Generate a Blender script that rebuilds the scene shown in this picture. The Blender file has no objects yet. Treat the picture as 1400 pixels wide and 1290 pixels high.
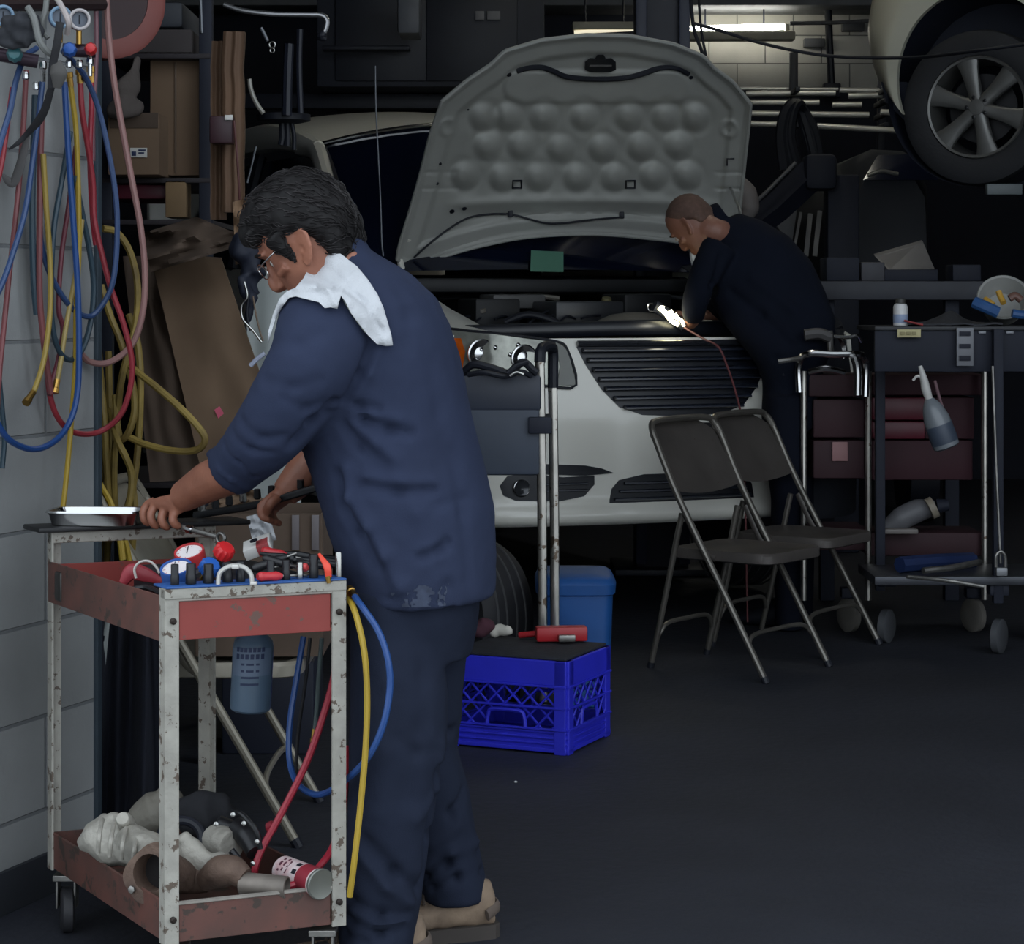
import bpy, bmesh, math, random
from math import pi, sin, cos, radians as R
from mathutils import Vector as V, Matrix, noise
from mathutils.bvhtree import BVHTree

random.seed(7)
SC = bpy.context.scene
COL = SC.collection
# ---------------------------------------------------------------- camera, sky, exposure
F, CX, CY, H = 3000.0, 700.0, 410.0, 1.27      # focal length in px (1400 wide), principal point, eye height
cam_data = bpy.data.cameras.new('camera')
cam_data.sensor_width = 36.0
cam_data.lens = 36.0 * F / 1400.0
cam_data.shift_y = -(645.0 - CY) / 1400.0
cam_data.clip_end = 200
cam = bpy.data.objects.new('camera', cam_data)
COL.objects.link(cam)
cam.location = (0, 0, H)
cam.rotation_euler = (pi / 2, 0, 0)
SC.camera = cam

world = bpy.data.worlds.new('overcast_sky')
SC.world = world
world.use_nodes = True
_bg = world.node_tree.nodes['Background']
_bg.inputs[0].default_value = (0.82, 0.91, 1.0, 1)
_bg.inputs[1].default_value = 1.35

SC.view_settings.view_transform = 'Standard'
SC.view_settings.look = 'None'
SC.view_settings.exposure = 0.5
SC.view_settings.gamma = 1.0
SC.view_settings.use_curve_mapping = False


# ---------------------------------------------------------------- helpers
def W(px, py, D):                       # a photo pixel at depth D -> world point
    return V(((px - CX) * D / F, D, H - (py - CY) * D / F))


def WZ(px, py, z):                      # a photo pixel on the horizontal plane z
    return W(px, py, (H - z) * F / (py - CY))


def lin(c):
    out = []
    for x in c[:3]:
        x = x / 255.0
        out.append(x / 12.92 if x <= 0.04045 else ((x + 0.055) / 1.055) ** 2.4)
    return (*out, 1.0)


MATS = {}


def mat(name, col, rough=0.55, metal=0.0, var=0.22, vs=9.0, bump=0.0, bs=80.0, col2=None, chip=None, chips=30.0,
        chipw=0.06, trans=0.0, emit=None, estr=0.0, spec=0.5, alpha=1.0, coat=0.0):
    if name in MATS:
        return MATS[name]
    m = bpy.data.materials.new(name)
    m.use_nodes = True
    nt = m.node_tree
    N, L = nt.nodes, nt.links
    b = N['Principled BSDF']
    c = lin(col)
    b.inputs['Roughness'].default_value = rough
    b.inputs['Metallic'].default_value = metal
    b.inputs['Specular IOR Level'].default_value = spec
    b.inputs['Transmission Weight'].default_value = trans
    b.inputs['Alpha'].default_value = alpha
    b.inputs['Coat Weight'].default_value = coat
    if emit:
        b.inputs['Emission Color'].default_value = lin(emit)
        b.inputs['Emission Strength'].default_value = estr
    tc = N.new('ShaderNodeTexCoord')
    nz = N.new('ShaderNodeTexNoise')
    nz.inputs['Scale'].default_value = vs
    nz.inputs['Detail'].default_value = 5
    L.new(tc.outputs['Object'], nz.inputs['Vector'])
    mx = N.new('ShaderNodeMix')
    mx.data_type = 'RGBA'
    rp = N.new('ShaderNodeMapRange')
    rp.inputs['From Min'].default_value = 0.3
    rp.inputs['From Max'].default_value = 0.7
    L.new(nz.outputs['Fac'], rp.inputs['Value'])
    L.new(rp.outputs['Result'], mx.inputs['Factor'])
    mx.inputs['A'].default_value = c
    c2 = lin(col2) if col2 else tuple(x * (1 - var) for x in c[:3]) + (1,)
    mx.inputs['B'].default_value = c2
    out = mx.outputs['Result']
    if chip:
        n2 = N.new('ShaderNodeTexNoise')
        n2.inputs['Scale'].default_value = chips
        n2.inputs['Detail'].default_value = 4
        n2.inputs['Roughness'].default_value = 0.65
        L.new(tc.outputs['Object'], n2.inputs['Vector'])
        r2 = N.new('ShaderNodeMapRange')
        r2.inputs['From Min'].default_value = 0.5 + chipw
        r2.inputs['From Max'].default_value = 0.53 + chipw
        L.new(n2.outputs['Fac'], r2.inputs['Value'])
        m2 = N.new('ShaderNodeMix')
        m2.data_type = 'RGBA'
        L.new(r2.outputs['Result'], m2.inputs['Factor'])
        L.new(out, m2.inputs['A'])
        m2.inputs['B'].default_value = lin(chip)
        out = m2.outputs['Result']
    L.new(out, b.inputs['Base Color'])
    if bump:
        n3 = N.new('ShaderNodeTexNoise')
        n3.inputs['Scale'].default_value = bs
        n3.inputs['Detail'].default_value = 4
        L.new(tc.outputs['Object'], n3.inputs['Vector'])
        bp = N.new('ShaderNodeBump')
        bp.inputs['Strength'].default_value = bump
        bp.inputs['Distance'].default_value = 0.01
        L.new(n3.outputs['Fac'], bp.inputs['Height'])
        L.new(bp.outputs['Normal'], b.inputs['Normal'])
    MATS[name] = m
    return m


def cr(pts, n=6, closed=False):         # Catmull-Rom through points
    pts = [V(p) for p in pts]
    if len(pts) < 3:
        return pts
    out = []
    k = len(pts)
    rng = range(k if closed else k - 1)
    for i in rng:
        if closed:
            p0, p1, p2, p3 = pts[i - 1], pts[i], pts[(i + 1) % k], pts[(i + 2) % k]
        else:
            p1, p2 = pts[i], pts[i + 1]
            p0 = pts[i - 1] if i else p1 * 2 - p2
            p3 = pts[i + 2] if i + 2 < k else p2 * 2 - p1
        for j in range(n):
            t = j / n
            out.append(0.5 * ((2 * p1) + (p2 - p0) * t + (2 * p0 - 5 * p1 + 4 * p2 - p3) * t * t
                              + (3 * p1 - p0 - 3 * p2 + p3) * t ** 3))
    if not closed:
        out.append(pts[-1])
    return out


def ring(c, u, v, n=20, pw=2.0):
    c, u, v = V(c), V(u), V(v)
    out = []
    for i in range(n):
        a = 2 * pi * i / n
        ca, sa = cos(a), sin(a)
        out.append(c + u * (abs(ca) ** (2 / pw) * (1 if ca >= 0 else -1)) + v * (abs(sa) ** (2 / pw) * (1 if sa >= 0 else -1)))
    return out


class MB:
    def __init__(s, M=None):
        s.v, s.f, s.M = [], [], M or Matrix()

    def add(s, vs, fs):
        o = len(s.v)
        s.v += [s.M @ V(p) for p in vs]
        s.f += [tuple(i + o for i in f) for f in fs]
        return s

    def box(s, c, size, bev=0.004, M=None, seg=2):
        bm = bmesh.new()
        bmesh.ops.create_cube(bm, size=1)
        for v in bm.verts:
            v.co = V((v.co.x * size[0], v.co.y * size[1], v.co.z * size[2]))
        if bev:
            b = min(bev, min(size) * 0.45)
            bmesh.ops.bevel(bm, geom=bm.edges[:], offset=b, segments=seg, affect='EDGES', profile=0.5)
        bm.verts.index_update()
        T = Matrix.Translation(V(c)) @ (M or Matrix())
        s.add([T @ v.co for v in bm.verts], [[v.index for v in f.verts] for f in bm.faces])
        bm.free()
        return s

    def loft(s, rings, cap=True, closed=False):
        n = len(rings[0])
        vs = [p for r in rings for p in r]
        fs = []
        k = len(rings)
        for i in range(k if closed else k - 1):
            a, b = i * n, ((i + 1) % k) * n
            for j in range(n):
                fs.append((a + j, a + (j + 1) % n, b + (j + 1) % n, b + j))
        if cap and not closed:
            fs.append(tuple(reversed(range(n))))
            fs.append(tuple((k - 1) * n + j for j in range(n)))
        return s.add(vs, fs)

    def tube(s, pts, r, n=10, sm=6, closed=False, flat=1.0, ref=None, cap=True):
        k = len(pts)
        rs = r if isinstance(r, (list, tuple)) else [r] * k
        if sm and k > 2:
            P = cr(pts, sm, closed)
            rr = []
            for i in range(len(P)):
                t = i / sm
                a = int(t) % k
                b = (a + 1) % k if closed else min(a + 1, k - 1)
                rr.append(rs[a] + (rs[b] - rs[a]) * (t - int(t)))
        else:
            P, rr = [V(p) for p in pts], list(rs)
        m = len(P)
        T = []
        for i in range(m):
            if closed:
                t = P[(i + 1) % m] - P[i - 1]
            else:
                t = P[min(i + 1, m - 1)] - P[max(i - 1, 0)]
            T.append(t.normalized() if t.length > 1e-9 else V((0, 0, 1)))
        u = V(ref) if ref else (V((0, 0, 1)) if abs(T[0].z) < 0.9 else V((1, 0, 0)))
        u = (u - T[0] * u.dot(T[0])).normalized()
        rings = []
        for i in range(m):
            u = u - T[i] * u.dot(T[i])
            u = u.normalized() if u.length > 1e-6 else T[i].orthogonal().normalized()
            w = T[i].cross(u)
            rings.append(ring(P[i], u * rr[i], w * rr[i] * flat, n))
        return s.loft(rings, cap, closed)

    def lathe(s, c, axis, prof, n=24, cap=True):
        c, ax = V(c), V(axis).normalized()
        u = ax.orthogonal().normalized()
        w = ax.cross(u)
        return s.loft([ring(c + ax * h, u * max(r, 1e-4), w * max(r, 1e-4), n) for r, h in prof], cap)

    def prism(s, poly, off):
        poly = [V(p) for p in poly]
        off = V(off)
        n = len(poly)
        vs = poly + [p + off for p in poly]
        fs = [tuple(range(n)), tuple(reversed(range(n, 2 * n)))]
        for i in range(n):
            j = (i + 1) % n
            fs.append((j, i, n + i, n + j))
        return s.add(vs, fs)

    def grid(s, fn, nu, nv):
        vs = [fn(i / nu, j / nv) for j in range(nv + 1) for i in range(nu + 1)]
        fs = [(j * (nu + 1) + i, j * (nu + 1) + i + 1, (j + 1) * (nu + 1) + i + 1, (j + 1) * (nu + 1) + i)
              for j in range(nv) for i in range(nu)]
        return s.add(vs, fs)

    def sheet(s, fn, nu, nv, thick):    # a closed slab: grid and its copy pushed by thick(vector)
        g = MB().grid(fn, nu, nv)
        n = len(g.v)
        off = V(thick)
        vs = g.v + [p + off for p in g.v]
        fs = list(g.f) + [tuple(reversed([i + n for i in f])) for f in g.f]
        w = nu + 1
        edge = [i for i in range(w)] + [j * w + nu for j in range(1, nv + 1)] + \
               [nv * w + i for i in range(nu - 1, -1, -1)] + [j * w for j in range(nv - 1, 0, -1)]
        for a, b in zip(edge, edge[1:] + edge[:1]):
            fs.append((b, a, a + n, b + n))
        return s.add(vs, fs)


def wloc(o):
    p = V((0, 0, 0))
    while o:
        p += o.location
        o = o.parent
    return p


def build(name, mb, m, parent=None, label=None, smooth=35, origin=None):
    me = bpy.data.meshes.new(name)
    if parent is not None:
        org = wloc(parent)
    elif origin is not None:
        org = V(origin)
    else:
        xs = [p.x for p in mb.v]
        ys = [p.y for p in mb.v]
        org = V(((min(xs) + max(xs)) / 2, (min(ys) + max(ys)) / 2, min(p.z for p in mb.v)))
    me.from_pydata([p - org for p in mb.v], [], mb.f)
    me.validate()
    bm = bmesh.new()
    bm.from_mesh(me)
    bmesh.ops.recalc_face_normals(bm, faces=bm.faces[:])
    bm.to_mesh(me)
    bm.free()
    if smooth:
        for p in me.polygons:
            p.use_smooth = True
        me.set_sharp_from_angle(angle=R(smooth))
    me.materials.append(m)
    o = bpy.data.objects.new(name, me)
    COL.objects.link(o)
    if parent is not None:
        o.parent = parent
    else:
        o.location = org
    if label:
        o['label'] = label
    return o


def thing(name, label, cat, loc=(0, 0, 0), group=None):
    o = bpy.data.objects.new(name, None)
    o.empty_display_size = 0.05
    COL.objects.link(o)
    o.location = loc
    return tag(o, label, cat, group)


def tag(o, label, cat, group=None):
    o['label'] = label
    o['category'] = cat
    if group:
        o['group'] = group
    return o


def struct(o):
    o['kind'] = 'structure'
    return o


def copy_tree(o, loc=None, rz=None, label=None, parent=None):
    c = o.copy()
    COL.objects.link(c)
    if parent is not None:
        c.parent = parent
    if loc is not None:
        c.location = loc
    if rz is not None:
        c.rotation_euler = (0, 0, rz)
    if label:
        c['label'] = label
    for ch in [x for x in bpy.data.objects if x.parent == o]:
        copy_tree(ch, parent=c)
    return c


def fuse(mb, voxel, it=6, fac=0.5):     # one continuous skin over overlapping lofts
    me = bpy.data.meshes.new('tmp')
    me.from_pydata(mb.v, [], mb.f)
    bm = bmesh.new()
    bm.from_mesh(me)
    bmesh.ops.recalc_face_normals(bm, faces=bm.faces[:])
    bm.to_mesh(me)
    bm.free()
    o = bpy.data.objects.new('tmp', me)
    COL.objects.link(o)
    r = o.modifiers.new('r', 'REMESH')
    r.mode = 'VOXEL'
    r.voxel_size = voxel
    if it:
        s = o.modifiers.new('s', 'SMOOTH')
        s.iterations = it
        s.factor = fac
    dg = bpy.context.evaluated_depsgraph_get()
    e = o.evaluated_get(dg)
    m2 = bpy.data.meshes.new_from_object(e)
    out = MB()
    out.v = [v.co.copy() for v in m2.vertices]
    out.f = [tuple(p.vertices) for p in m2.polygons]
    bpy.data.objects.remove(o)
    bpy.data.meshes.remove(me)
    bpy.data.meshes.remove(m2)
    return out


def normals(mb):
    nn = [V((0, 0, 0)) for _ in mb.v]
    for f in mb.f:
        a, b, c = mb.v[f[0]], mb.v[f[1]], mb.v[f[2]]
        n = (b - a).cross(c - a)
        if len(f) == 4:
            n += (c - a).cross(mb.v[f[3]] - a)
        for i in f:
            nn[i] += n
    return [n.normalized() if n.length > 0 else n for n in nn]


def bvh(mb):
    return BVHTree.FromPolygons(mb.v, mb.f)


EYE = V((0, 0, H))


def hit(tree, px, py):                  # where the photo ray through a pixel meets a surface
    d = (W(px, py, 5.0) - EYE).normalized()
    loc, nor, i, dist = tree.ray_cast(EYE, d)
    return loc, nor


def folds(mb, segs, cell=0.08):
    """segs: (A, B, width, height); negative height presses a crease in."""
    nn = normals(mb)
    for i, p in enumerate(mb.v):
        d = 0.0
        for a, b, w, h in segs:
            ab = b - a
            t = (p - a).dot(ab) / max(ab.length_squared, 1e-9)
            if t < -0.4 or t > 1.4:
                continue
            tc = min(max(t, 0), 1)
            q = (p - (a + ab * tc)).length_squared / (w * w)
            if q < 6:
                d += h * math.exp(-q)
        if d:
            mb.v[i] = p + nn[i] * d
    return mb


def wobble(mb, amp, scale, amp2=0.0, scale2=60.0, stretch=(1, 1, 1)):
    nn = normals(mb)
    for i, p in enumerate(mb.v):
        q = V((p.x * stretch[0], p.y * stretch[1], p.z * stretch[2]))
        d = amp * noise.noise(q * scale)
        if amp2:
            d += amp2 * noise.noise(q * scale2)
        mb.v[i] = p + nn[i] * d
    return mb


def text(name, body, size, M, m, parent, ext=0.0006):
    cu = bpy.data.curves.new(name, 'FONT')
    cu.body = body
    cu.size = size
    cu.align_x = 'CENTER'
    cu.align_y = 'CENTER'
    cu.extrude = ext
    o = bpy.data.objects.new('tmp_text', cu)
    COL.objects.link(o)
    dg = bpy.context.evaluated_depsgraph_get()
    me = bpy.data.meshes.new_from_object(o.evaluated_get(dg))
    mb = MB()
    mb.add([M @ v.co for v in me.vertices], [tuple(p.vertices) for p in me.polygons])
    bpy.data.objects.remove(o)
    return build(name, mb, m, parent, smooth=0)


def cyl(a, b, r, n=14):
    a, b = V(a), V(b)
    return MB().tube([a, b], r, n, sm=0)


def frame(o, x, y, z=(0, 0, 1)):        # local axes -> world matrix
    x, y, z = V(x), V(y), V(z)
    M = Matrix(((x.x, y.x, z.x, 0), (x.y, y.y, z.y, 0), (x.z, y.z, z.z, 0), (0, 0, 0, 1)))
    return Matrix.Translation(V(o)) @ M
# ---------------------------------------------------------------- the building
M_floor = mat('oily_floor', (36, 39, 49), 0.7, var=0.4, vs=2.2, bump=0.35, bs=30, col2=(25, 28, 38))  # blue cast in the floor colour imitates the haze indoors
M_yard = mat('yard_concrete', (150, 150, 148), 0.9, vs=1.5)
M_dark = mat('dim_interior', (32, 36, 50), 0.8, var=0.4, vs=1.3)
M_hazed = mat('hazed_black', (19, 25, 42), 0.7)  # bluish haze over the blacks is put into this navy tint
M_black = mat('black_rubber', (17, 21, 33), 0.6)  # lifted navy here imitates haze as well
M_steel = mat('worn_steel', (150, 148, 144), 0.38, 0.85, var=0.4, vs=30)
M_chrome = mat('chrome', (205, 205, 205), 0.18, 1.0, var=0.1)
M_brass = mat('brass', (190, 150, 80), 0.3, 1.0)
M_navy = mat('navy_steel', (26, 30, 44), 0.5)


def block_mat(name, col, mortar, z0):
    m = bpy.data.materials.new(name)
    m.use_nodes = True
    nt = m.node_tree
    N, L = nt.nodes, nt.links
    b = N['Principled BSDF']
    b.inputs['Roughness'].default_value = 0.85
    tc = N.new('ShaderNodeTexCoord')
    sp = N.new('ShaderNodeSeparateXYZ')
    cb = N.new('ShaderNodeCombineXYZ')
    ad = N.new('ShaderNodeMath')
    ad.inputs[1].default_value = z0
    L.new(tc.outputs['Object'], sp.inputs[0])
    L.new(sp.outputs['X'], cb.inputs['X'])
    L.new(sp.outputs['Z'], ad.inputs[0])
    L.new(ad.outputs[0], cb.inputs['Y'])
    br = N.new('ShaderNodeTexBrick')
    br.inputs['Scale'].default_value = 1
    br.inputs['Brick Width'].default_value = 0.4
    br.inputs['Row Height'].default_value = 0.2
    br.inputs['Mortar Size'].default_value = 0.005
    br.inputs['Mortar Smooth'].default_value = 0.4
    c = lin(col)
    br.inputs['Color1'].default_value = c
    br.inputs['Color2'].default_value = tuple(x * 0.9 for x in c[:3]) + (1,)
    br.inputs['Mortar'].default_value = lin(mortar)
    L.new(cb.outputs[0], br.inputs['Vector'])
    nz = N.new('ShaderNodeTexNoise')
    nz.inputs['Scale'].default_value = 3.2
    nz.inputs['Detail'].default_value = 6
    L.new(tc.outputs['Object'], nz.inputs['Vector'])
    mx = N.new('ShaderNodeMix')
    mx.data_type = 'RGBA'
    mx.blend_type = 'MULTIPLY'
    mx.inputs['Factor'].default_value = 0.55
    cr_ = N.new('ShaderNodeMapRange')
    cr_.inputs['From Min'].default_value = 0.3
    cr_.inputs['From Max'].default_value = 0.65
    cr_.inputs['To Min'].default_value = 0.6
    L.new(nz.outputs['Fac'], cr_.inputs['Value'])
    L.new(br.outputs['Color'], mx.inputs['A'])
    L.new(cr_.outputs['Result'], mx.inputs['B'])
    L.new(mx.outputs['Result'], b.inputs['Base Color'])
    n3 = N.new('ShaderNodeTexNoise')
    n3.inputs['Scale'].default_value = 120
    L.new(tc.outputs['Object'], n3.inputs['Vector'])
    sb = N.new('ShaderNodeMath')
    sb.operation = 'MULTIPLY_ADD'
    sb.inputs[1].default_value = -1.0
    L.new(br.outputs['Fac'], sb.inputs[0])
    mm = N.new('ShaderNodeMath')
    mm.operation = 'MULTIPLY'
    mm.inputs[1].default_value = 0.18
    L.new(n3.outputs['Fac'], mm.inputs[0])
    L.new(mm.outputs[0], sb.inputs[2])
    bp = N.new('ShaderNodeBump')
    bp.inputs['Strength'].default_value = 0.6
    bp.inputs['Distance'].default_value = 0.008
    L.new(sb.outputs[0], bp.inputs['Height'])
    L.new(bp.outputs['Normal'], b.inputs['Normal'])
    return m


def wall(name, a, b, h, thick, m, z=0.0):
    """wall whose visible face runs from a to b (plan), thickness to the left of that direction"""
    a, b = V((*a, 0)), V((*b, 0))
    d = (b - a).normalized()
    n = V((-d.y, d.x, 0))
    mb = MB().box(((b - a).length / 2, thick / 2, z + (h - z) / 2), ((b - a).length, thick, h - z), 0)
    me = bpy.data.meshes.new(name)
    me.from_pydata(mb.v, [], mb.f)
    me.materials.append(m)
    o = bpy.data.objects.new(name, me)
    COL.objects.link(o)
    o.location = a
    o.rotation_euler = (0, 0, math.atan2(d.y, d.x))
    return struct(o)


M_block = block_mat('painted_block', (152, 154, 154), (116, 119, 121), 0.018)
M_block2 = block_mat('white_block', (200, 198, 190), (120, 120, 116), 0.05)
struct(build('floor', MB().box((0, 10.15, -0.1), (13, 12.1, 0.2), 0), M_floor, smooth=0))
struct(build('yard', MB().box((0, -8, -0.11), (60, 24.2, 0.2), 0), M_yard, smooth=0))
struct(build('ceiling', MB().box((0, 10.1, 4.6), (13, 12.2, 0.2), 0), M_dark, smooth=0))
EC = V((-0.19 * 4.88, 4.88, 0))                # visible corner of the block pier
wd = V((0.351, 0.936, 0)).normalized()
ws = EC - wd * 1.0
wall('wall_left', ws.xy, EC.xy, 4.5, 0.35, M_block)
wall('wall_front_left', (-6.5, ws.y - 0.02), (ws.x + 0.0, ws.y - 0.02), 4.5, 0.2, M_block)
wall('wall_front_right', (5.2, 4.0), (6.5, 4.0), 4.5, 0.2, M_block)
wall('wall_front_header', (ws.x, 4.0), (5.2, 4.0), 4.5, 0.2, M_block, 4.2)
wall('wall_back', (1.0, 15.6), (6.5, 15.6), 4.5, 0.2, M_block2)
wall('wall_back_left', (-6.5, 15.58), (1.0, 15.58), 4.5, 0.2, M_dark)  # dark wall colour stands for the unlit depth on the left
struct(build('dark_wall_panel', MB().box((3.7, 15.57, 1.38), (5.4, .04, 2.76), 0), M_dark, smooth=0))  # added dark panel stands for the shade on the lower back wall
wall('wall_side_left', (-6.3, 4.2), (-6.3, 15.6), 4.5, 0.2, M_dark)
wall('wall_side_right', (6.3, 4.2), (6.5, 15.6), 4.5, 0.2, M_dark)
# steel guard on the pier corner
g = MB()
gx = V((-wd.y, wd.x, 0))
g.box((0, 0, 1.8), (0.02, 0.012, 3.6), 0.002, None)
for i, p in enumerate(g.v):
    g.v[i] = EC + wd * (p.x + 0.004) + gx * (p.y - 0.004) + V((0, 0, p.z))
struct(build('trim_1', g, mat('corner_guard', (70, 82, 92), 0.5, 0.3)))
# a shallow dark concrete lintel over the back wall
struct(build('trim_2', MB().box((0, 15.3, 3.45), (12.6, 0.5, 0.32), 0.01), mat('lintel_grey', (120, 122, 126), 0.8)))

# fluorescent strip on the back wall
fl = thing('strip_light', 'lit fluorescent strip light under the ceiling by the lift column', 'ceiling light', W(1015, 60, 15.2))
a, b = W(938, 40, 15.2), W(1072, 36, 15.2)
build('lamp_tube', cyl(a, b, 0.022), mat('lamp_glow', (255, 255, 245), 0.4, emit=(255, 253, 240), estr=15.0), fl)
mb = MB().box((a + b) / 2 + V((0.02, 0.0, -0.06)), ((b - a).length + 0.1, 0.14, 0.06), 0.01)
build('lamp_housing', mb, mat('lamp_white', (190, 186, 168), 0.6), fl)
mb = MB()
for q in (a - V((0.02, 0, 0)), b + V((0.02, 0, 0))):
    build('lamp_socket', MB().box(q + V((0, 0, -0.02)), (0.03, 0.05, 0.07), 0.005), MATS['lamp_white'], fl)
for q in (a.lerp(b, .2), a.lerp(b, .8)):
    build('hanger_rod', cyl(q + V((0, .04, -.03)), V((q.x, q.y + .04, 3.3)), .006, 8), M_navy, fl)
# a second strip, only its glow line shows above the hood
fl2 = thing('strip_light', 'dim fluorescent strip glimpsed above the raised hood', 'ceiling light', W(830, 42, 14.4))
build('lamp_tube', cyl(W(785, 44, 14.4), W(866, 40, 14.4), 0.012), mat('lamp_dim', (220, 214, 190), 0.5, emit=(255, 244, 214), estr=0.6), fl2)
build('lamp_housing', MB().box(W(826, 36, 14.42), (0.42, 0.12, 0.05), 0.01), MATS['lamp_white'], fl2)
for px in (800, 852):
    q = W(px, 34, 14.42)
    build('hanger_rod', cyl(q, V((q.x, q.y, 4.5)), .006, 8), M_navy, fl2)
# ceiling strip lamps above the frame, the ones mirrored in the windscreen
for k, (x, y, s) in enumerate(((0.9, 9.3, 1), (2.2, 11.5, 1))):
    f3 = thing('strip_light', ['ceiling strip light over the white minivan', 'ceiling strip light over the back of the bay'][k], 'ceiling light', (x, y, 4.4))
    build('lamp_housing', MB().box((x, y, 4.46), (0.16, 1.3, 0.07), 0.01), MATS['lamp_white'], f3)
    build('lamp_tube', MB().tube([(x - .04, y - 0.6, 4.39), (x - .04, y + 0.6, 4.39)], 0.016, sm=0), mat('lamp_ceiling', (255, 255, 245), 0.4, emit=(255, 252, 238), estr=18.0), f3)
    build('lamp_tube', MB().tube([(x + .04, y - 0.6, 4.39), (x + .04, y + 0.6, 4.39)], 0.016, sm=0), MATS['lamp_ceiling'], f3)

# grimy kerb along the foot of the pier
kb = MB()
kb.box((0.5, -0.006, 0.045), (1.0, 0.012, 0.09), 0.002)
for i, p in enumerate(kb.v):
    kb.v[i] = ws + wd * p.x + gx * p.y + V((0, 0, p.z))
struct(build('baseboard_left', kb, mat('grimy_kerb', (40, 44, 52), 0.9)))
# ---------------------------------------------------------------- the red service cart in front
P1, P2, P3 = V((-0.938, 4.43, 0)), V((-0.616, 3.891, 0)), V((-0.304, 4.02, 0))
LX, LY = (P3 - P2).length, (P1 - P2).length
E1, E2 = (P3 - P2) / LX, (P1 - P2) / LY
CM = frame(P2, E1, E2)


def cw(a, b, z):
    return CM @ V((a * LX, b * LY, z))


M_worn = mat('chipped_grey_paint', (166, 163, 154), 0.55, 0.1, var=0.25, vs=25, chip=(92, 80, 70), chips=44, chipw=0.075, bump=0.15)
M_red = mat('dull_red_paint', (140, 58, 52), 0.5, var=0.3, vs=10, col2=(128, 50, 44), chip=(96, 70, 62), chips=22, chipw=0.12)
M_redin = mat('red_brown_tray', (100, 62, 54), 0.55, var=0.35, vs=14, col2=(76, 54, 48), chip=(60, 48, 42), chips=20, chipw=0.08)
M_lip = mat('bare_steel_lip', (170, 164, 156), 0.4, 0.6, var=0.3, vs=40)
cart = thing('service_cart', 'two tier red service cart with chipped grey posts loaded with tools', 'cart', (P1 + P3) / 2)
t = 0.004
pw = 0.026


def post(px, py, sx, sy, z0, z1):      # L angle iron, flanges towards sx / sy
    mb = MB(CM)
    prof = [(0, 0), (pw * sx, 0), (pw * sx, t * sy), (t * sx, t * sy), (t * sx, pw * sy), (0, pw * sy)]
    mb.prism([(px + x, py + y, z0) for x, y in prof], (0, 0, z1 - z0))
    return mb


tops = {0: 0.757, 1: 0.757, 2: 0.803, 3: 0.803}
for k, (x, y, sx, sy) in enumerate(((0, 0, 1, 1), (LX, 0, -1, 1), (0, LY, 1, -1), (LX, LY, -1, -1))):
    p = build('post', post(x, y, sx, sy, 0.125, tops[k]), M_worn, cart, smooth=0)
    for z in (0.17, 0.70):
        c = CM @ V((x + sx * pw * 0.55, y - sy * 0.003 if k < 2 else y + sy * 0.004, z))
        build('bolt', MB().lathe(c, -E2, [(0.006, -0.002), (0.006, 0.003), (0.003, 0.005)], 10), mat('dark_bolt', (52, 44, 40), 0.5, 0.6), p)


def tray(z0, z1, m, name):
    mb = MB(CM)
    w = 0.004
    e = 0.006
    mb.box((LX / 2, LY / 2, z0 + 0.003), (LX - 2 * e, LY - 2 * e, 0.006), 0.001)
    mb.box((LX / 2, e, (z0 + z1) / 2), (LX - 2 * pw - 0.004, w, z1 - z0), 0.001)
    mb.box((LX / 2, LY - e, (z0 + z1) / 2), (LX - 2 * e, w, z1 - z0), 0.001)
    mb.box((e, LY / 2, (z0 + z1) / 2), (w, LY - 2 * e, z1 - z0), 0.001)
    mb.box((LX - e, LY / 2, (z0 + z1) / 2), (w, LY - 2 * e, z1 - z0), 0.001)
    tr = build(name, mb, m, cart, smooth=0)
    mb = MB(CM)
    build('rim', MB(CM).tube([(pw, e - .002, z1), (LX - pw, e - .002, z1)], 0.004, 6, sm=0), M_lip, tr)
    for a, b in (((e, pw, z1), (e, LY - pw, z1)), ((LX - e, pw, z1), (LX - e, LY - pw, z1))):
        build('rim', MB(CM).tube([a, b], 0.0035, 6, sm=0), M_redin, tr)
    return tr


tray(0.665, 0.737, M_red, 'upper_tray')
tray(0.128, 0.197, M_redin, 'lower_tray')
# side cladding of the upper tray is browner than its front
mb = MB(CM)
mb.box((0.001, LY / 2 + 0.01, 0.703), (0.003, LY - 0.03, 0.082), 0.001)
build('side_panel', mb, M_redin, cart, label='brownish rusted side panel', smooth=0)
mb = MB(CM)
mb.box((LX / 2, 0.008, 0.748), (LX, 0.022, 0.019), 0.002)
build('top_rail', mb, M_worn, cart, smooth=0)
mb = MB(CM)
mb.box((LX / 2, LY - 0.012, 0.792), (LX, 0.024, 0.022), 0.002)
build('end_rail', mb, M_worn, cart, smooth=0)
mb = MB(CM)
mb.box((0.004, LY - 0.07, 0.70), (0.018, 0.035, 0.06), 0.006)
build('latch_clamp', mb, mat('dark_clamp', (70, 68, 66), 0.4, 0.6), cart)
mb = MB(CM)
mb.box((LX / 2 + 0.02, LY + 0.01, 0.809), (LX + 0.10, 0.10, 0.010), 0.003)
build('end_shelf', mb, mat('black_plate', (34, 34, 36), 0.5, 0.3), cart, label='flat black plate on the raised end')
M_tyre = mat('caster_rubber', (46, 46, 50), 0.6, bump=0.1)
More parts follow.
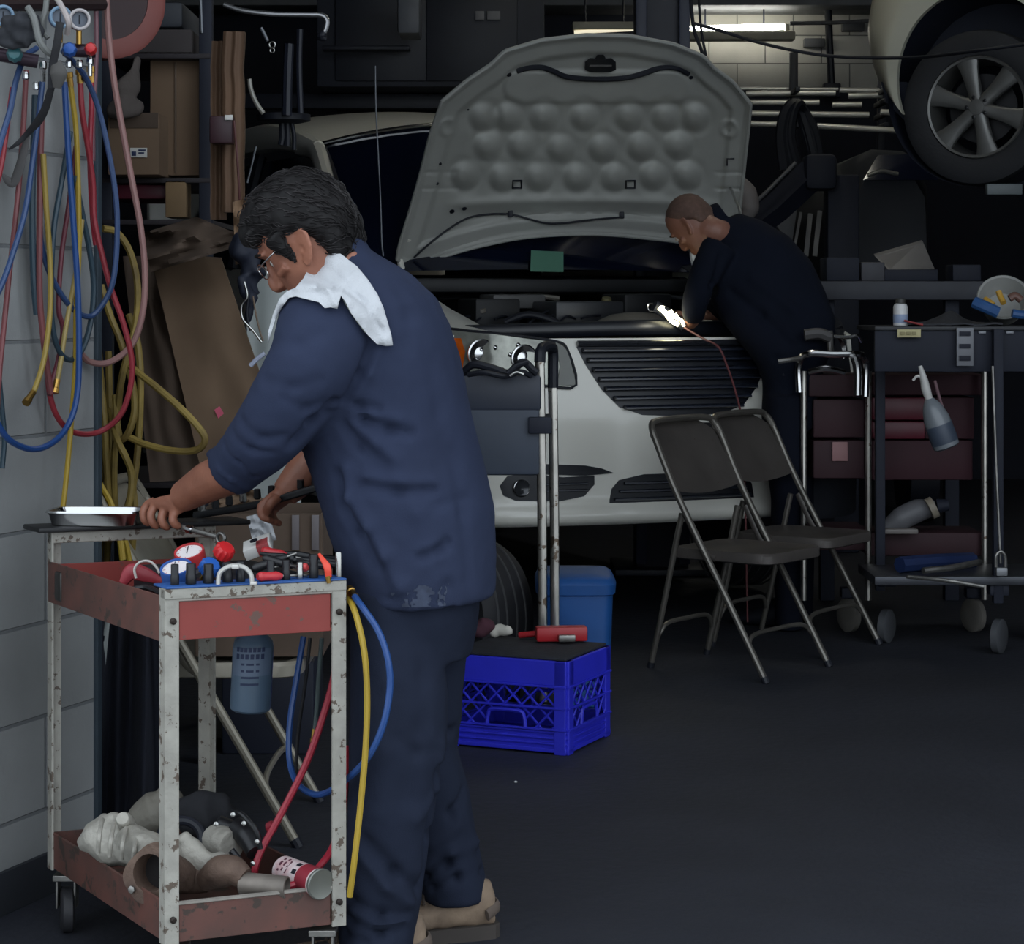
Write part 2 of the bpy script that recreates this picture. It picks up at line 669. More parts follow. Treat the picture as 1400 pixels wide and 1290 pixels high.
for (x, y) in ((0.03, 0.03), (LX - 0.03, 0.03), (0.03, LY - 0.03), (LX - 0.03, LY - 0.03)):
    c = CM @ V((x, y, 0))
    fk = MB()
    fk.box(c + V((0, 0, 0.112)), (0.05, 0.05, 0.012), 0.002)
    fk.box(c + V((-0.018, 0, 0.08)), (0.004, 0.035, 0.06), 0.001)
    fk.box(c + V((0.018, 0, 0.08)), (0.004, 0.035, 0.06), 0.001)
    cs = build('caster', fk, M_steel, cart, smooth=20)
    ax = V((1, 0.25, 0)).normalized()
    build('wheel', MB().lathe(c + V((0, 0, 0.045)) - ax * 0.014, ax, [(0.012, 0), (0.036, 0.0), (0.045, 0.005), (0.045, 0.023), (0.036, 0.028), (0.012, 0.028)], 24), M_tyre, cs)

# ------------------------------------------------------- things on the upper tray
blue = mat('blue_plastic', (36, 92, 176), 0.45)
M_bluemat = mat('blue_rail', (38, 84, 150), 0.55)
mb = MB(CM)
mb.box((LX / 2, 0.026, 0.7595), (LX - 0.002, 0.062, 0.004), 0.0015)
tag(build('tray_liner', mb, M_bluemat), 'thin blue liner sheet lying across the front of the cart top', 'liner')
ZL = 0.762


def on_rail(px, b=.030):                # spot along the front edge of the cart under a pixel column
    lo, hi = -.2, 1.2
    for _ in range(40):
        m = (lo + hi) / 2
        p = cw(m, b, ZL)
        if CX + p.x * F / p.y < px:
            lo = m
        else:
            hi = m
    return cw((lo + hi) / 2, b, ZL)


mb = MB(CM)
mb.box((LX * .60, .235, .714), (LX * .70, .30, .086), 0.006)
tag(build('socket_case', mb, mat('case_black', (30, 32, 38), 0.5)), 'flat black case lying in the cart top under the gauges and tools', 'case')
M_sock = mat('impact_black', (36, 37, 40), 0.38, 0.3, var=0.3, vs=40)
M_silver = mat('socket_silver', (176, 176, 172), 0.25, 1.0)
socks = [(239, 12, 26, 'leftmost of the black sockets, in front of the blue gauge'),
         (261, 15, 26, 'wide black socket just right of the leftmost one'),
         (285, 15, 24, 'black socket standing below the blue knob'),
         (311, 14, 25, 'black socket on the left inside the white clamp arch'),
         (329, 13, 25, 'black socket on the right inside the white clamp arch'),
         (370, 12, 24, 'black socket right of the white clamp, over a red handle'),
         (391, 12, 24, 'black socket left of the silver socket'),
         (410, 10, 20, 'small silver socket among black ones on the blue liner'),
         (429, 13, 30, 'tallest black socket, left of the orange pliers')]
for px, w, h, lab in socks:
    p = on_rail(px)
    r = w / 2 * p.y / F
    hh = (h + 2) * p.y / F
    mt = M_silver if lab.startswith('small silver') else M_sock
    s = build('socket', MB().lathe(p, (0, 0, 1), [(r * .96, 0), (r, .001), (r, hh * .45), (r * .9, hh * .5), (r * .9, hh * .95), (r * .84, hh), (r * .6, hh), (r * .55, hh * .7)], 18), mt)
    tag(s, lab, 'socket', 'sockets along the cart front')

# manifold gauge set lying on the tray
gs = thing('manifold_gauge_set', 'manifold gauge set with blue and red gauges lying on the cart', 'gauge set', WZ(265, 790, ZL))
M_gred = mat('gauge_red', (186, 52, 56), 0.45)
M_gblue = mat('gauge_blue', (48, 88, 160), 0.45)
M_dial = mat('dial_face', (222, 214, 214), 0.5, var=0.05)
up = V((-0.12, -0.42, 0.9)).normalized()
for px, py, r, h, m_, nm in ((245, 787, .030, .034, M_gblue, 'blue'), (263, 766, .029, .036, M_gred, 'red')):
    c = W(px, py, 4.0 if nm == 'blue' else 4.10) + V((0, 0, -0.012))
    gg = build('gauge', MB().lathe(c, up, [(r * .8, 0), (r * .98, .004), (r, h - .006), (r * .97, h), (r * .86, h), (r * .85, h - .004), (0.001, h - .004)], 28), m_, gs, label=nm + ' gauge case')
    build('dial', MB().lathe(c + up * (h - .0042), up, [(r * .84, 0), (r * .84, .001)], 28), M_dial, gg)
    q = c + up * (h - .002)
    u1 = up.orthogonal().normalized()
    build('needle', MB().tube([q - u1 * .006, q + (u1 * .6 + up.cross(u1) * .8) * r * .7], .0008, 6, sm=0), M_black, gg)
    for k in range(9):
        a = 0.6 + k * 0.6
        d = u1 * cos(a) + up.cross(u1) * sin(a)
        build('dial_mark', MB().tube([q + d * r * .64 - up * .001, q + d * r * .78 - up * .001], .0005, 5, sm=0), M_gred, gg)
a = W(240, 793, 4.04)
b = W(312, 772, 4.12)
build('manifold_body', MB().tube([a, b], .012, 10, sm=0), mat('manifold_dark', (60, 60, 62), 0.4, 0.6), gs)
for px, py, D, m_ in ((286, 776, 4.02, blue), (306, 754, 4.08, mat('knob_red', (205, 40, 44), 0.35))):
    c = W(px, py, D)
    ax = V((0.5, -0.45, 0.72)).normalized()
    u = ax.orthogonal().normalized()
    w = ax.cross(u)
    rr = 0.0185
    prof = [(rr * .72, -.012), (rr, -.008), (rr, .008), (rr * .8, .013), (rr * .3, .014)]
    rings = []
    for r, h in prof:
        rings.append([c + ax * h + (u * cos(2 * pi * i / 48) + w * sin(2 * pi * i / 48)) * r * (1 + .05 * cos(12 * 2 * pi * i / 48)) for i in range(48)])
    build('valve_knob', MB().loft(rings), m_, gs)
    build('valve_stem', cyl(c - ax * .03, c - ax * .01, .005), M_brass, gs)

# white clamp arch
mb = MB().tube([W(298, 800, 3.93), W(300, 784, 3.93), W(309, 776, 3.93), W(322, 773, 3.93), W(335, 776, 3.93), W(343, 785, 3.93), W(345, 799, 3.93)], .0042, 10, flat=1.5)
hb = build('spring_clamp', mb, mat('clamp_white', (206, 204, 198), 0.4, 0.2))
tag(hb, 'white arched spring clamp standing over two sockets', 'clamp')
build('clamp_jaw', MB().box(W(347, 797, 3.93), (.012, .014, .006), .002), MATS['clamp_white'], hb)
build('clamp_jaw', MB().box(W(322, 774, 3.925), (.014, .014, .009), .003), MATS['clamp_white'], hb)

# screwdrivers and pliers heaped on the right of the tray
M_hred = mat('handle_red', (196, 52, 58), 0.4)
M_hblk = mat('handle_black', (30, 30, 33), 0.45)


def driver(name, p, q, hl, hr, mh, lab, cat, ms=None):
    p, q = V(p), V(q)
    d = (q - p).normalized()
    h = thing(name, lab, cat, p)
    build('handle', MB().lathe(p, d, [(hr * .6, 0), (hr, .006), (hr * .86, hl * .4), (hr, hl * .75), (hr * .55, hl)], 12), mh, h)
    build('shaft', MB().tube([p + d * hl * .97, q], hr * .3, 8, sm=0), ms or M_steel, h)
    return h


Z2 = ZL + 0.008
tools = [((352, 788, 3.96), (420, 786, 4.02), .05, .009, M_hred, 'red handled screwdriver lying right behind the sockets'),
         ((360, 762, 4.08), (432, 784, 4.05), .06, .008, M_hblk, 'black handled screwdriver slanting across the tool heap'),
         ((358, 752, 4.16), (425, 766, 4.14), .05, .009, M_hred, 'red handled screwdriver at the back of the tool heap'),
         ((345, 778, 4.06), (405, 756, 4.1), .07, .009, M_hblk, 'black screwdriver with its tip raised to the right'),
         ((440, 762, 4.14), (372, 776, 4.06), .06, .008, M_hblk, 'black handled pick pointing left over the heap'),
         ((420, 776, 4.02), (375, 770, 4.1), .022, .008, mat('handle_pink', (226, 84, 84), 0.4), 'short tool with a pinkish red grip by the tall socket')]
for (a, b, hl, hr, mh, lab) in tools:
    driver('screwdriver', W(*a), W(*b), hl, hr, mh, lab, 'screwdriver')


def pliers(c, ang, L, mh, lab, tilt=0.1):
    c = V(c)
    d = V((cos(ang), sin(ang), tilt)).normalized()
    n = V((-sin(ang), cos(ang), 0))
    h = thing('pliers', lab, 'pliers', c)
    for s in (1, -1):
        build('grip', MB().tube([c - d * L * .1 - n * s * .004, c - d * L * .3 + n * s * .014, c - d * L * .62 + n * s * .018], [.004, .0065, .006], 10), mh, h)
    build('jaw', MB().tube([c - d * L * .1, c + d * .008, c + d * L * .34], [.008, .009, .003], 10, flat=.7), M_sock, h)
    return h


pliers(W(392, 766, 4.1) + V((0, 0, 0.004)), 2.7, .17, M_hblk, 'black handled pliers lying open in the middle of the tool heap')
pliers(W(412, 760, 4.2), 2.95, .16, M_hblk, 'black handled pliers at the far right of the cart top')
pl = thing('wire_cutter', 'orange handled cutter sticking up at the right end of the cart', 'pliers', W(446, 792, 4.0))
build('grip', MB().tube([W(449, 789, 4.0), W(447, 774, 4.0), W(436, 757, 4.02)], [.006, .007, .003], 10, flat=.6), mat('grip_orange', (230, 74, 52), 0.4), pl)
build('blade', MB().tube([W(450, 797, 4.0), W(448, 787, 4.0)], [.004, .006], 8, sm=0), M_brass, pl)
mb = MB().lathe(on_rail(463), (0, 0, 1), [(.0062, 0), (.0062, .042), (.005, .045), (.003, .045)], 16)
tag(build('spark_plug_socket', mb, M_silver), 'tall slim chrome socket at the right front corner of the cart', 'socket')
# small white carton, clear bag
c = W(353, 747, 4.22)
pk = thing('parts_carton', 'small white carton with red print lying behind the tool heap', 'box', c)
Mx = Matrix.Rotation(-0.35, 4, 'Y') @ Matrix.Rotation(0.3, 4, 'X')
build('carton_body', MB().box(c, (.055, .05, .022), .002, Mx), mat('carton_white', (226, 224, 220), 0.6), pk)
build('print_band', MB().box(c + V((.012, -.012, .0005)), (.024, .03, .0232), .001, Mx), mat('carton_red', (170, 70, 72), 0.6), pk)
build('print_mark', MB().lathe(c + V((-.006, -.02, .0135)), (-.33, -.3, .9), [(.008, 0), (.008, .0015)], 16), M_black, pk)
# red bodied reel with a white ring on the tray floor, left
c = W(198, 790, 4.12)
tp = thing('tape_gun', 'dull red clamp tool with a white ring at the left of the cart top', 'tool', c)
build('tool_body', MB().tube([W(168, 797, 4.1), W(180, 782, 4.1), W(200, 786, 4.1), W(222, 795, 4.1)], [.008, .016, .014, .006], 10, flat=.6), mat('tool_red', (150, 48, 58), 0.5), tp)
build('ring', MB().tube([W(186, 790, 4.08), W(184, 777, 4.08), W(192, 768, 4.08), W(204, 767, 4.08), W(213, 774, 4.08), W(218, 783, 4.08)], .0025, 8, flat=1.8), mat('ring_white', (196, 190, 184), 0.4), tp)
build('grip', MB().tube([W(176, 806, 4.06), W(200, 803, 4.06), W(222, 812, 4.0)], [.005, .006, .005], 8), M_sock, tp)
TZ = 0.672


def cart_spot(a, b):
    return cw(a, b, TZ)


mb = MB().lathe(cw(.22, .72, TZ + .008), (1, .3, 0), [(.008, -.014), (.008, 0), (.005, 0), (.005, .012), (.007, .012), (.007, .018)], 8)
tag(build('brass_fitting', mb, M_brass), 'small brass fitting on the floor of the upper tray', 'fitting')
mb = MB().tube([cw(.2, .55, TZ + .006), cw(.45, .62, TZ + .006), cw(.75, .6, TZ + .006)], .004, 8)
tag(build('pry_bar', mb, M_steel), 'thin steel rod lying on the upper tray floor', 'tool')
driver('screwdriver', cw(.15, .42, TZ + .014), cw(.6, .40, TZ + .01), .09, .012, M_hblk, 'large black screwdriver lying on the upper tray floor', 'screwdriver')

# chrome parts dish on the raised end of the cart
c = CM @ V((0.1, LY + 0.01, 0.8145))
mb = MB()
ux, uy = V((1, -.08, 0)).normalized(), V((.08, 1, 0)).normalized()
dc = W(133, 712, 4.47)
dc.z = 0.8145
L2, W2 = .092, .055
rs = []
for (k, z) in ((.9, 0), (.93, .001), (.99, .020), (1.04, .026), (1.07, .026), (1.05, .030), (.99, .029), (.95, .022), (.88, .004), (.6, .003)):
    rs.append(ring(dc + V((0, 0, z)), ux * L2 * k, uy * W2 * k, 40, 6))
mb.loft(rs)
tag(build('parts_dish', mb, M_chrome), 'shiny rectangular chrome parts dish on the raised end of the cart', 'dish')

# ------------------------------------------------------- hoses hung on the cart
def hose(name, pts, r, m, lab, group, n=8, cat='hose', ends=None):
    mb = MB().tube([W(*p) for p in pts], r, n, sm=7)
    o = build(name, mb, m)
    tag(o, lab, cat, group)
    if ends:
        for (i, j, ln) in ends:
            a, b = W(*pts[i]), W(*pts[j])
            d = (b - a).normalized()
            build('coupling', MB().lathe(a - d * .002, d, [(r * 1.5, 0), (r * 1.5, ln * .35), (r * 1.2, ln * .4), (r * 1.2, ln)], 10), M_brass, o)
    return o


M_hoB = mat('hose_blue', (38, 74, 134), 0.4, var=0.15)
M_hoR = mat('hose_red', (160, 42, 58), 0.4, var=0.15)
M_hoY = mat('hose_yellow', (170, 142, 46), 0.45, var=0.12)
gp = 'charging hoses hanging from the cart'
hose('charging_hose', [(478, 806, 4.06), (497, 832, 4.0), (517, 862, 3.98), (530, 900, 3.97), (533, 940, 3.97), (524, 990, 3.97), (503, 1035, 3.99), (470, 1068, 4.06), (436, 1086, 4.14), (408, 1072, 4.2), (396, 1040, 4.24), (396, 990, 4.26), (405, 930, 4.28), (415, 870, 4.3)], .0062, M_hoB,
     'bright blue hose looping out past the right corner of the cart', gp, ends=[(0, 1, .03)])
hose('charging_hose', [(474, 812, 4.08), (486, 838, 4.0), (498, 890, 3.98), (502, 950, 3.98), (500, 1020, 3.98), (493, 1100, 3.98), (484, 1180, 3.98), (478, 1225, 3.99)], .0060, M_hoY,
     'yellow hose hanging straight down outside the right post of the cart', gp)
hose('charging_hose', [(461, 872, 4.22), (458, 915, 4.2), (446, 965, 4.18), (420, 1040, 4.16), (388, 1105, 4.15), (358, 1160, 4.13), (349, 1185, 4.12), (347, 1196, 4.12)], .0068, M_hoR,
     'red hose running diagonally from the cart top to the lower tray', gp)
hose('charging_hose', [(392, 1212, 4.02), (415, 1203, 4.03), (440, 1180, 4.06), (458, 1150, 4.12), (470, 1100, 4.18), (474, 1020, 4.24)], .0066, M_hoR,
     'short red hose curving over the can on the lower tray', gp)
hose('charging_hose', [(424, 872, 4.3), (418, 930, 4.3), (408, 1000, 4.32), (404, 1060, 4.33)], .0035, mat('cable_black', (30, 30, 34), 0.5), 'thin black cable hanging under the cart beside the blue hose', gp)
hose('charging_hose', [(440, 872, 4.35), (436, 920, 4.35), (432, 980, 4.36), (428, 1015, 4.36)], .0045, mat('hose_greygreen', (96, 110, 110), 0.5), 'grey green hose hanging under the right side of the cart', gp, ends=[(3, 2, .03)])

# spray bottle hung under the top tray
sb = thing('detergent_bottle', 'translucent blue labelled bottle hanging below the upper tray', 'bottle', W(344, 968, 4.3))
c = W(342, 972, 4.3)
sl = 4.3 / F
rb = 28 * sl
tiltv = V((.05, 0, 1)).normalized()
prof = [(rb * .8, 0), (rb * .97, .005), (rb, .015), (rb, .125), (rb * .93, .14), (rb * .5, .158), (rb * .4, .168)]
build('bottle_body', MB().lathe(c, tiltv, prof, 32), mat('blue_bottle', (82, 102, 122), 0.3, var=0.12), sb)
M_lab = mat('bottle_label', (96, 112, 134), 0.5, var=0.08)
mb = MB()
seg = []
for i in range(19):
    a = -pi / 2 + (i / 18 - .5) * 2.3
    seg.append((cos(a), sin(a)))
vs = []
for z in (.075, .14 - .012):
    for x, y in seg:
        vs.append(c + tiltv * z + V((x, y, 0)) * (rb * 1.012))
mb.add(vs, [(i, i + 1, i + 20, i + 19) for i in range(18)])
lb = build('bottle_label', mb, M_lab, sb)
M_ink = mat('label_ink', (32, 46, 80), 0.6, var=0.05)
for k, (z, n, s) in enumerate(((.122, 7, 1.0), (.108, 6, 1.1))):     # two bold blurred lines of print
    x = -.8
    for i in range(n):
        w = .2 if k == 0 else .22
        a0, a1 = -pi / 2 + x * .95, -pi / 2 + (x + w * .82) * .95
        x += 1.6 / n
        q = [c + tiltv * zz + V((cos(a), sin(a), 0)) * rb * 1.02 for zz, a in ((z, a0), (z, (a0 + a1) / 2), (z, a1), (z + .009 * s, a1), (z + .009 * s, (a0 + a1) / 2), (z + .009 * s, a0))]
        build('label_print', MB().prism(q, V((0, -.0006, 0))), M_ink, lb, smooth=0)
for k in range(4):
    z = .096 - k * .013
    q = [c + tiltv * (z + dz) + V((cos(-pi / 2 + a), sin(-pi / 2 + a), 0)) * rb * 1.02 for dz, a in ((0, -.45), (0, 0), (0, .45), (.004, .45), (.004, 0), (.004, -.45))]
    build('label_print', MB().prism(q, V((0, -.0006, 0))), M_ink, lb, smooth=0)
build('bottle_neck', cyl(c + tiltv * .165, c + tiltv * .19, .012), mat('cap_navy', (40, 52, 80), 0.4), sb)

# ------------------------------------------------------- old parts on the lower tray
ZB = 0.1345
M_alu = mat('cast_aluminium', (176, 172, 162), 0.6, 0.25, var=0.4, vs=14, bump=0.4, bs=70)
M_rust = mat('rusty_pipe', (112, 92, 80), 0.7, 0.3, var=0.5, vs=16, col2=(70, 54, 46), bump=0.4, bs=60)


def lump(name, rings, m, lab, cat, vox=.006, amp=.004, sc=22, group=None, it=3):
    mb = MB()
    for r in rings:
        mb.loft(r)
    f = wobble(fuse(mb, vox, it), amp, sc)
    return tag(build(name, f, m, smooth=60), lab, cat, group)


def blob(pts):                          # (px, py, D, r px, flat)
    out = []
    P = [(W(p[0], p[1], p[2]), p[3] * p[2] / F, p[4] if len(p) > 4 else 1.0) for p in pts]
    for i, (c, r, fl_) in enumerate(P):
        a = P[max(i - 1, 0)][0]
        b = P[min(i + 1, len(P) - 1)][0]
        d = (b - a).normalized()
        u = V((0, 0, 1)) - d * d.z
        u = u.normalized() if u.length > .05 else V((0, 1, 0))
        w = d.cross(u)
        if i == 0:
            out.append(ring(c - d * r * .6, u * r * .35, w * r * .35 * fl_, 14))
        out.append(ring(c, u * r, w * r * fl_, 14))
        if i == len(P) - 1:
            out.append(ring(c + d * r * .6, u * r * .35, w * r * .35 * fl_, 14))
    return out


lump('aluminium_casting', [blob([(122, 1150, 4.2, 22), (140, 1145, 4.2, 32), (160, 1150, 4.2, 34), (185, 1162, 4.18, 26)]),
                           blob([(150, 1128, 4.2, 16), (160, 1120, 4.2, 12)]), blob([(175, 1150, 4.15, 24), (200, 1165, 4.1, 30), (212, 1180, 4.06, 24)]),
                           blob([(158, 1124, 4.2, 10), (168, 1135, 4.2, 10)])], M_alu, 'pale lumpy cast aluminium housing at the left end of the lower tray', 'car part', vox=.004, amp=.006, sc=34, it=1)
ac = bpy.data.objects['aluminium_casting']
for px, py, D, r in ((168, 1120, 4.14, .013), (190, 1162, 4.06, .010)):
    q = W(px, py, D)
    b_ = build('boss', MB().lathe(q + V((0, .02, -.008)), V((-.1, -.8, .5)).normalized(), [(r * 1.3, -.01), (r * 1.15, .012), (r, .016), (r * .9, .018), (.001, .018)], 14), M_alu, ac)
for k in range(4):
    build('rib', MB().tube([W(140 + 16 * k, 1120 + 6 * k, 4.12), W(136 + 16 * k, 1140 + 6 * k, 4.055), W(134 + 16 * k, 1166 + 4 * k, 4.06)], .0045, 8), M_alu, ac)
lump('aluminium_bracket', [blob([(240, 1165, 4.12, 22, .7), (262, 1170, 4.1, 28, .7), (285, 1185, 4.08, 20, .6), (305, 1175, 4.1, 14, .6)]),
                           blob([(250, 1150, 4.1, 12), (256, 1140, 4.1, 8)])], M_alu, 'light aluminium bracket between the rusty flange and the black ring', 'car part')
# flanged elbow
el = thing('rusty_elbow', 'rusty flanged exhaust elbow with its open mouth toward the front', 'car part', W(215, 1225, 3.98))
ax = V((-.35, -.85, .1)).normalized()
c = W(209, 1192, 4.0)
build('mouth', MB().lathe(c, ax, [(.034, -.05), (.040, -.02), (.044, -.004), (.044, .008), (.034, .009), (.032, -.02), (.031, -.045)], 28, cap=False), M_rust, el)
build('bore', MB().lathe(c - ax * .03, ax, [(.0325, 0), (.0325, .004)], 24), mat('bore_shade', (24, 20, 20), 0.9), el)  # dark disc paints the shade inside the pipe mouth
build('pipe_bend', MB().tube([c - ax * .04, W(240, 1195, 4.06), W(262, 1202, 4.08), W(285, 1203, 4.08)], [.036, .034, .026, .022], 16), M_rust, el)
fl_ = MB()
u = ax.orthogonal().normalized()
w = ax.cross(u)
fl_.loft([ring(c + ax * .004, u * .056, w * .044, 28, 3), ring(c + ax * .011, u * .056, w * .044, 28, 3), ring(c + ax * .012, u * .035, w * .034, 28), ring(c + ax * .003, u * .034, w * .033, 28)], cap=False, closed=True)
build('flange', fl_, M_rust, el)
for s in (1, -1):
    build('flange_bolt', MB().lathe(c + u * .046 * s + ax * .012, ax, [(.007, 0), (.007, .006), (.004, .007)], 6), M_steel, el)
# exhaust stub
ex = thing('exhaust_pipe', 'weathered pipe stub lying on the lower tray beside the can', 'car part', W(330, 1215, 3.98))
build('bulge', MB().tube([W(280, 1204, 4.05), W(300, 1192, 4.03), W(318, 1190, 4.02), W(334, 1200, 4.01)], [.02, .03, .028, .02], 16), M_rust, ex)
a, b = W(330, 1207, 4.01), W(392, 1213, 3.99)
d = (b - a).normalized()
build('pipe_stub', MB().lathe(a, d, [(.0205, 0), (.0205, (b - a).length), (.0175, (b - a).length + .001), (.0165, (b - a).length - .03), (.001, (b - a).length - .03)], 20), mat('grey_pipe', (132, 124, 116), 0.55, 0.5, var=0.35, vs=20), ex)
# black ring
rg = MB()
c = W(248, 1148, 4.18)
ax = V((.12, -.8, .6)).normalized()
u = V((1, 0.1, 0)).normalized()
u = (u - ax * u.dot(ax)).normalized()
w = ax.cross(u)
R0 = .040
rg.tube([c + u * R0 * cos(k * pi / 8) + w * R0 * sin(k * pi / 8) for k in range(16)], .010, 10, sm=3, closed=True)
tag(build('seal_ring', rg, M_black), 'round black rubber ring propped up in the lower tray', 'ring')
# starter motor / black bracketed unit
st = thing('starter_motor', 'greasy black and silver starter motor in the middle of the lower tray', 'car part', W(320, 1190, 4.15))
a, b = W(292, 1148, 4.2), W(326, 1160, 4.14)
d = (b - a).normalized()
build('motor_can', MB().lathe(a, d, [(.02, -.004), (.03, 0), (.033, .01), (.033, .05), (.028, .06)], 20), M_alu, st)
build('drive_nose', MB().tube([W(322, 1130, 4.18), W(338, 1142, 4.16), W(350, 1165, 4.13)], [.02, .024, .018], 12), M_sock, st)
build('solenoid', MB().lathe(W(296, 1125, 4.2), V((1, -.1, -.35)).normalized(), [(.012, 0), (.017, .004), (.017, .05), (.01, .054)], 16), M_sock, st)
build('bracket_bar', MB().tube([W(318, 1112, 4.14), W(330, 1112, 4.12), W(350, 1135, 4.1), W(356, 1160, 4.1)], .005, 8), M_sock, st)
build('bracket_bar', MB().tube([W(316, 1162, 4.06), W(326, 1175, 4.06), W(330, 1188, 4.06)], .007, 8), M_sock, st)
for px, py in ((319, 1113), (334, 1125), (352, 1150), (346, 1180), (296, 1126)):
    build('stud', MB().lathe(W(px, py, 4.08), (0, -1, .2), [(.0045, 0), (.0045, .008), (.002, .009)], 8), M_silver, st)
lump('cloth_heap', [blob([(255, 1112, 4.3, 24), (285, 1108, 4.3, 26), (312, 1112, 4.3, 22)]), blob([(262, 1130, 4.28, 22), (290, 1128, 4.28, 20)])], mat('black_cloth', (30, 31, 36), 0.9, bump=0.2), 'crumpled black rag at the back of the lower tray', 'rag', amp=.016, sc=26)
lump('pump_body', [blob([(195, 1130, 4.36, 26), (215, 1112, 4.36, 34), (240, 1108, 4.36, 26)]), blob([(222, 1095, 4.36, 20), (240, 1092, 4.36, 16)])], mat('grey_casting', (122, 118, 108), 0.7, bump=0.3), 'grey cast pump body behind the aluminium housing', 'car part', amp=.008)
# the can
cn = thing('oil_can', 'small round can with a white and red label lying on the lower tray', 'can', W(410, 1215, 4.08))
a, b = W(388, 1189, 4.1), W(438, 1208, 4.0)
d = (b - a).normalized()
Lc = (b - a).length
rc = .0265
build('can_body', MB().lathe(a, d, [(rc * .9, -.002), (rc, .001), (rc, Lc), (rc * .96, Lc + .001)], 28), mat('can_label', (216, 206, 206), 0.5, var=0.2, vs=50, col2=(196, 150, 152)), cn)
build('label_band', MB().lathe(a + d * Lc * .62, d, [(rc * 1.01, 0), (rc * 1.012, .001), (rc * 1.012, Lc * .3), (rc * 1.01, Lc * .3 + .001)], 28, cap=False), mat('can_red', (150, 46, 60), 0.5), cn)
build('can_lid', MB().lathe(b, d, [(rc * 1.06, -.003), (rc * 1.07, .002), (rc * 1.0, .004), (rc * .95, .0035), (.001, .0035)], 28), mat('can_end', (128, 130, 124), 0.4, 0.6), cn)
M_print = mat('can_print', (96, 50, 66), 0.6)
u = V((0, 0, 1)) - d * d.z
u.normalize()
w = d.cross(u)
for k, (h, a0, a1, hh) in enumerate(((.12, .2, 1.3, .05), (.22, .1, 1.2, .04), (.32, .3, 1.3, .04), (.5, .15, .5, .1), (.5, .8, 1.15, .1))):
    q = []
    for dh, aa in ((0, a0), (0, (a0 + a1) / 2), (0, a1), (hh, a1), (hh, (a0 + a1) / 2), (hh, a0)):
        ang = aa
        q.append(a + d * Lc * (h + dh) + (u * cos(ang) + (-w if (-w).y < w.y else w) * sin(ang)) * rc * 1.012)
    build('can_print', MB().prism(q, V((0, -.0005, .0004))), M_print if k < 3 else M_black, cn, smooth=0)
fl2_ = MB().lathe(W(372, 1130, 4.25), V((1, -.2, .5)).normalized(), [(.006, -.012), (.012, -.008), (.012, .004), (.006, .01)], 10)
tag(build('hose_coupler', fl2_, M_hoR), 'small red quick coupler behind the diagonal red hose', 'coupler')
mb = MB().sheet(lambda a, b: W(262 + 60 * a, 1232 - 14 * b - 4 * sin(a * 3), 3.96 + .1 * b) if False else CM @ V((.06 + .12 * a, .02 + .10 * b, ZB + .004 + .006 * sin(3 * a))), 8, 6, (0, 0, .003))
tag(build('paper_scrap', mb, mat('scrap_white', (190, 190, 190), 0.7)), 'pale scrap of paper under the pipe on the lower tray', 'paper')
# ---------------------------------------------------------------- gauge sets and hoses on the block pier
def wd_(px):                            # depth of the pier face under a pixel column
    return 2.757 / (0.375 - (px - 700) / 3000.0)


def pl_(pts, off, off2=None):
    n = len(pts)
    out = []
    for i, (x, y) in enumerate(pts):
        o = off if off2 is None else off + (off2 - off) * i / (n - 1)
        D = wd_(x) if x < 128 else max(4.87, wd_(128)) + (x - 128) * 0.0004
        out.append((x, y, D - o))
    return out


M_hoBl = mat('hose_blue_aged', (48, 72, 114), 0.45, var=0.25)
M_hoBd = mat('hose_blue_dark', (40, 66, 100), 0.45, var=0.25)
M_hoRd = mat('hose_red_aged', (146, 46, 56), 0.45, var=0.25)
M_hoRb = mat('hose_red_brown', (120, 66, 68), 0.5, var=0.25)
M_hoYd = mat('hose_yellow_aged', (160, 136, 64), 0.5, var=0.25)
M_hoT = mat('hose_teal', (44, 64, 76), 0.5, var=0.25)
M_hoP = mat('hose_pink_brown', (146, 108, 104), 0.5, var=0.2)
M_strap = mat('black_strap', (44, 44, 48), 0.8, bump=0.2)
gp = 'hoses hanging on the block pier'
hose('charging_hose', pl_([(86, 70), (100, 84), (118, 108), (135, 150), (150, 215), (159, 275), (160, 330), (155, 382), (143, 412), (124, 432), (103, 425), (82, 400), (66, 368), (57, 335), (54, 300)], .16, .06), .0062, M_hoBl,
     'blue hose from the blue knob that bulges out right past the pier corner', gp)
hose('charging_hose', pl_([(88, 112), (93, 200), (100, 300), (106, 390), (108, 470), (106, 535), (96, 575), (76, 602), (48, 614), (20, 606), (2, 588), (-20, 545)], .13), .0066, M_hoB,
     'bright blue hose with the lowest wide loop on the pier', gp)
hose('charging_hose', pl_([(94, 100), (98, 128), (104, 180), (107, 260), (108, 340), (104, 420), (103, 500), (98, 570), (92, 640), (86, 695)], .10), .0058, M_hoY,
     'yellow hose from a brass fitting hanging straight down to the chrome dish', gp, ends=[(0, 1, .03)])
hose('charging_hose', pl_([(109, 96), (112, 150), (120, 200), (127, 250), (129, 300), (140, 350), (152, 395), (168, 440), (180, 490), (178, 530), (164, 568), (136, 590), (105, 592), (84, 578), (70, 548), (64, 500)], .12, .05), .0064, M_hoRd,
     'long red hose swinging in a wide loop right of the pier corner', gp, ends=[(0, 1, .03)])
hose('charging_hose', pl_([(124, 92), (125, 140), (123, 200), (124, 250), (127, 300), (131, 335)], .09), .0062, M_hoR,
     'short bright red hose straight below the red knob', gp, ends=[(0, 1, .035)])
hose('charging_hose', pl_([(50, 66), (34, 78), (22, 110), (14, 150), (2, 190), (-8, 230)], .15), .0062, M_hoBl,
     'slate blue hose curving off the left edge near the glove', gp)
hose('charging_hose', pl_([(58, 112), (52, 165), (44, 225), (34, 290), (18, 345), (4, 385), (-12, 420)], .12), .0062, M_hoBl,
     'blue hose slanting down to the left edge at mid height', gp)
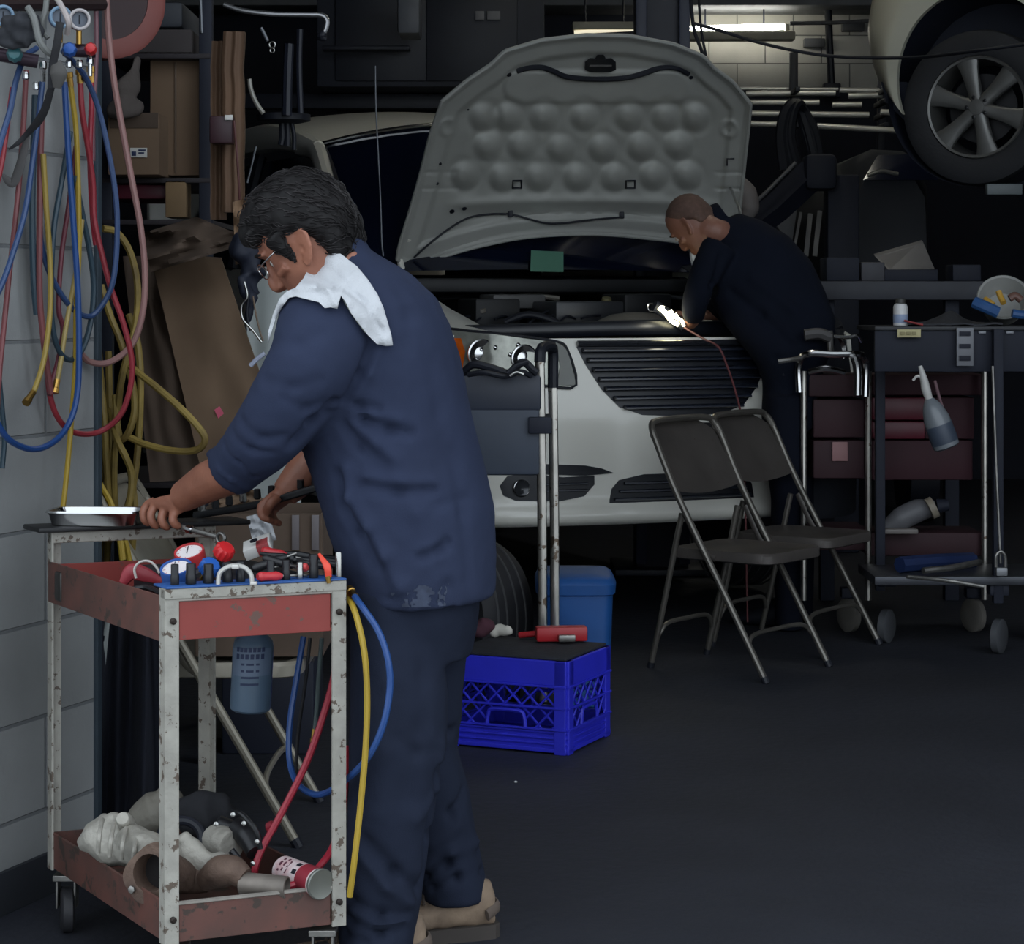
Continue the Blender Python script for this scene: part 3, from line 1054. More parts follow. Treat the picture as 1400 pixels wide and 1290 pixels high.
hose('charging_hose', pl_([(17, 120), (10, 170), (3, 220), (-6, 260)], .10), .0055, M_hoRd, 'thin red hose at the upper left edge', gp)
hose('charging_hose', pl_([(36, 96), (32, 170), (27, 240), (20, 310), (12, 380), (6, 440), (0, 500), (-4, 560)], .08), .0058, M_hoRb,
     'dull red hose drifting down to the left edge below the glove', gp)
hose('charging_hose', pl_([(57, 150), (55, 230), (54, 320), (54, 400), (58, 450), (64, 500), (70, 538)], .08), .0068, M_hoRb,
     'brownish red hose hanging straight with its end beside a yellow one', gp)
hose('charging_hose', pl_([(59, 210), (63, 280), (68, 350), (69, 410), (65, 460), (58, 500), (46, 535), (36, 550)], .10), .0060, M_hoYd,
     'yellowish hose with a free brass end pointing down left', gp, ends=[(7, 6, .035)])
hose('charging_hose', pl_([(96, 180), (84, 250), (74, 310), (70, 380), (71, 440), (80, 478), (96, 492), (112, 478), (124, 440), (128, 390), (122, 340), (112, 290), (102, 240)], .09), .0062, M_hoT,
     'dark teal hose forming a narrow loop in the middle of the pier', gp)
hose('charging_hose', pl_([(104, 200), (94, 280), (84, 350), (80, 420), (86, 450), (80, 490), (72, 520), (67, 540)], .07), .0056, mat('hose_maroon', (104, 44, 56), 0.5), 'maroon hose hanging behind the dark teal loop', gp)
hose('charging_hose', pl_([(112, 300), (104, 370), (95, 420), (88, 460), (82, 500), (75, 536)], .09), .0056, mat('hose_tan', (160, 140, 84), 0.5), 'tan hose with a rounded brass end beside the maroon one', gp, ends=[(5, 4, .03)])
hose('charging_hose', pl_([(48, 130), (46, 200), (44, 290), (46, 380), (50, 430)], .06), .007, M_hoT, 'dark blue grey hose flat against the block wall', gp)
hose('air_hose', pl_([(145, -20), (148, 40), (155, 105), (166, 170), (180, 245), (192, 310), (198, 370), (196, 420), (186, 460), (170, 482), (146, 496), (122, 494), (108, 480)], .03), .0072, M_hoP,
     'pinkish brown air hose dropping from above past the cardboard box', gp)
hose('air_hose', pl_([(131, 0), (132, 60), (130, 110), (127, 160), (127, 220)], .05), .0055, mat('hose_mauve', (120, 84, 92), 0.5), 'mauve hose running down the pier corner from the top', gp)
hose('charging_hose', pl_([(-3, 500), (3, 560), (6, 600), (3, 640)], .05), .0055, M_hoT, 'dark hose end at the far left edge below the blue loop', gp)

# hook rail that carries the sets
mb = MB()
a, b = W(-30, 6, wd_(-30) - .04), W(140, 6, 4.88 - .04)
mb.tube([a, b], .014, 8, sm=0)
rail = tag(build('hook_rail', mb, mat('rail_dark', (48, 34, 36), 0.6, 0.3)), 'dark steel rail across the top of the block pier holding hoses', 'rail')


def gauge_set(D, gauges, knobs, body, lab, hooks):
    g = thing('manifold_gauge_set', lab, 'gauge set', W(*body[0], D))
    build('manifold_body', MB().tube([W(body[0][0], body[0][1], D), W(body[1][0], body[1][1], D + .02)], .014, 12, sm=0), mat('manifold_purple', (62, 48, 60), 0.4, 0.5), g)
    for px, py, r, m_, lab2, ring_m in gauges:
        c = W(px, py, D - .01)
        ax = V((.30, -.95, -.05)).normalized()
        gg = build('gauge', MB().lathe(c + ax * -.02, ax, [(r * .7, -.01), (r, 0), (r, .028), (r * .96, .032), (r * .84, .032), (r * .82, .024), (.001, .024)], 28), m_, g, label=lab2)
        build('dial', MB().lathe(c + ax * .0045, ax, [(r * .8, 0), (r * .8, .001)], 24), mat('dial_grey', (96, 106, 120), 0.4), gg)
        build('bezel', MB().tube([c + ax * .014 + (ax.orthogonal().normalized() * cos(k * pi / 6) + ax.cross(ax.orthogonal().normalized()) * sin(k * pi / 6)) * r * .92 for k in range(12)], .0035, 8, sm=3, closed=True), ring_m, gg)
        build('needle', MB().box(c + ax * .007, (.002, .002, r * .9), .0005), M_black, gg)
        build('gauge_stem', cyl(c + V((0, 0, -r)), c + V((0, 0, -r - .03)), .006), M_brass, g)
    for px, py, r, m_ in knobs:
        c = W(px, py, D - .03)
        ax = V((.15, -.97, .1)).normalized()
        u = ax.orthogonal().normalized()
        w = ax.cross(u)
        rings = []
        for rr, h in ((.7, -.012), (1, -.008), (1, .006), (.75, .014), (.3, .016)):
            rings.append([c + ax * h + (u * cos(2 * pi * i / 48) + w * sin(2 * pi * i / 48)) * r * rr * (1 + .05 * cos(16 * pi * i / 48)) for i in range(48)])
        build('valve_knob', MB().loft(rings), m_, g)
        build('valve_stem', cyl(c, c - ax * .05, .005), M_brass, g)
    for px, py0, py1 in hooks:
        build('fitting', MB().lathe(W(px, py0, D), (0, 0, -1), [(.006, 0), (.0075, .004), (.0075, .014), (.005, .016), (.005, (py1 - py0) * D / F)], 8), M_chrome, g)
    return g


gl = gauge_set(4.55, [(82, 24, .022, M_gblue, 'blue gauge', mat('bezel_blue', (120, 150, 176), 0.3)), (108, 27, .021, M_gred, 'red gauge', mat('bezel_grey', (190, 184, 184), 0.3))],
               [(95, 68, .0145, blue), (124, 67, .0125, MATS['knob_red'])], ((86, 68), (130, 70)),
               'hanging gauge set with a blue and a red gauge and knobs by the pier corner', [(94, 82, 92), (109, 82, 92), (123, 78, 104)])
g2 = gauge_set(4.42, [(4, 22, .020, M_gblue, 'blue gauge', MATS['bezel_blue'])], [(20, 74, .0155, mat('knob_teal', (62, 118, 124), 0.35))], ((-4, 74), (52, 84)),
               'hanging gauge set with a teal knob half hidden by the black glove', [(35, 98, 108), (59, 84, 112), (49, 112, 123)])
# black glove and grey tangle
gv = thing('work_glove', 'crumpled dark work glove hung over the left gauge set', 'glove', W(30, 66, 4.36))
mb = MB()
for r in (blob([(10, 48, 4.36, 22, .5), (28, 40, 4.36, 30, .5), (46, 46, 4.36, 24, .5)]), blob([(16, 58, 4.36, 12, .6), (14, 44, 4.35, 12, .6), (26, 22, 4.36, 10, .6)]), blob([(36, 60, 4.35, 12, .6), (40, 40, 4.35, 13, .6), (42, 20, 4.36, 9, .6)])):
    mb.loft(r)
build('glove_body', wobble(fuse(mb, .004, 2), .014, 42), mat('glove_black', (48, 50, 56), 0.8, var=0.4, vs=20), gv, smooth=60)
hose('cable_tangle', [(38, 10, 4.34), (46, 24, 4.33), (50, 40, 4.33), (54, 56, 4.33), (62, 68, 4.34), (70, 74, 4.36)], .007, mat('cable_grey', (120, 122, 120), 0.6), 'grey cable end curling over the glove', 'grey cables at the gauge sets')
hose('cable_tangle', [(76, -5, 4.36), (84, 8, 4.35), (90, 20, 4.34), (94, 32, 4.34), (92, 46, 4.36)], .006, mat('cable_pale', (180, 170, 168), 0.5), 'pale cable hanging in front of the blue gauge', 'grey cables at the gauge sets')
hose('cable_tangle', [(64, -5, 4.38), (62, 15, 4.37), (58, 30, 4.37), (60, 44, 4.38), (66, 52, 4.38)], .006, MATS['cable_grey'], 'grey looped cable between the glove and the blue gauge', 'grey cables at the gauge sets')
st_ = thing('leather_strap', 'dark strap hanging over the gauge set with a torn tail to the left', 'strap', W(70, 110, 4.36))
build('strap_band', MB().tube([W(82, 30, 4.33), (W(78, 60, 4.34)), W(72, 90, 4.36), W(70, 120, 4.38)], .008, 10, flat=.35, ref=(1, 0, 0)), M_strap, st_)
build('strap_pouch', MB().tube([W(76, 84, 4.36), W(80, 100, 4.36), W(78, 120, 4.37)], [.010, .018, .008], 12, flat=.4, ref=(1, 0, 0)), mat('pouch_grey', (84, 82, 80), 0.8), st_)
build('strap_tail', MB().tube([W(70, 120, 4.38), W(62, 148, 4.42), W(52, 166, 4.45), W(36, 184, 4.48), (W(24, 196, 4.48)), W(12, 204, 4.48)], [.007, .008, .009, .006, .005, .002], 10, flat=.3, ref=(1, 0, 0)), M_strap, st_)
build('strap_tail', MB().tube([W(38, 184, 4.5), W(33, 205, 4.5), W(26, 232, 4.5), W(18, 250, 4.5), W(10, 246, 4.5), W(3, 238, 4.5)], [.005, .008, .010, .009, .008, .003], 10, flat=.35, ref=(1, 0, 0)), mat('strap_grey', (78, 76, 76), 0.8), st_)
# terracotta hose reel at the top of the corner
rl = thing('hose_reel', 'terracotta coloured round hose reel at the top behind the pier corner', 'hose reel', W(150, 60, 5.15))
c = W(142, -2, 5.2)
ax = V((.55, -.83, 0)).normalized()
build('reel_rim', MB().lathe(c, ax, [(.10, -.03), (.135, -.035), (.145, -.03), (.145, .03), (.135, .035), (.10, .03), (.1, -.03)], 40, cap=False), mat('terracotta', (124, 66, 60), 0.6), rl)
build('reel_drum', MB().lathe(c, ax, [(.1, -.028), (.1, .028)], 30), mat('reel_dark', (52, 30, 32), 0.6), rl)
# coil of dirty yellow air hose behind the corner
M_coil = mat('dirty_yellow', (150, 128, 62), 0.6, var=0.4, vs=14, col2=(104, 86, 44))
D0 = 5.15
strands = [
    [(140, 312, 0), (160, 318, .03), (178, 345, .04), (188, 390, .03), (186, 440, .02), (176, 480, 0), (166, 520, .0), (160, 580, .02), (156, 640, .03), (158, 700, .04), (166, 730, .05)],
    [(132, 440, .0), (136, 500, .02), (142, 570, .0), (146, 640, .0), (150, 700, .02), (160, 722, .03), (172, 700, .03), (184, 650, .02), (190, 590, .02), (192, 520, .02), (188, 470, .03), (176, 430, .05)],
    [(138, 390, .04), (150, 430, .03), (166, 470, .02), (180, 520, .0), (184, 560, -.02), (176, 590, -.02), (166, 600, -.01), (160, 580, 0), (158, 540, .02)],
    [(150, 560, .06), (160, 600, -.02), (172, 625, -.03), (180, 650, -.02), (176, 690, -.02), (160, 724, -.02), (148, 740, 0)],
    [(136, 540, .07), (140, 620, .06), (140, 700, .06), (136, 760, .08), (134, 800, .1)],
    [(148, 480, .08), (150, 560, .07), (152, 640, .07), (148, 720, .07), (146, 770, .09)],
    [(178, 640, .05), (184, 690, .05), (182, 730, .06), (180, 760, .08)],
]
for k, s_ in enumerate(strands):
    hose('air_hose_coil', [(x, y, D0 + o) for x, y, o in s_], .0085, M_coil,
         ['dirty yellow hose strand arching highest from behind the pier corner', 'dirty yellow hose strand making the long narrow coil loop', 'dirty yellow hose strand in a short hook at the middle of the coil',
          'dirty yellow hose strand crossing low through the coil', 'dirty yellow hose strand closest to the pier corner', 'dirty yellow hose strand hanging behind the coil',
          'dirty yellow hose strand ending right of the coil bottom'][k], 'dirty yellow hose strands behind the pier')
hose('air_hose_coil', [(178, 500, 5.12), (192, 512, 5.1), (215, 530, 5.08), (245, 556, 5.06), (268, 580, 5.05), (280, 598, 5.05), (274, 612, 5.06), (255, 617, 5.08), (225, 614, 5.1), (195, 606, 5.12), (172, 595, 5.14)], .0085, M_coil,
     'dirty yellow hose loop reaching furthest right toward the mechanic', 'dirty yellow hose strands behind the pier')
hose('air_hose', [(130, 650, 4.98), (140, 668, 4.97), (152, 690, 4.96), (163, 730, 4.95), (168, 765, 4.95)], .0075, M_hoY, 'bright yellow hose behind the raised end of the cart', gp)
hose('air_hose', [(168, 730, 5.0), (174, 750, 5.0), (178, 775, 5.0)], .0065, M_hoY, 'short yellow hose strand just right of another behind the cart', gp)
# ---------------------------------------------------------------- cardboard, boards and junk behind the pier
M_card = mat('brown_cardboard', (118, 96, 76), 0.85, var=0.2, vs=5)
M_cardd = mat('dirty_cardboard', (92, 76, 64), 0.85, var=0.35, vs=6)
M_tape = mat('carton_seam', (98, 80, 64), 0.6)
M_wood = mat('brown_board', (104, 78, 58), 0.75, var=0.4, vs=5)


def bx(px0, py0, px1, py1, D, dep):     # a box whose front face spans those pixels at depth D
    a, b = W(px0, py0, D), W(px1, py1, D)
    return ((a + b) / 2 + V((0, dep / 2, 0))), (abs(b.x - a.x), dep, abs(b.z - a.z))


# the shelf rack that holds the cartons
rk = thing('shelf_rack', 'dark steel shelf rack standing behind the pier with cartons on it', 'shelf', (-1.05, 6.2, 0))
for px in (146, 282):
    for dd in (6.02, 6.6):
        q = W(px, 400, dd)
        build('upright', MB().box((q.x, dd, 1.25), (.035, .035, 2.5), .002), M_hazed, rk)
for py, nm in ((243, 0), (73, 0), (300, 0), (660, 0)):
    c, s = bx(140, py, 288, py + 7, 6.0, .62)
    build('shelf_board', MB().box(c, s, .002), mat('shelf_dark', (40, 34, 38), 0.7), rk)
c, s = bx(205, 82, 276, 240, 6.05, .5)
b1 = thing('carton', 'tall brown carton on the rack beside the wooden boards', 'box', (c.x, c.y, c.z - s[2] / 2))
build('carton_body', MB().box(c, s, .004), M_card, b1)
q = W(240, 160, 6.05)
build('flap_seam', MB().box((q.x, 6.048, c.z), (.006, .004, s[2] * .96), .001), M_tape, b1)
c, s = bx(147, 155, 218, 239, 5.9, .4)
b2 = thing('carton', 'shorter brown carton with a small white label in front of the tall one', 'box', (c.x, c.y, c.z - s[2] / 2))
build('carton_body', MB().box(c, s, .004), M_card, b2)
lc, ls = bx(178, 202, 201, 215, 5.895, .004)
lbl = build('paper_label', MB().box(lc, ls, .0005), mat('label_white', (214, 212, 206), 0.6), b2)
for (x0, y0, x1, y1) in ((180, 207, 186, 213), (189, 204, 199, 206.5), (189, 208, 197, 210)):
    lc, ls = bx(x0, y0, x1, y1, 5.8935, .002)
    build('label_print', MB().box(lc, ls, .0002), M_ink, lbl)
fc, fs = bx(150, 154, 216, 175, 5.897, .003)
build('top_flap', MB().box(fc, fs, .001), M_cardd, b2)
fb = MB()
for r in (blob([(165, 148, 5.88, 14, .6), (172, 125, 5.88, 16, .6), (184, 96, 5.9, 12, .6), (190, 84, 5.92, 10, .6)]), blob([(150, 152, 5.88, 12, .6), (168, 146, 5.86, 14, .6), (188, 146, 5.88, 12, .6)])):
    fb.loft(r)
tag(build('dust_cloth', wobble(fuse(fb, .007, 2), .018, 16), mat('cloth_taupe', (96, 88, 84), 0.9, bump=0.2), smooth=60), 'crumpled taupe cloth on top of the labelled carton', 'cloth')
c, s = bx(172, 40, 262, 72, 6.0, .4)
tag(build('carton', MB().box(c, s, .004), mat('carton_dark', (64, 58, 58), 0.85)), 'dark flat carton on the highest shelf of the rack', 'box')
c, s = bx(180, 2, 250, 38, 6.05, .35)
tag(build('plastic_case', MB().box(c, s, .012), mat('case_grey', (50, 54, 62), 0.6)), 'grey plastic case stacked over the dark flat carton', 'case')
c, s = bx(146, 252, 240, 272, 6.05, .3)
tag(build('tool_case', MB().box(c, s, .006), mat('case_maroon', (92, 26, 44), 0.5)), 'maroon flat case on the shelf below the cartons', 'case')
c, s = bx(226, 246, 254, 297, 6.0, .1)
tag(build('wood_block', MB().box(c, s, .003), mat('pale_wood', (128, 104, 74), 0.8)), 'short pale wood block right of the maroon case', 'wood')
# two boards with hanging paper-like grain
for k, (x0, y0, x1, y1, D, lab) in enumerate(((288, 56, 308, 300, 5.75, 'narrow brown board standing left of a wider one'), (304, 43, 333, 290, 5.7, 'wider brown wooden board standing upright behind the mechanic'))):
    c, s = bx(x0, y0, x1, y1, D, .03)
    mb = MB()
    n = 22
    prof = []
    for j in range(n + 1):
        x = -s[0] / 2 + s[0] * j / n
        prof.append(V((c.x + x, D - .004 * noise.noise(V((x * 90, k * 5, 0))) - .003 * sin(x * 240), 0)))
    rings = []
    for zi in range(15):
        z = c.z - s[2] / 2 + s[2] * zi / 14
        sh = .006 * noise.noise(V((zi * .4, k * 3, 1)))
        rings.append([p + V((sh, 0, z)) for p in prof] + [V((c.x + s[0] / 2 + sh, D + .03, z)), V((c.x - s[0] / 2 + sh, D + .03, z))])
    mb.loft(rings)
    tag(build('wooden_board', mb, M_wood, smooth=50), lab, 'board', 'boards behind the mechanic')
bs_ = thing('switch_box', 'small dark red switch box fixed on the wooden boards', 'switch box', W(304, 178, 5.66))
c, s = bx(286, 158, 318, 196, 5.64, .05)
build('box_body', MB().box(c, s, .006), mat('box_maroon', (56, 28, 36), 0.5), bs_)
c, s = bx(307, 157, 318, 164, 5.632, .01)
build('paper_tag', MB().box(c, s, .001), MATS['label_white'], bs_)
hose('wire', [(320, 165, 5.63), (323, 200, 5.62), (326, 240, 5.62), (328, 285, 5.64)], .003, mat('wire_brown', (84, 46, 44), 0.6), 'thin reddish wire running down from the switch box', 'wires by the boards')
# crumpled kraft paper and leaning cardboard sheet
def leaf(name, poly, D0_, D1_, m, lab, cat, thick=.008, crumple=0.0):
    """quad sheet given by four pixels TL TR BR BL, top at D0_ and bottom at D1_"""
    (a, b, c, d) = poly
    def fn(u, v):
        x = (a[0] * (1 - u) + b[0] * u) * (1 - v) + (d[0] * (1 - u) + c[0] * u) * v
        y = (a[1] * (1 - u) + b[1] * u) * (1 - v) + (d[1] * (1 - u) + c[1] * u) * v
        D = D0_ + (D1_ - D0_) * v + crumple * noise.noise(V((u * 4, v * 4, D0_ * 7)))
        return W(x, y, D)
    return tag(build(name, MB().sheet(fn, 16, 16, (0, thick, 0)), m, smooth=50), lab, cat)


leaf('kraft_paper', [(196, 318), (268, 296), (350, 330), (206, 372)], 5.75, 5.6, M_cardd, 'crumpled brown kraft paper lying over the leaning cardboard', 'paper', .006, .12)
leaf('kraft_paper', [(318, 276), (346, 268), (352, 352), (322, 362)], 5.6, 5.55, mat('tan_paper', (142, 114, 88), 0.85, var=0.3), 'torn tan paper patch in front of the mechanic face', 'paper', .005, .06)
leaf('cardboard_sheet', [(205, 345), (302, 352), (372, 560), (286, 690)], 5.8, 5.35, M_card, 'big brown cardboard sheet leaning behind the arm of the mechanic', 'cardboard', .01, .02)
leaf('cardboard_sheet', [(168, 350), (212, 350), (278, 654), (205, 659)], 5.95, 5.7, M_cardd, 'darker cardboard sheet left of the big leaning one', 'cardboard', .01, .03)
leaf('pink_sticker', [(293, 560), (300, 555), (310, 572), (302, 580)], 5.46, 5.45, mat('sticker_pink', (196, 84, 108), 0.6), 'small pink sticker on the leaning cardboard', 'sticker', .002)
mb = MB()
for r in (blob([(322, 330, 5.5, 14), (340, 345, 5.5, 20), (345, 372, 5.5, 18), (342, 400, 5.5, 12)]), blob([(332, 380, 5.48, 8), (342, 410, 5.46, 9), (338, 440, 5.46, 6)])):
    mb.loft(r)
tag(build('wire_bundle', wobble(fuse(mb, .007, 2), .012, 30), M_hazed, smooth=60), 'black bundle of wiring hanging before the mechanic face', 'wires')
for k, (pts, r, m_, lab) in enumerate((
    ([(334, 385, 5.42), (338, 405, 5.42), (330, 418, 5.42), (332, 436, 5.42), (346, 452, 5.42), (358, 468, 5.42)], .003, M_silver, 'pale bent wire with a clip under the black bundle'),
    ([(340, 400, 5.44), (338, 430, 5.44), (342, 452, 5.44)], .0025, M_black, 'short straight black wire under the bundle'),
    ([(346, 405, 5.43), (350, 430, 5.43), (356, 455, 5.43), (360, 466, 5.43)], .0022, mat('wire_tan', (110, 92, 76), 0.5), 'thin tan wire slanting to the right under the bundle'),
    ([(342, 500, 5.4), (352, 490, 5.4), (362, 483, 5.4)], .006, mat('wire_pale', (170, 176, 196), 0.4), 'pale plug end peeking out above the sleeve'))):
    hose('wire', pts, r, m_, lab, 'wires by the mechanic face')
# open brown carton behind the cart with a socket rail in front of it
c, s = bx(268, 702, 440, 897, 5.2, .28)
oc = thing('carton', 'open brown carton standing on the beige chair behind the cart tools', 'box', (c.x, c.y, c.z - s[2] / 2))
zz = c.z - s[2] / 2
mb = MB()
mb.box(c + V((0, -s[1] / 2, 0)), (s[0], .006, s[2]), .001)
mb.box(c + V((0, s[1] / 2, 0)), (s[0], .006, s[2]), .001)
mb.box(c + V((-s[0] / 2, 0, 0)), (.006, s[1], s[2]), .001)
mb.box(c + V((s[0] / 2, 0, 0)), (.006, s[1], s[2]), .001)
mb.box((c.x, c.y, zz + .003), (s[0], s[1], .006), .001)
build('carton_body', mb, M_cardd, oc, smooth=0)
for px in (404, 431):
    c2, s2 = bx(px - 5, 704, px + 5, 752, 5.19, .004)
    build('tape_strip', MB().box(c2, s2, .0005), mat('tape_grey', (110, 104, 106), 0.4), oc)
leaf('kraft_paper', [(292, 684), (340, 664), (366, 688), (300, 704)], 4.98, 4.9, M_card, 'fold of brown paper rising from the open carton', 'paper', .005, .05)
leaf('plastic_bag', [(337, 706), (366, 699), (378, 738), (346, 742)], 4.86, 4.84, mat('clear_bag', (190, 192, 196), 0.25, var=0.3, vs=22), 'clear plastic bag hanging over the open carton', 'bag', .004, .02)
# dark coat on the chair behind the cart

leaf('pale_fill_sheet', [(338, 366), (410, 362), (412, 886), (336, 886)], 6.35, 6.2, mat('sheet_grey', (168, 174, 172), 0.5, var=.15, vs=4), 'added pale sheet standing in for a bright panel behind the black wiring, left of the white towel', 'sheet', .01, .01)  # added sheet, its pale colour fills in a bright area

q = W(374, 0, 6.28)
tag(build('metal_box', MB().box((q.x, 6.28, .13), (.26, .3, .26), .01), M_hazed), 'low black box on the floor behind the beige chair', 'box')
# ---------------------------------------------------------------- folding chairs
M_chair = mat('taupe_metal', (84, 79, 76), 0.5, 0.3, var=0.3, vs=7, chip=(70, 60, 54), chips=60, chipw=0.16)
M_chairt = mat('chair_tube', (112, 108, 102), 0.36, 0.6, var=0.3, vs=12)
M_beige = mat('beige_metal', (150, 144, 130), 0.45, 0.2, var=0.25)
M_beiget = mat('beige_tube', (140, 134, 120), 0.4, 0.3, var=0.25)


def make_chair(ms, mt, lab, group, loc, ang, w=.42, hh=.83):
    root = thing('folding_chair', lab, 'chair', (0, 0, 0), group)
    hw = w / 2
    for s in (-1, 1):
        build('long_leg', MB().tube([(.2375, s * hw, .012), (.10, s * hw, .25), (-.10, s * hw, .59), (-.20, s * hw, hh - .06), (-.222, s * (hw - .012), hh - .02)], .0115, 10, sm=5), mt, root)
        build('foot_cap', MB().tube([(.2445, s * hw, 0), (.234, s * hw, .02)], .0135, 10, sm=0), M_black, root)
        build('short_leg', MB().tube([(-.2375, s * (hw - .03), .012), (-.19, s * (hw - .03), .2), (-.11, s * (hw - .03), .54)], .0105, 10, sm=5), mt, root)
        build('foot_cap', MB().tube([(-.240, s * (hw - .03), 0), (-.2345, s * (hw - .03), .02)], .0125, 10, sm=0), M_black, root)
        build('hinge_bracket', MB().tube([(-.09, s * (hw - .015), .54), (-.02, s * (hw - .02), .42), (.03, s * (hw - .02), .395)], .010, 8, flat=.35, ref=(1, 0, 0)), ms, root)
    # bowed braces between the feet
    build('brace', MB().tube([(.175, -hw, .11), (.16, -hw + .05, .145), (.155, 0, .15), (.16, hw - .05, .145), (.175, hw, .11)], .008, 8), mt, root)
    build('brace', MB().tube([(-.215, -hw + .03, .10), (-.205, -hw + .08, .15), (-.205, 0, .155), (-.205, hw - .08, .15), (-.215, hw - .03, .10)], .008, 8), mt, root)
    # top hoop
    build('top_hoop', MB().tube([(-.20, -hw, hh - .06), (-.222, -hw + .012, hh - .022), (-.231, -hw + .05, hh - .004), (-.235, 0, hh), (-.231, hw - .05, hh - .004), (-.222, hw - .012, hh - .022), (-.20, hw, hh - .06)], .0115, 10), mt, root)

    def back(u, v):                     # curved panel hung inside the hoop
        y = (u - .5) * 2
        z0, z1 = .60 - .0 + .02 * (y * y), hh - .006 - .05 * max(0, abs(y) - .55) ** 1.5 * 3
        z = z0 + (z1 - z0) * v
        x = -.105 - (z - .60) * .585 - .02 * (1 - y * y)
        return V((x, y * (hw - .004), z))
    build('backrest', MB().sheet(back, 24, 12, (.004, 0, 0)), ms, root, smooth=50)
    # pressed seat pan with rounded corners and a turned down lip
    rg = []
    sx, sy = .205, hw - .022
    for k, z in ((.95, .385), (1.0, .39), (1.0, .415), (.97, .423), (.90, .421), (.80, .414), (.4, .411), (.05, .410)):
        rg.append(ring((.04, 0, z), (sx * k, 0, 0), (0, sy * k, 0), 40, 7))
    build('seat', MB().loft(rg), ms, root, smooth=40)
    root.location = loc
    root.rotation_euler = (0, 0, ang)
    return root


gpc = 'brown folding chairs near the minivan'
cA = on = V((.778, 7.58, 0))
make_chair(M_chair, M_chairt, 'brown metal folding chair nearest the crate, its backrest facing the camera', gpc, (cA.x, cA.y, 0), -0.656, hh=.855)
cBf = (W(1106, 857, 8.53) + W(1200, 882, 8.07)) / 2
angB = math.atan2(.187 * .0 + .19, .49) - .45
make_chair(M_chair, M_chairt, 'brown metal folding chair further back, half hidden behind the nearer chair', gpc, (1.035, 8.06, 0), -.62, hh=.85)
make_chair(M_beige, M_beiget, 'beige folding chair standing behind the loaded cart', None, (-.735, 5.33, 0), -.02, w=.46)
# dark coat hung over the beige chair / cart end
ct = thing('work_coat', 'dark navy coat hanging in the gap between the pier and the cart', 'coat', W(185, 1120, 5.05))
mb = MB()


def coat(u, v):
    x = 126 + 106 * u - 10 * v * (1 - u)
    D = 5.02 - .04 * sin(u * 9 + v * 1.5) - .03 * sin(u * 21) - .03 * v
    return W(x, 838 + 285 * v + 6 * sin(u * 7), D)


mb.sheet(coat, 40, 20, (0, .03, 0))
build('coat_cloth', mb, mat('coat_navy', (22, 26, 40), 0.9, bump=0.2), ct, smooth=70)
build('coat_hanger', MB().tube([W(126, 842, 5.03), W(160, 834, 5.03), W(200, 834, 5.03), W(236, 846, 5.03)], .006, 8), M_black, ct)
pp = thing('printed_sheet', 'creased printed paper sheet hanging beside the pier corner', 'paper', W(138, 910, 4.98))


def psh(u, v):
    return W(124 + 26 * u - 6 * v * u, 850 + 62 * v, 4.99 + .01 * sin(5 * u + 3 * v))


build('sheet_paper', MB().sheet(psh, 10, 10, (0, .002, 0)), mat('sheet_grey', (186, 184, 172), 0.8), pp, smooth=60)
for k, (u0, v0, u1, v1) in enumerate(((.2, .3, .8, .42), (.15, .5, .6, .7), (.2, .8, .7, .88))):
    q = [psh(u0, v0), psh(u1, v0), psh(u1, v1), psh(u0, v1)]
    build('sheet_print', MB().prism([p + V((0, -.004, 0)) for p in q], (0, .002, 0)), M_hazed, pp, smooth=0)
hose('air_hose', [(127, 960, 5.0), (132, 985, 5.0), (130, 1010, 5.0), (124, 1035, 5.0)], .008, M_hoY, 'yellow hose bend showing low behind the pier corner', 'hoses hanging on the block pier')

# ---------------------------------------------------------------- blue milk crate
M_crate = mat('crate_blue', (44, 48, 200), 0.42, var=0.2, vs=6)
c0 = V((.153, 6.115, 0))
e1 = V((.129, .29, 0)).normalized()
e2 = V((-e1.y, e1.x, 0))
cl, cw_, ch = .37, .32, .262          # along e2 (left), along e1 (right face), height
XM = frame(c0, e2, e1)
cr_t = thing('milk_crate', 'blue plastic milk crate with lattice sides on the floor behind the mechanic', 'crate', c0 + e2 * cl / 2 + e1 * cw_ / 2)


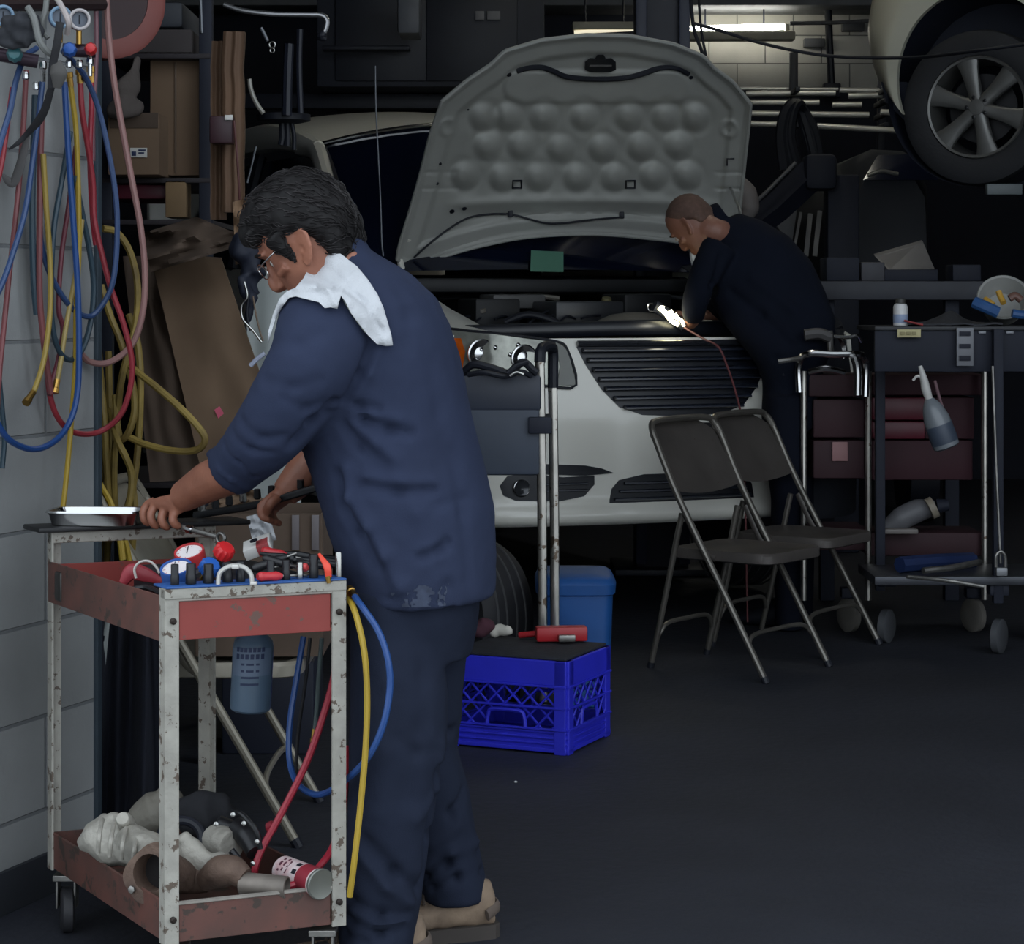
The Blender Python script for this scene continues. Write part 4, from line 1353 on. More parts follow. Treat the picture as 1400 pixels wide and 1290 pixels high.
def side(o, ux, L, name, lower_hand):
    """one crate wall in its own plane: o corner, ux along the wall, outward n"""
    n = ux.cross(V((0, 0, 1)))
    M = frame(o, ux, V((-ux.y, ux.x, 0)))
    mb = MB(M)
    th = .012
    mb.box((L / 2, 0, ch - .035), (L, th, .07), .003)           # top band
    mb.box((L / 2, 0, .012), (L, th, .012), .002)
    for z in (.030, .046, .062):
        mb.box((L / 2, 0, z), (L, th * .8, .007), .002)
    mb.box((L / 2, .003, .036), (L - .02, .004, .06), 0)
    for x in (.020, L - .020):
        mb.box((x, 0, ch / 2), (.036, th, ch), .003)
    for z in (.070, .130, ch - .072):
        mb.box((L / 2, -.004, z), (L, .010, .006), .001)
    z0, z1 = .068, ch - .066
    hh_ = z1 - z0
    k = .052
    x = .035 - hh_
    hx0, hx1, hz = L * .5 - .06, L * .5 + .06, .115

    def clip(xa, za, xb, zb):
        pts = []
        N_ = 40
        run = []
        for i in range(N_ + 1):
            t_ = i / N_
            xx, zz_ = xa + (xb - xa) * t_, za + (zb - za) * t_
            ok = .034 <= xx <= L - .034 and not (hx0 < xx < hx1 and zz_ < hz)
            if ok:
                run.append((xx, zz_))
            elif run:
                pts.append(run)
                run = []
        if run:
            pts.append(run)
        return pts
    i = 0
    while x < L:
        for (xa, za, xb, zb, yy) in ((x, z0, x + hh_, z1, -.001), (x + hh_, z0, x, z1, .002)):
            for run in clip(xa, za, xb, zb):
                if len(run) > 2:
                    mb.tube([(run[0][0], yy, run[0][1]), (run[-1][0], yy, run[-1][1])], .0034, 6, sm=0)
        x += k
    # hand hole frame
    mb.tube([(hx0, -.002, .068), (hx0 + .005, -.002, .1), (hx0 + .02, -.002, hz), (hx1 - .02, -.002, hz), (hx1 - .005, -.002, .1), (hx1, -.002, .068)], .006, 8)
    return build(name, mb, M_crate, cr_t, smooth=0)


side(c0 + e2 * cl, -e2, cl, 'lattice_side', 1)
side(c0, e1, cw_, 'lattice_side', 1)
side(c0 + e1 * cw_, e2, cl, 'lattice_side', 0)
side(c0 + e2 * cl + e1 * cw_, -e1, cw_, 'lattice_side', 0)
build('crate_floor', MB(XM).box((cl / 2, cw_ / 2, .008), (cl - .01, cw_ - .01, .01), .002), M_crate, cr_t)
mb = MB(XM)
mb.box((cl / 2, cw_ / 2, ch + .004), (cl - .012, cw_ - .012, .008), .002)
tag(build('rubber_mat', mb, mat('mat_black', (36, 38, 46), 0.85, var=0.4, vs=20, bump=0.3)), 'black mat covering the top of the blue milk crate', 'mat')
ct_ = XM @ V((.16, .26, ch + .008))
rj = thing('trolley_jack', 'small red bottle of jack parts lying on the crate mat', 'tool', ct_)
rj['label'] = 'small red steel tool lying on the mat of the blue crate'
build('tool_body', MB().box(XM @ V((.13, .27, ch + .034)), (.15, .05, .042), .006, Matrix.Rotation(.1, 4, 'Z')), mat('jack_red', (170, 32, 40), 0.4), rj)
build('tool_socket', MB().box(XM @ V((.10, .24, ch + .026)), (.05, .02, .02), .004, Matrix.Rotation(.1, 4, 'Z')), M_steel, rj)
build('tool_handle', MB().tube([XM @ V((.20, .27, ch + .03)), XM @ V((.26, .26, ch + .022))], .009, 10, sm=0), MATS['jack_red'], rj)
mb = MB()
mb.loft(blob([(672, 872, 6.5, 6), (682, 868, 6.5, 9, .7), (694, 868, 6.48, 8, .7), (700, 872, 6.48, 4)]))
wr = wobble(fuse(mb, .006, 2), .006, 40)
zmin = min(p.z for p in wr.v)
for i, p in enumerate(wr.v):
    wr.v[i] = V((p.x, p.y, p.z - zmin + ch + .0085))
tag(build('white_rag', wr, mat('rag_white', (200, 196, 186), 0.9), smooth=60), 'small crumpled white rag on the crate mat', 'rag')
mb = MB()
mb.loft(blob([(654, 858, 6.6, 10), (664, 848, 6.6, 14), (674, 850, 6.6, 10)]))
wr = wobble(fuse(mb, .008, 2), .01, 30)
zmin = min(p.z for p in wr.v)
for i, p in enumerate(wr.v):
    wr.v[i] = V((p.x, p.y - .1, p.z - zmin + ch + .0085))
tag(build('maroon_rag', wr, mat('rag_maroon', (70, 36, 48), 0.9), smooth=60), 'dark maroon rag on the crate mat next to the red tool', 'rag')
# blue tote behind
tt = thing('storage_tote', 'blue plastic tote standing behind the milk crate', 'tote', (W(795, 0, 6.95).x, 6.95, 0))
cx = W(786, 0, 6.95).x
rg = []
for k, z in ((.86, .0), (.9, .006), (1.0, .35), (1.06, .355), (1.08, .385), (1.02, .40), (.9, .41), (.3, .412)):
    rg.append(ring((cx, 6.97, z), (.118 * k, 0, 0), (0, .16 * k, 0), 40, 6))
build('tote_body', MB().loft(rg), mat('tote_blue', (20, 76, 140), 0.5), tt)
# battery charger stand
cs_ = thing('charger_cart', 'tall charger cart with a dark box and two chrome rails in front of the headlight', 'charger', (W(700, 0, 6.55).x, 6.6, 0))
c, s = bx(626, 512, 738, 650, 6.6, .28)
build('charger_box', MB().box(c, s, .012), mat('charger_grey', (58, 66, 80), 0.55, var=0.15), cs_)
build('lid', MB().box((c.x, c.y, c.z + s[2] / 2 - .055), (s[0] + .008, s[1] + .008, .11), .012), mat('charger_lid', (46, 52, 66), 0.5), cs_, label='darker lid of the charger box')
M_rail = mat('rail_chrome', (196, 192, 184), 0.28, 0.95, var=0.3, vs=14, chip=(110, 96, 84), chips=24, chipw=.1)
for (x0, x1, D) in ((738, 741, 6.62), (755, 758, 6.76)):
    pts = [W(x0, 492, D), W(x1, 700, D), W(x1 + 1, 905, D)]
    p_b = V((pts[2].x, D, .045))
    build('handle_rail', MB().tube([pts[0], pts[1], p_b], .0145, 10, sm=4, flat=.7, ref=(1, 0, 0)), M_rail, cs_)
build('handle_grip', MB().tube([W(738, 495, 6.62), W(739, 480, 6.63), W(744, 474, 6.67), W(753, 474, 6.72), W(756, 482, 6.76), W(756, 530, 6.76)], .017, 10), M_black, cs_)
rx = W(748, 0, 6.55).x
build('base_plate', MB().box((rx, 6.76, .05), (.16, .34, .02), .004), M_hazed, cs_)
build('mount_bracket', MB().box((rx - .02, 6.68, c.z), (.07, .2, .05), .004), M_hazed, cs_)
for s_ in (-1, 1):
    build('wheel', MB().lathe((rx + s_ * .10 - .02, 6.92, .075), (1, 0, 0), [(.02, 0), (.06, 0), (.075, .006), (.075, .034), (.06, .04), (.02, .04)], 24), M_black, cs_)
for k, (pts, lab) in enumerate((
    ([(634, 508, 6.6), (648, 498, 6.58), (672, 503, 6.57), (694, 510, 6.57), (705, 502, 6.57), (716, 495, 6.57), (728, 505, 6.57), (735, 510, 6.57)], 'black charging cable heaped along the top of the charger box'),
    ([(640, 512, 6.54), (662, 509, 6.52), (690, 514, 6.52), (712, 508, 6.52), (726, 514, 6.54)], 'second black cable lying at the front edge of the charger box'))):
    hose('charger_cable', pts, .012 if k == 0 else .008, M_black, lab, 'cables on the charger box')
cp = thing('battery_clamp', 'black battery clamp with shiny jaws on the charger box', 'clamp', W(706, 512, 6.5))
build('clamp_arm', MB().tube([W(694, 510, 6.5), W(706, 500, 6.5), W(722, 494, 6.5)], .008, 8), M_black, cp)
build('clamp_jaw', MB().tube([W(697, 514, 6.49), W(706, 509, 6.49), W(716, 512, 6.49)], .005, 8), M_silver, cp)
# ---------------------------------------------------------------- the white minivan, hood up
M_white = mat('white_paint', (232, 230, 220), 0.28, var=0.06, vs=3, coat=0.4)
M_whitein = mat('white_primer', (168, 169, 164), 0.6, var=0.12, vs=6)
M_grille = mat('grille_black', (18, 22, 32), 0.35)
M_bay = mat('engine_dark', (26, 28, 32), 0.6, var=0.4, vs=8)
M_glass = mat('dark_glass', (15, 22, 42), 0.08, spec=0.5)  # navy tint imitates haze over the dark glass
YAW = R(24)
fv = V((sin(YAW), -cos(YAW), 0))        # car forward
lv = V((cos(YAW), sin(YAW), 0))         # towards the right of the picture
CC = V((0.658, 8.4, 0))                 # nose centre on the ground
HWD = .95
sedan = thing('minivan', 'white minivan parked in the bay with its hood raised', 'car', CC - fv * 2.2)


def setb(a, z=.9):
    s = .15 * abs(a / HWD) ** 2.2 + .16 * max(0, (abs(a) - .66) / .29) ** 2
    s += .05 * max(0, (z - .8) / .3) ** 1.5
    return s


def cpos(a, z, off=0.0):
    return CC + lv * a + fv * (off - setb(a, z)) + V((0, 0, z))


def cfp(px, py, off=0.0):               # photo pixel -> point on the nose surface
    lo, hi = -.95, .95
    z = .9
    for _ in range(4):
        lo, hi = -1.04, 1.04
        for _ in range(40):
            m = (lo + hi) / 2
            p = cpos(m, z, off)
            if CX + p.x * F / p.y < px:
                lo = m
            else:
                hi = m
        p = cpos((lo + hi) / 2, z, off)
        z = H - (py - CY) * p.y / F
    return (lo + hi) / 2, z


def nose_patch(poly, off0, off1, name, m, parent, mirror=False, smooth=30, label=None):
    az = [cfp(x, y) for x, y in poly]
    # densify
    d = []
    for (a, z), (b, w) in zip(az, az[1:] + az[:1]):
        n = max(1, int(abs(b - a) / .05))
        for i in range(n):
            d.append((a + (b - a) * i / n, z + (w - z) * i / n))
    out = []
    for sgn in ((1, -1) if mirror else (1,)):
        bm = bmesh.new()
        vs = [bm.verts.new(V((a * sgn, z, 0))) for a, z in d]
        f = bm.faces.new(vs)
        bmesh.ops.triangulate(bm, faces=[f])
        bmesh.ops.subdivide_edges(bm, edges=[e for e in bm.edges if e.calc_length() > .08], cuts=2, use_grid_fill=True)
        bmesh.ops.triangulate(bm, faces=bm.faces[:])
        bm.verts.index_update()
        n = len(bm.verts)
        mb = MB()
        vv = [cpos(v.co.x, v.co.y, off1) for v in bm.verts] + [cpos(v.co.x, v.co.y, off0) for v in bm.verts]
        ff = [[v.index for v in f.verts] for f in bm.faces]
        ff2 = [[i + n for i in reversed(f)] for f in ff]
        sd = []
        for e in bm.edges:
            if e.is_boundary:
                i, j = e.verts[0].index, e.verts[1].index
                sd.append((i, j, j + n, i + n))
        mb.add(vv, ff + ff2 + sd)
        bm.free()
        out.append(build(name, mb, m, parent, smooth=smooth, label=label))
    return out


ZBOT, ZTOP = .422, 1.125


def fascia(u, v):
    a = -HWD + 2 * HWD * u
    z = ZBOT + (ZTOP - ZBOT) * v
    o = 0
    if z < .50:
        o = .03 * sin(min(1, (z - ZBOT) / .078) * pi)       # rolled bottom lip
    return cpos(a, z, o - .0)


build('bumper', MB().sheet(fascia, 60, 30, fv * -.02), M_white, sedan, smooth=50)
# grille: dark pocket, then seven slats
gpoly = [(788, 474), (800, 498), (822, 532), (846, 556), (878, 567), (935, 569)]
az = [cfp(*p) for p in gpoly]
a_c = 0.0
gfull = az + [(-a + 2 * a_c, z) for a, z in reversed(az[:-1])]


def az_patch(d0, off0, off1, name, m, parent, label=None):
    d = []
    for (a, z), (b, w) in zip(d0, d0[1:] + d0[:1]):
        n = max(1, int(abs(b - a) / .05))
        for i in range(n):
            d.append((a + (b - a) * i / n, z + (w - z) * i / n))
    bm = bmesh.new()
    vs = [bm.verts.new(V((a, z, 0))) for a, z in d]
    bmesh.ops.triangulate(bm, faces=[bm.faces.new(vs)])
    bmesh.ops.subdivide_edges(bm, edges=[e for e in bm.edges if e.calc_length() > .08], cuts=2, use_grid_fill=True)
    bmesh.ops.triangulate(bm, faces=bm.faces[:])
    bm.verts.index_update()
    n = len(bm.verts)
    vv = [cpos(v.co.x, v.co.y, off1) for v in bm.verts] + [cpos(v.co.x, v.co.y, off0) for v in bm.verts]
    ff = [[v.index for v in f.verts] for f in bm.faces]
    sd = [(e.verts[0].index, e.verts[1].index, e.verts[1].index + n, e.verts[0].index + n) for e in bm.edges if e.is_boundary]
    mb = MB().add(vv, ff + [[i + n for i in reversed(f)] for f in ff] + sd)
    bm.free()
    return build(name, mb, m, parent, label=label)


grille = az_patch(gfull, -.01, .004, 'grille', M_grille, sedan)
zt, zb = az[0][1], az[-1][1]
for k in range(7):
    z = zt - .012 - (zt - zb - .03) * k / 6.6
    # half width of the grille at this height
    hwid = None
    for (a, q), (b, w) in zip(az, az[1:]):
        if (q - z) * (w - z) <= 0:
            hwid = abs(a + (b - a) * ((z - q) / (w - q) if w != q else 0))
    hwid = (hwid or abs(az[0][0])) - .012
    rg = []
    for i in range(31):
        a = -hwid + 2 * hwid * i / 30
        c = cpos(a, z, .018)
        rg.append(ring(c, fv * .014, V((0, 0, .008)) - fv * .006, 10))
    build('grille_slat', MB().loft(rg), mat('slat_black', (36, 41, 54), 0.28, spec=0.7), grille)
emb = MB()
build('grille_trim', MB().tube([cpos(-abs(az[0][0]) + 2 * abs(az[0][0]) * i / 20, zt + .012, .012) for i in range(21)], .012, 8, sm=0), mat('trim_black', (40, 42, 48), 0.2, spec=0.8), grille)
# headlamps
hpoly = [(600, 450), (640, 452), (700, 458), (757, 466), (774, 478), (786, 526), (752, 528), (705, 522), (650, 516), (620, 503), (604, 478)]
M_lens = mat('lens', (150, 154, 150), 0.08, spec=0.8, var=0.3, vs=14)
haz = [cfp(*p) for p in hpoly]
for sg in (-1, 1):
    pts = [(a * (1 if sg < 0 else -1), z) for a, z in haz]
    hl = az_patch(pts, -.012, .008, 'headlamp', mat('lamp_bowl', (172, 174, 164), 0.15, 0.35, var=0.55, vs=16), sedan)
    k = 1 if sg < 0 else -1
    for (px, py, r, m_) in ((658, 484, .058, M_chrome), (716, 490, .054, M_chrome)):
        a, z = cfp(px, py)
        c = cpos(a * k, z, .010)
        build('reflector', MB().lathe(c - fv * .008, fv, [(r, 0), (r, .008), (r * .9, .010), (r * .5, .002), (r * .3, .006), (.001, .008)], 24), M_chrome, hl)
    am = [cfp(x, y) for x, y in ((604, 462), (628, 462), (634, 480), (630, 506), (618, 502), (606, 482))]
    az_patch([(a * k, z) for a, z in am], .006, .014, 'turn_signal', mat('amber', (226, 104, 30), 0.25, var=0.3, vs=30), hl, label='amber turn signal')
    ry = [cfp(x, y) for x, y in ((757, 466), (774, 478), (786, 526), (760, 526), (764, 500))]
    az_patch([(a * k, z) for a, z in ry], .006, .013, 'lens_trim', mat('lens_grey', (112, 114, 108), 0.3), hl)
    for i in range(9):
        px, py = 645 + random.random() * 95, 468 + random.random() * 45
        a, z = cfp(px, py)
        build('lens_facet', MB().lathe(cpos(a * k, z, .012), fv, [(.008, -.003), (.009, 0), (.004, .004), (.001, .005)], 10), M_chrome, hl)
    ed = [cpos(a * k, z, .012) for a, z in haz]
    build('lamp_seal', MB().tube(ed, .005, 6, sm=3, closed=True), M_black, hl)
# lower pockets
fpoly = [(683, 664), (694, 650), (722, 648), (770, 652), (812, 650), (812, 662), (798, 678), (764, 685), (704, 684), (688, 677)]
faz = [cfp(*p) for p in fpoly]
for sg in (1, -1):
    pk_ = az_patch([(a * sg, z) for a, z in faz], -.01, .005, 'fog_lamp_pocket', M_grille, sedan)
    a, z = cfp(711, 667)
    c = cpos(a * sg, z, .01)
    build('fog_lamp', MB().lathe(c, fv, [(.030, -.01), (.033, .0), (.030, .008), (.022, .004), (.001, .003)], 24), mat('fog_glass', (60, 62, 66), 0.15, 0.3), pk_)
    build('fog_ring', MB().tube([c + fv * .006 + lv * .031 * cos(i * pi / 6) + V((0, 0, .031 * sin(i * pi / 6))) for i in range(12)], .0022, 6, sm=3, closed=True), M_chrome, pk_)
    for zz in (.012, -.012):
        pts = [cpos((cfp(740, 668)[0] + (cfp(802, 668)[0] - cfp(740, 668)[0]) * i / 8) * sg, z + zz, .012) for i in range(9)]
        build('pocket_slat', MB().tube(pts, .004, 6, sm=0), MATS['slat_black'], pk_)
spoly = [(742, 634), (800, 636), (822, 640), (838, 646), (800, 650), (742, 648)]
saz = [cfp(*p) for p in spoly]
for sg in (1, -1):
    az_patch([(a * sg, z) for a, z in saz], -.01, .006, 'bumper_gap', M_grille, sedan)
cpoly = [(832, 690), (836, 668), (846, 656), (880, 648), (935, 646)]
caz = [cfp(*p) for p in cpoly]
full = caz + [(-a, z) for a, z in reversed(caz)]
zb_ = caz[0][1]
lo_ = az_patch(full, -.01, .005, 'lower_intake', M_grille, sedan)
for k in range(3):
    z = zb_ + .02 + k * .03
    hwid = abs(caz[0][0]) - .02 - .02 * k
    build('intake_slat', MB().tube([cpos(-hwid + 2 * hwid * i / 16, z, .012) for i in range(17)], .006, 6, sm=0), MATS['slat_black'], lo_)
pa = [cfp(x, y) for x, y in ((912, 570), (958, 570), (958, 610), (912, 610))]
az_patch([(-.0 + x, z) for x, z in ((.0, .70), (.30, .70), (.30, .80), (.0, .80))], .004, .014, 'plate_holder', mat('plate_dark', (34, 34, 38), 0.5), sedan)


def CP(a, xr, z):
    return CC + lv * a - fv * xr + V((0, 0, z))


M_seat = mat('cabin_dark', (24, 27, 36), 0.8)
for sg in (-1, 1):
    def fender(u, v, sg=sg):
        xr = .22 + 1.18 * u
        a = sg * (HWD - .03 * (1 - v) ** 2 - .06 * max(0, v - .6) - .10 * max(0, .35 - u))
        z0 = .50
        z1 = 1.13 + .26 * min(1, u * 1.1)
        wd2 = abs(xr - .98)
        if wd2 < .38:
            z0 = max(z0, .40 + math.sqrt(.38 ** 2 - wd2 ** 2))
        return CP(a, xr, z0 + (z1 - z0) * v)
    build('fender', MB().sheet(fender, 44, 16, lv * -.02 * sg), M_white, sedan, smooth=50)

    def shoulder(u, v, sg=sg):
        xr = .24 + 1.16 * u
        a = sg * (HWD - .05 - .10 * max(0, .35 - u * 1.0) - .20 * v)
        return CP(a, xr, 1.135 + .26 * min(1, u * 1.1) + .012 * sin(v * pi))
    build('fender_top', MB().sheet(shoulder, 20, 6, V((0, 0, -.02))), M_white, sedan, smooth=50)

    def door(u, v, sg=sg):
        return CP(sg * (HWD - .03 * abs(2 * v - 1) ** 2 - .02 * v), 1.40 + 3.2 * u, .42 + 1.0 * v)
    dr = build('door_panel', MB().sheet(door, 24, 12, lv * -.03 * sg), M_white, sedan, smooth=50)
    for xr in (2.45, 3.5):
        build('door_seam', MB().tube([CP(sg * (HWD - .012), xr, .5), CP(sg * (HWD + .003), xr, .92), CP(sg * (HWD - .045), xr, 1.40)], .006, 6), M_black, dr)
    build('door_handle', MB().tube([CP(sg * (HWD + .02), 2.15, 1.24), CP(sg * (HWD + .035), 2.25, 1.25), CP(sg * (HWD + .02), 2.35, 1.24)], .014, 8), M_white, dr)

    def glass(u, v, sg=sg):
        xr = 1.55 + .62 * v + (2.85 - .62 * v) * u
        return CP(sg * (HWD - .05 - .17 * v - .02 * u), xr, 1.42 + .53 * v)
    build('side_window', MB().sheet(glass, 12, 6, lv * -.006 * sg), M_glass, sedan, smooth=50)
    build('roof_pillar', MB().tube([CP(sg * .875, 1.22, 1.40), CP(sg * .86, 1.45, 1.56), CP(sg * .80, 1.85, 1.80), CP(sg * .745, 2.15, 1.955), CP(sg * .735, 2.4, 2.00)], [.036, .040, .044, .050, .055], 10, flat=.8), M_white, sedan)
    build('door_pillar', MB().tube([CP(sg * .90, 2.95, 1.42), CP(sg * .73, 3.05, 1.98)], .035, 8, sm=0), M_black, sedan)
    build('roof_rail', MB().tube([CP(sg * .745, 2.12, 1.965), CP(sg * .745, 2.5, 2.03), CP(sg * .74, 3.0, 2.06), CP(sg * .73, 4.5, 2.03)], [.035, .06, .07, .07], 10, flat=.9), M_white, sedan)
    build('side_mirror', MB().tube([CP(sg * .93, 1.52, 1.46), CP(sg * 1.02, 1.50, 1.50), CP(sg * 1.10, 1.50, 1.51)], [.03, .07, .06], 12), M_white, sedan)


def roof(u, v):
    x = 2 * u - 1
    return CP(.75 * x, 2.20 + 2.4 * v - .14 * (1 - x * x) * (1 - v), 1.985 + .075 * (1 - x * x) + .15 * min(1, v / .3) ** .6 - .03 * max(0, v - .3))


build('roof', MB().sheet(roof, 20, 14, V((0, 0, -.03))), M_white, sedan, smooth=60)


def wind(u, v):
    x = 2 * u - 1
    return CP(x * (.86 - .13 * v), 1.20 + .97 * v - (.16 + .0 * v) * (1 - x * x), 1.385 + .60 * v + .015 * (1 - x * x) + .09 * v * (1 - x * x))


build('windshield', MB().sheet(wind, 20, 12, -fv * .006), M_glass, sedan, smooth=60)
build('header_trim', MB().tube([wind(i / 12, 1.0) + fv * .012 for i in range(13)], .010, 8, sm=0), M_chrome, sedan)
build('cowl', MB().box(CP(0, 1.1, 1.33), (1.56, .26, .06), .015, Matrix.Rotation(YAW, 4, 'Z')), M_bay, sedan)
build('back_panel', MB().box(CP(0, 4.6, 1.2), (1.8, .06, 1.5), .03, Matrix.Rotation(YAW, 4, 'Z')), M_white, sedan)
build('dashboard', MB().box(CP(0, 1.75, 1.28), (1.5, .5, .2), .05, Matrix.Rotation(YAW, 4, 'Z')), M_seat, sedan)
for sg in (-1, 1):
    build('seat', MB().box(CP(sg * .4, 2.75, 1.35), (.5, .18, .75), .06, Matrix.Rotation(YAW, 4, 'Z')), M_seat, sedan)
# engine bay
bay = build('engine_bay', MB().box(CC - fv * .66 + V((0, 0, .99)), (1.40, .90, .18), .01, Matrix.Rotation(YAW, 4, 'Z')), M_bay, sedan)
build('radiator_support', MB().tube([CC + lv * a - fv * (.16 + .16 * (a / .7) ** 2) + V((0, 0, 1.15 + .012 * cos(a * 3))) for a in (-.76, -.5, -.25, 0, .25, .5, .76)], .032, 10, flat=.7), M_grille, bay)


def We(px, py, D):
    return W(px, py, D + 1.32)


def ebox(px, py, D, sx, sy, sz, m, name='engine_part', bev=.012, rz=YAW):
    return build(name, MB().box(We(px, py, D), (sx, sy, sz), bev, Matrix.Rotation(rz, 4, 'Z')), m, bay)


ebox(790, 428, 7.75, .34, .3, .10, mat('engine_cover', (52, 54, 58), 0.4), 'engine_cover')
ebox(668, 428, 7.65, .2, .2, .12, M_bay, 'fuse_box')
ebox(700, 412, 7.8, .24, .16, .06, mat('battery_grey', (84, 84, 84), 0.5), 'battery')
ebox(870, 418, 7.8, .22, .22, .1, M_bay, 'air_box')
build('intake_duct', MB().tube([We(815, 450, 7.55), We(838, 442, 7.5), We(868, 438, 7.46), (We(900, 440, 7.44)), We(918, 436, 7.46)], [.03, .036, .034, .034, .03], 14), mat('duct_grey', (112, 108, 100), 0.5), bay)
build('coolant_hose', MB().tube([We(690, 440, 7.5), We(720, 430, 7.5), We(750, 436, 7.5), We(770, 446, 7.5)], .014, 10), M_black, bay)
build('support_bar', MB().tube([We(744, 450, 7.3), We(768, 452, 7.29), We(790, 454, 7.28)], .008, 8), mat('bar_pale', (176, 172, 160), 0.4, 0.4), bay)
build('support_bar', MB().tube([We(824, 456, 7.3), We(850, 452, 7.3), We(876, 450, 7.3)], .008, 8), MATS['bar_pale'], bay)
build('support_bar', MB().tube([We(958, 449, 7.5), We(980, 451, 7.52), We(1000, 453, 7.55)], .008, 8), MATS['bar_pale'], bay)
build('reservoir_cap', MB().lathe(We(829, 413, 7.7), (0, -.3, 1), [(.02, 0), (.022, .006), (.018, .02), (.001, .021)], 16), mat('cap_olive', (110, 104, 70), 0.5), bay)
build('reservoir_cap', MB().lathe(We(658, 426, 7.55), (0, -.5, 1), [(.02, 0), (.024, .006), (.018, .02), (.001, .021)], 16), mat('cap_grey', (96, 92, 84), 0.5), bay)
build('brace_bar', MB().tube([We(680, 412, 7.9), We(720, 404, 7.95), We(765, 408, 7.95)], .012, 8), mat('brace_grey', (120, 116, 108), 0.5, 0.4), bay)
build('cowl_bar', MB().tube([We(600, 408, 8.0), We(690, 402, 8.1), We(790, 400, 8.15), We(900, 404, 8.2), We(960, 412, 8.2)], .010, 8), mat('bar_dark', (58, 60, 64), 0.4, 0.4), bay)
for k in range(14):
    x = 620 + 24 * k + random.random() * 10
    build('engine_wire', MB().tube([We(x, 446 - random.random() * 14, 7.5), We(x + 12, 432, 7.55), We(x + 26, 440 - random.random() * 16, 7.6)], .005, 6), M_black, bay)
# wheels
for sg in (-1, 1):
    for xr in (.98, 3.8):
        c = CC + lv * sg * .80 - fv * xr + V((0, 0, .345))
        ax = lv * sg
        if xr < 1:
            ax = (lv * sg + fv * .14 * 1).normalized()
        w = build('wheel', MB().lathe(c - ax * .1, ax, [(.22, 0), (.295, .0), (.318, .03), (.322, .06), (.318, .07), (.322, .08), (.322, .12), (.318, .13), (.322, .14), (.318, .17), (.295, .2), (.22, .2)], 40), mat('tyre_black', (38, 38, 42), 0.7, bump=.1), sedan)
        build('rim', MB().lathe(c - ax * .08, ax, [(.22, 0), (.22, .17), (.20, .16), (.06, .13), (.001, .14)], 30), M_steel, w)
        for dx in (-.07, -.025, .025, .07):
            build('tread_groove', MB().tube([c + ax * dx + (fv * cos(i * pi / 12) + V((0, 0, sin(i * pi / 12)))) * .321 for i in range(24)], .0045, 5, sm=1, closed=True), mat('tread_dust', (78, 78, 80), 0.8), w)
build('underbody', MB().box(CC - fv * 2.4 + V((0, 0, .46)), (1.5, 4.0, .14), .03, Matrix.Rotation(YAW, 4, 'Z')), M_hazed, sedan)
# hood ---------------------------------------------------------------------------------
TH = R(45)
hv = fv * cos(TH) + V((0, 0, sin(TH)))
P_h = CC - fv * 1.15 + V((0, 0, 1.52))
nv = lv.cross(hv).normalized()
if nv.y > 0:
    nv = -nv


def HP(px, py, off=0.0):
    d = W(px, py, 1.0) - EYE
    o = P_h + nv * off
    return EYE + d * ((o - EYE).dot(nv) / d.dot(nv))


hl_ = [(543, 354), (548, 330), (561, 288), (576, 235), (590, 180), (605, 138)]
ht_ = [(605, 138), (640, 109), (672, 88), (690, 70), (740, 55), (800, 48), (860, 49), (920, 60), (962, 77), (975, 92), (1002, 112), (1026, 142)]
hr_ = [(1002, 338), (1009, 300), (1014, 260), (1019, 210), (1023, 175), (1026, 142)]
hb_ = [(543, 354), (556, 364), (580, 360), (620, 346), (665, 334), (720, 324), (780, 320), (840, 321), (900, 327), (950, 333), (1002, 338)]


def arc(poly, sm=1):
    P_ = cr([V((x, y, 0)) for x, y in poly], 4) if sm else [V((x, y, 0)) for x, y in poly]
    L_ = [0]
    for a, b in zip(P_, P_[1:]):
        L_.append(L_[-1] + (b - a).length)

    def at(t):
        s = t * L_[-1]
        for i in range(len(P_) - 1):
            if s <= L_[i + 1] or i == len(P_) - 2:
                k = (s - L_[i]) / max(L_[i + 1] - L_[i], 1e-9)
                return P_[i].lerp(P_[i + 1], k)
    return at


aL, aT, aR, aB = arc(hl_), arc(ht_, 0), arc(hr_), arc(hb_)
outline = [(p.x, p.y) for p in [aL(i / 12) for i in range(12)] + [aT(i / 30) for i in range(30)] + [aR(1 - i / 12) for i in range(12)] + [aB(1 - i / 24) for i in range(24)]]


def coons(u, v):
    L_, R_, T_, B_ = aL(v), aR(v), aT(u), aB(u)
    c00, c10, c01, c11 = aL(0), aR(0), aL(1), aR(1)
    return (L_ * (1 - u) + R_ * u) + (B_ * (1 - v) + T_ * v) - ((c00 * (1 - u) + c10 * u) * (1 - v) + (c01 * (1 - u) + c11 * u) * v)


def dist_out(x, y):
    best = 1e9
    for (ax_, ay), (bx_, by) in zip(outline, outline[1:] + outline[:1]):
        dx, dy = bx_ - ax_, by - ay
        t_ = max(0, min(1, ((x - ax_) * dx + (y - ay) * dy) / (dx * dx + dy * dy + 1e-9)))
        d = math.hypot(x - ax_ - dx * t_, y - ay - dy * t_)
        best = min(best, d)
    return best


def sst(a, b, x):
    t_ = max(0, min(1, (x - a) / (b - a)))
    return t_ * t_ * (3 - 2 * t_)


dimples = [(660, 160), (694, 160), (743, 160), (798, 160), (859, 160), (910, 160), (950, 160), (666, 200), (713, 200), (766, 203), (823, 203), (876, 201),
           (927, 199), (635, 240), (687, 243), (736, 243), (789, 243), (840, 243), (893, 241), (940, 240)]


def inpad(x, y):                        # raised pad under the latch
    cx_, cy_ = 816, 119
    return sst(26, 20, math.hypot(max(0, abs(x - cx_) - 104), abs(y - cy_) * 1.05))


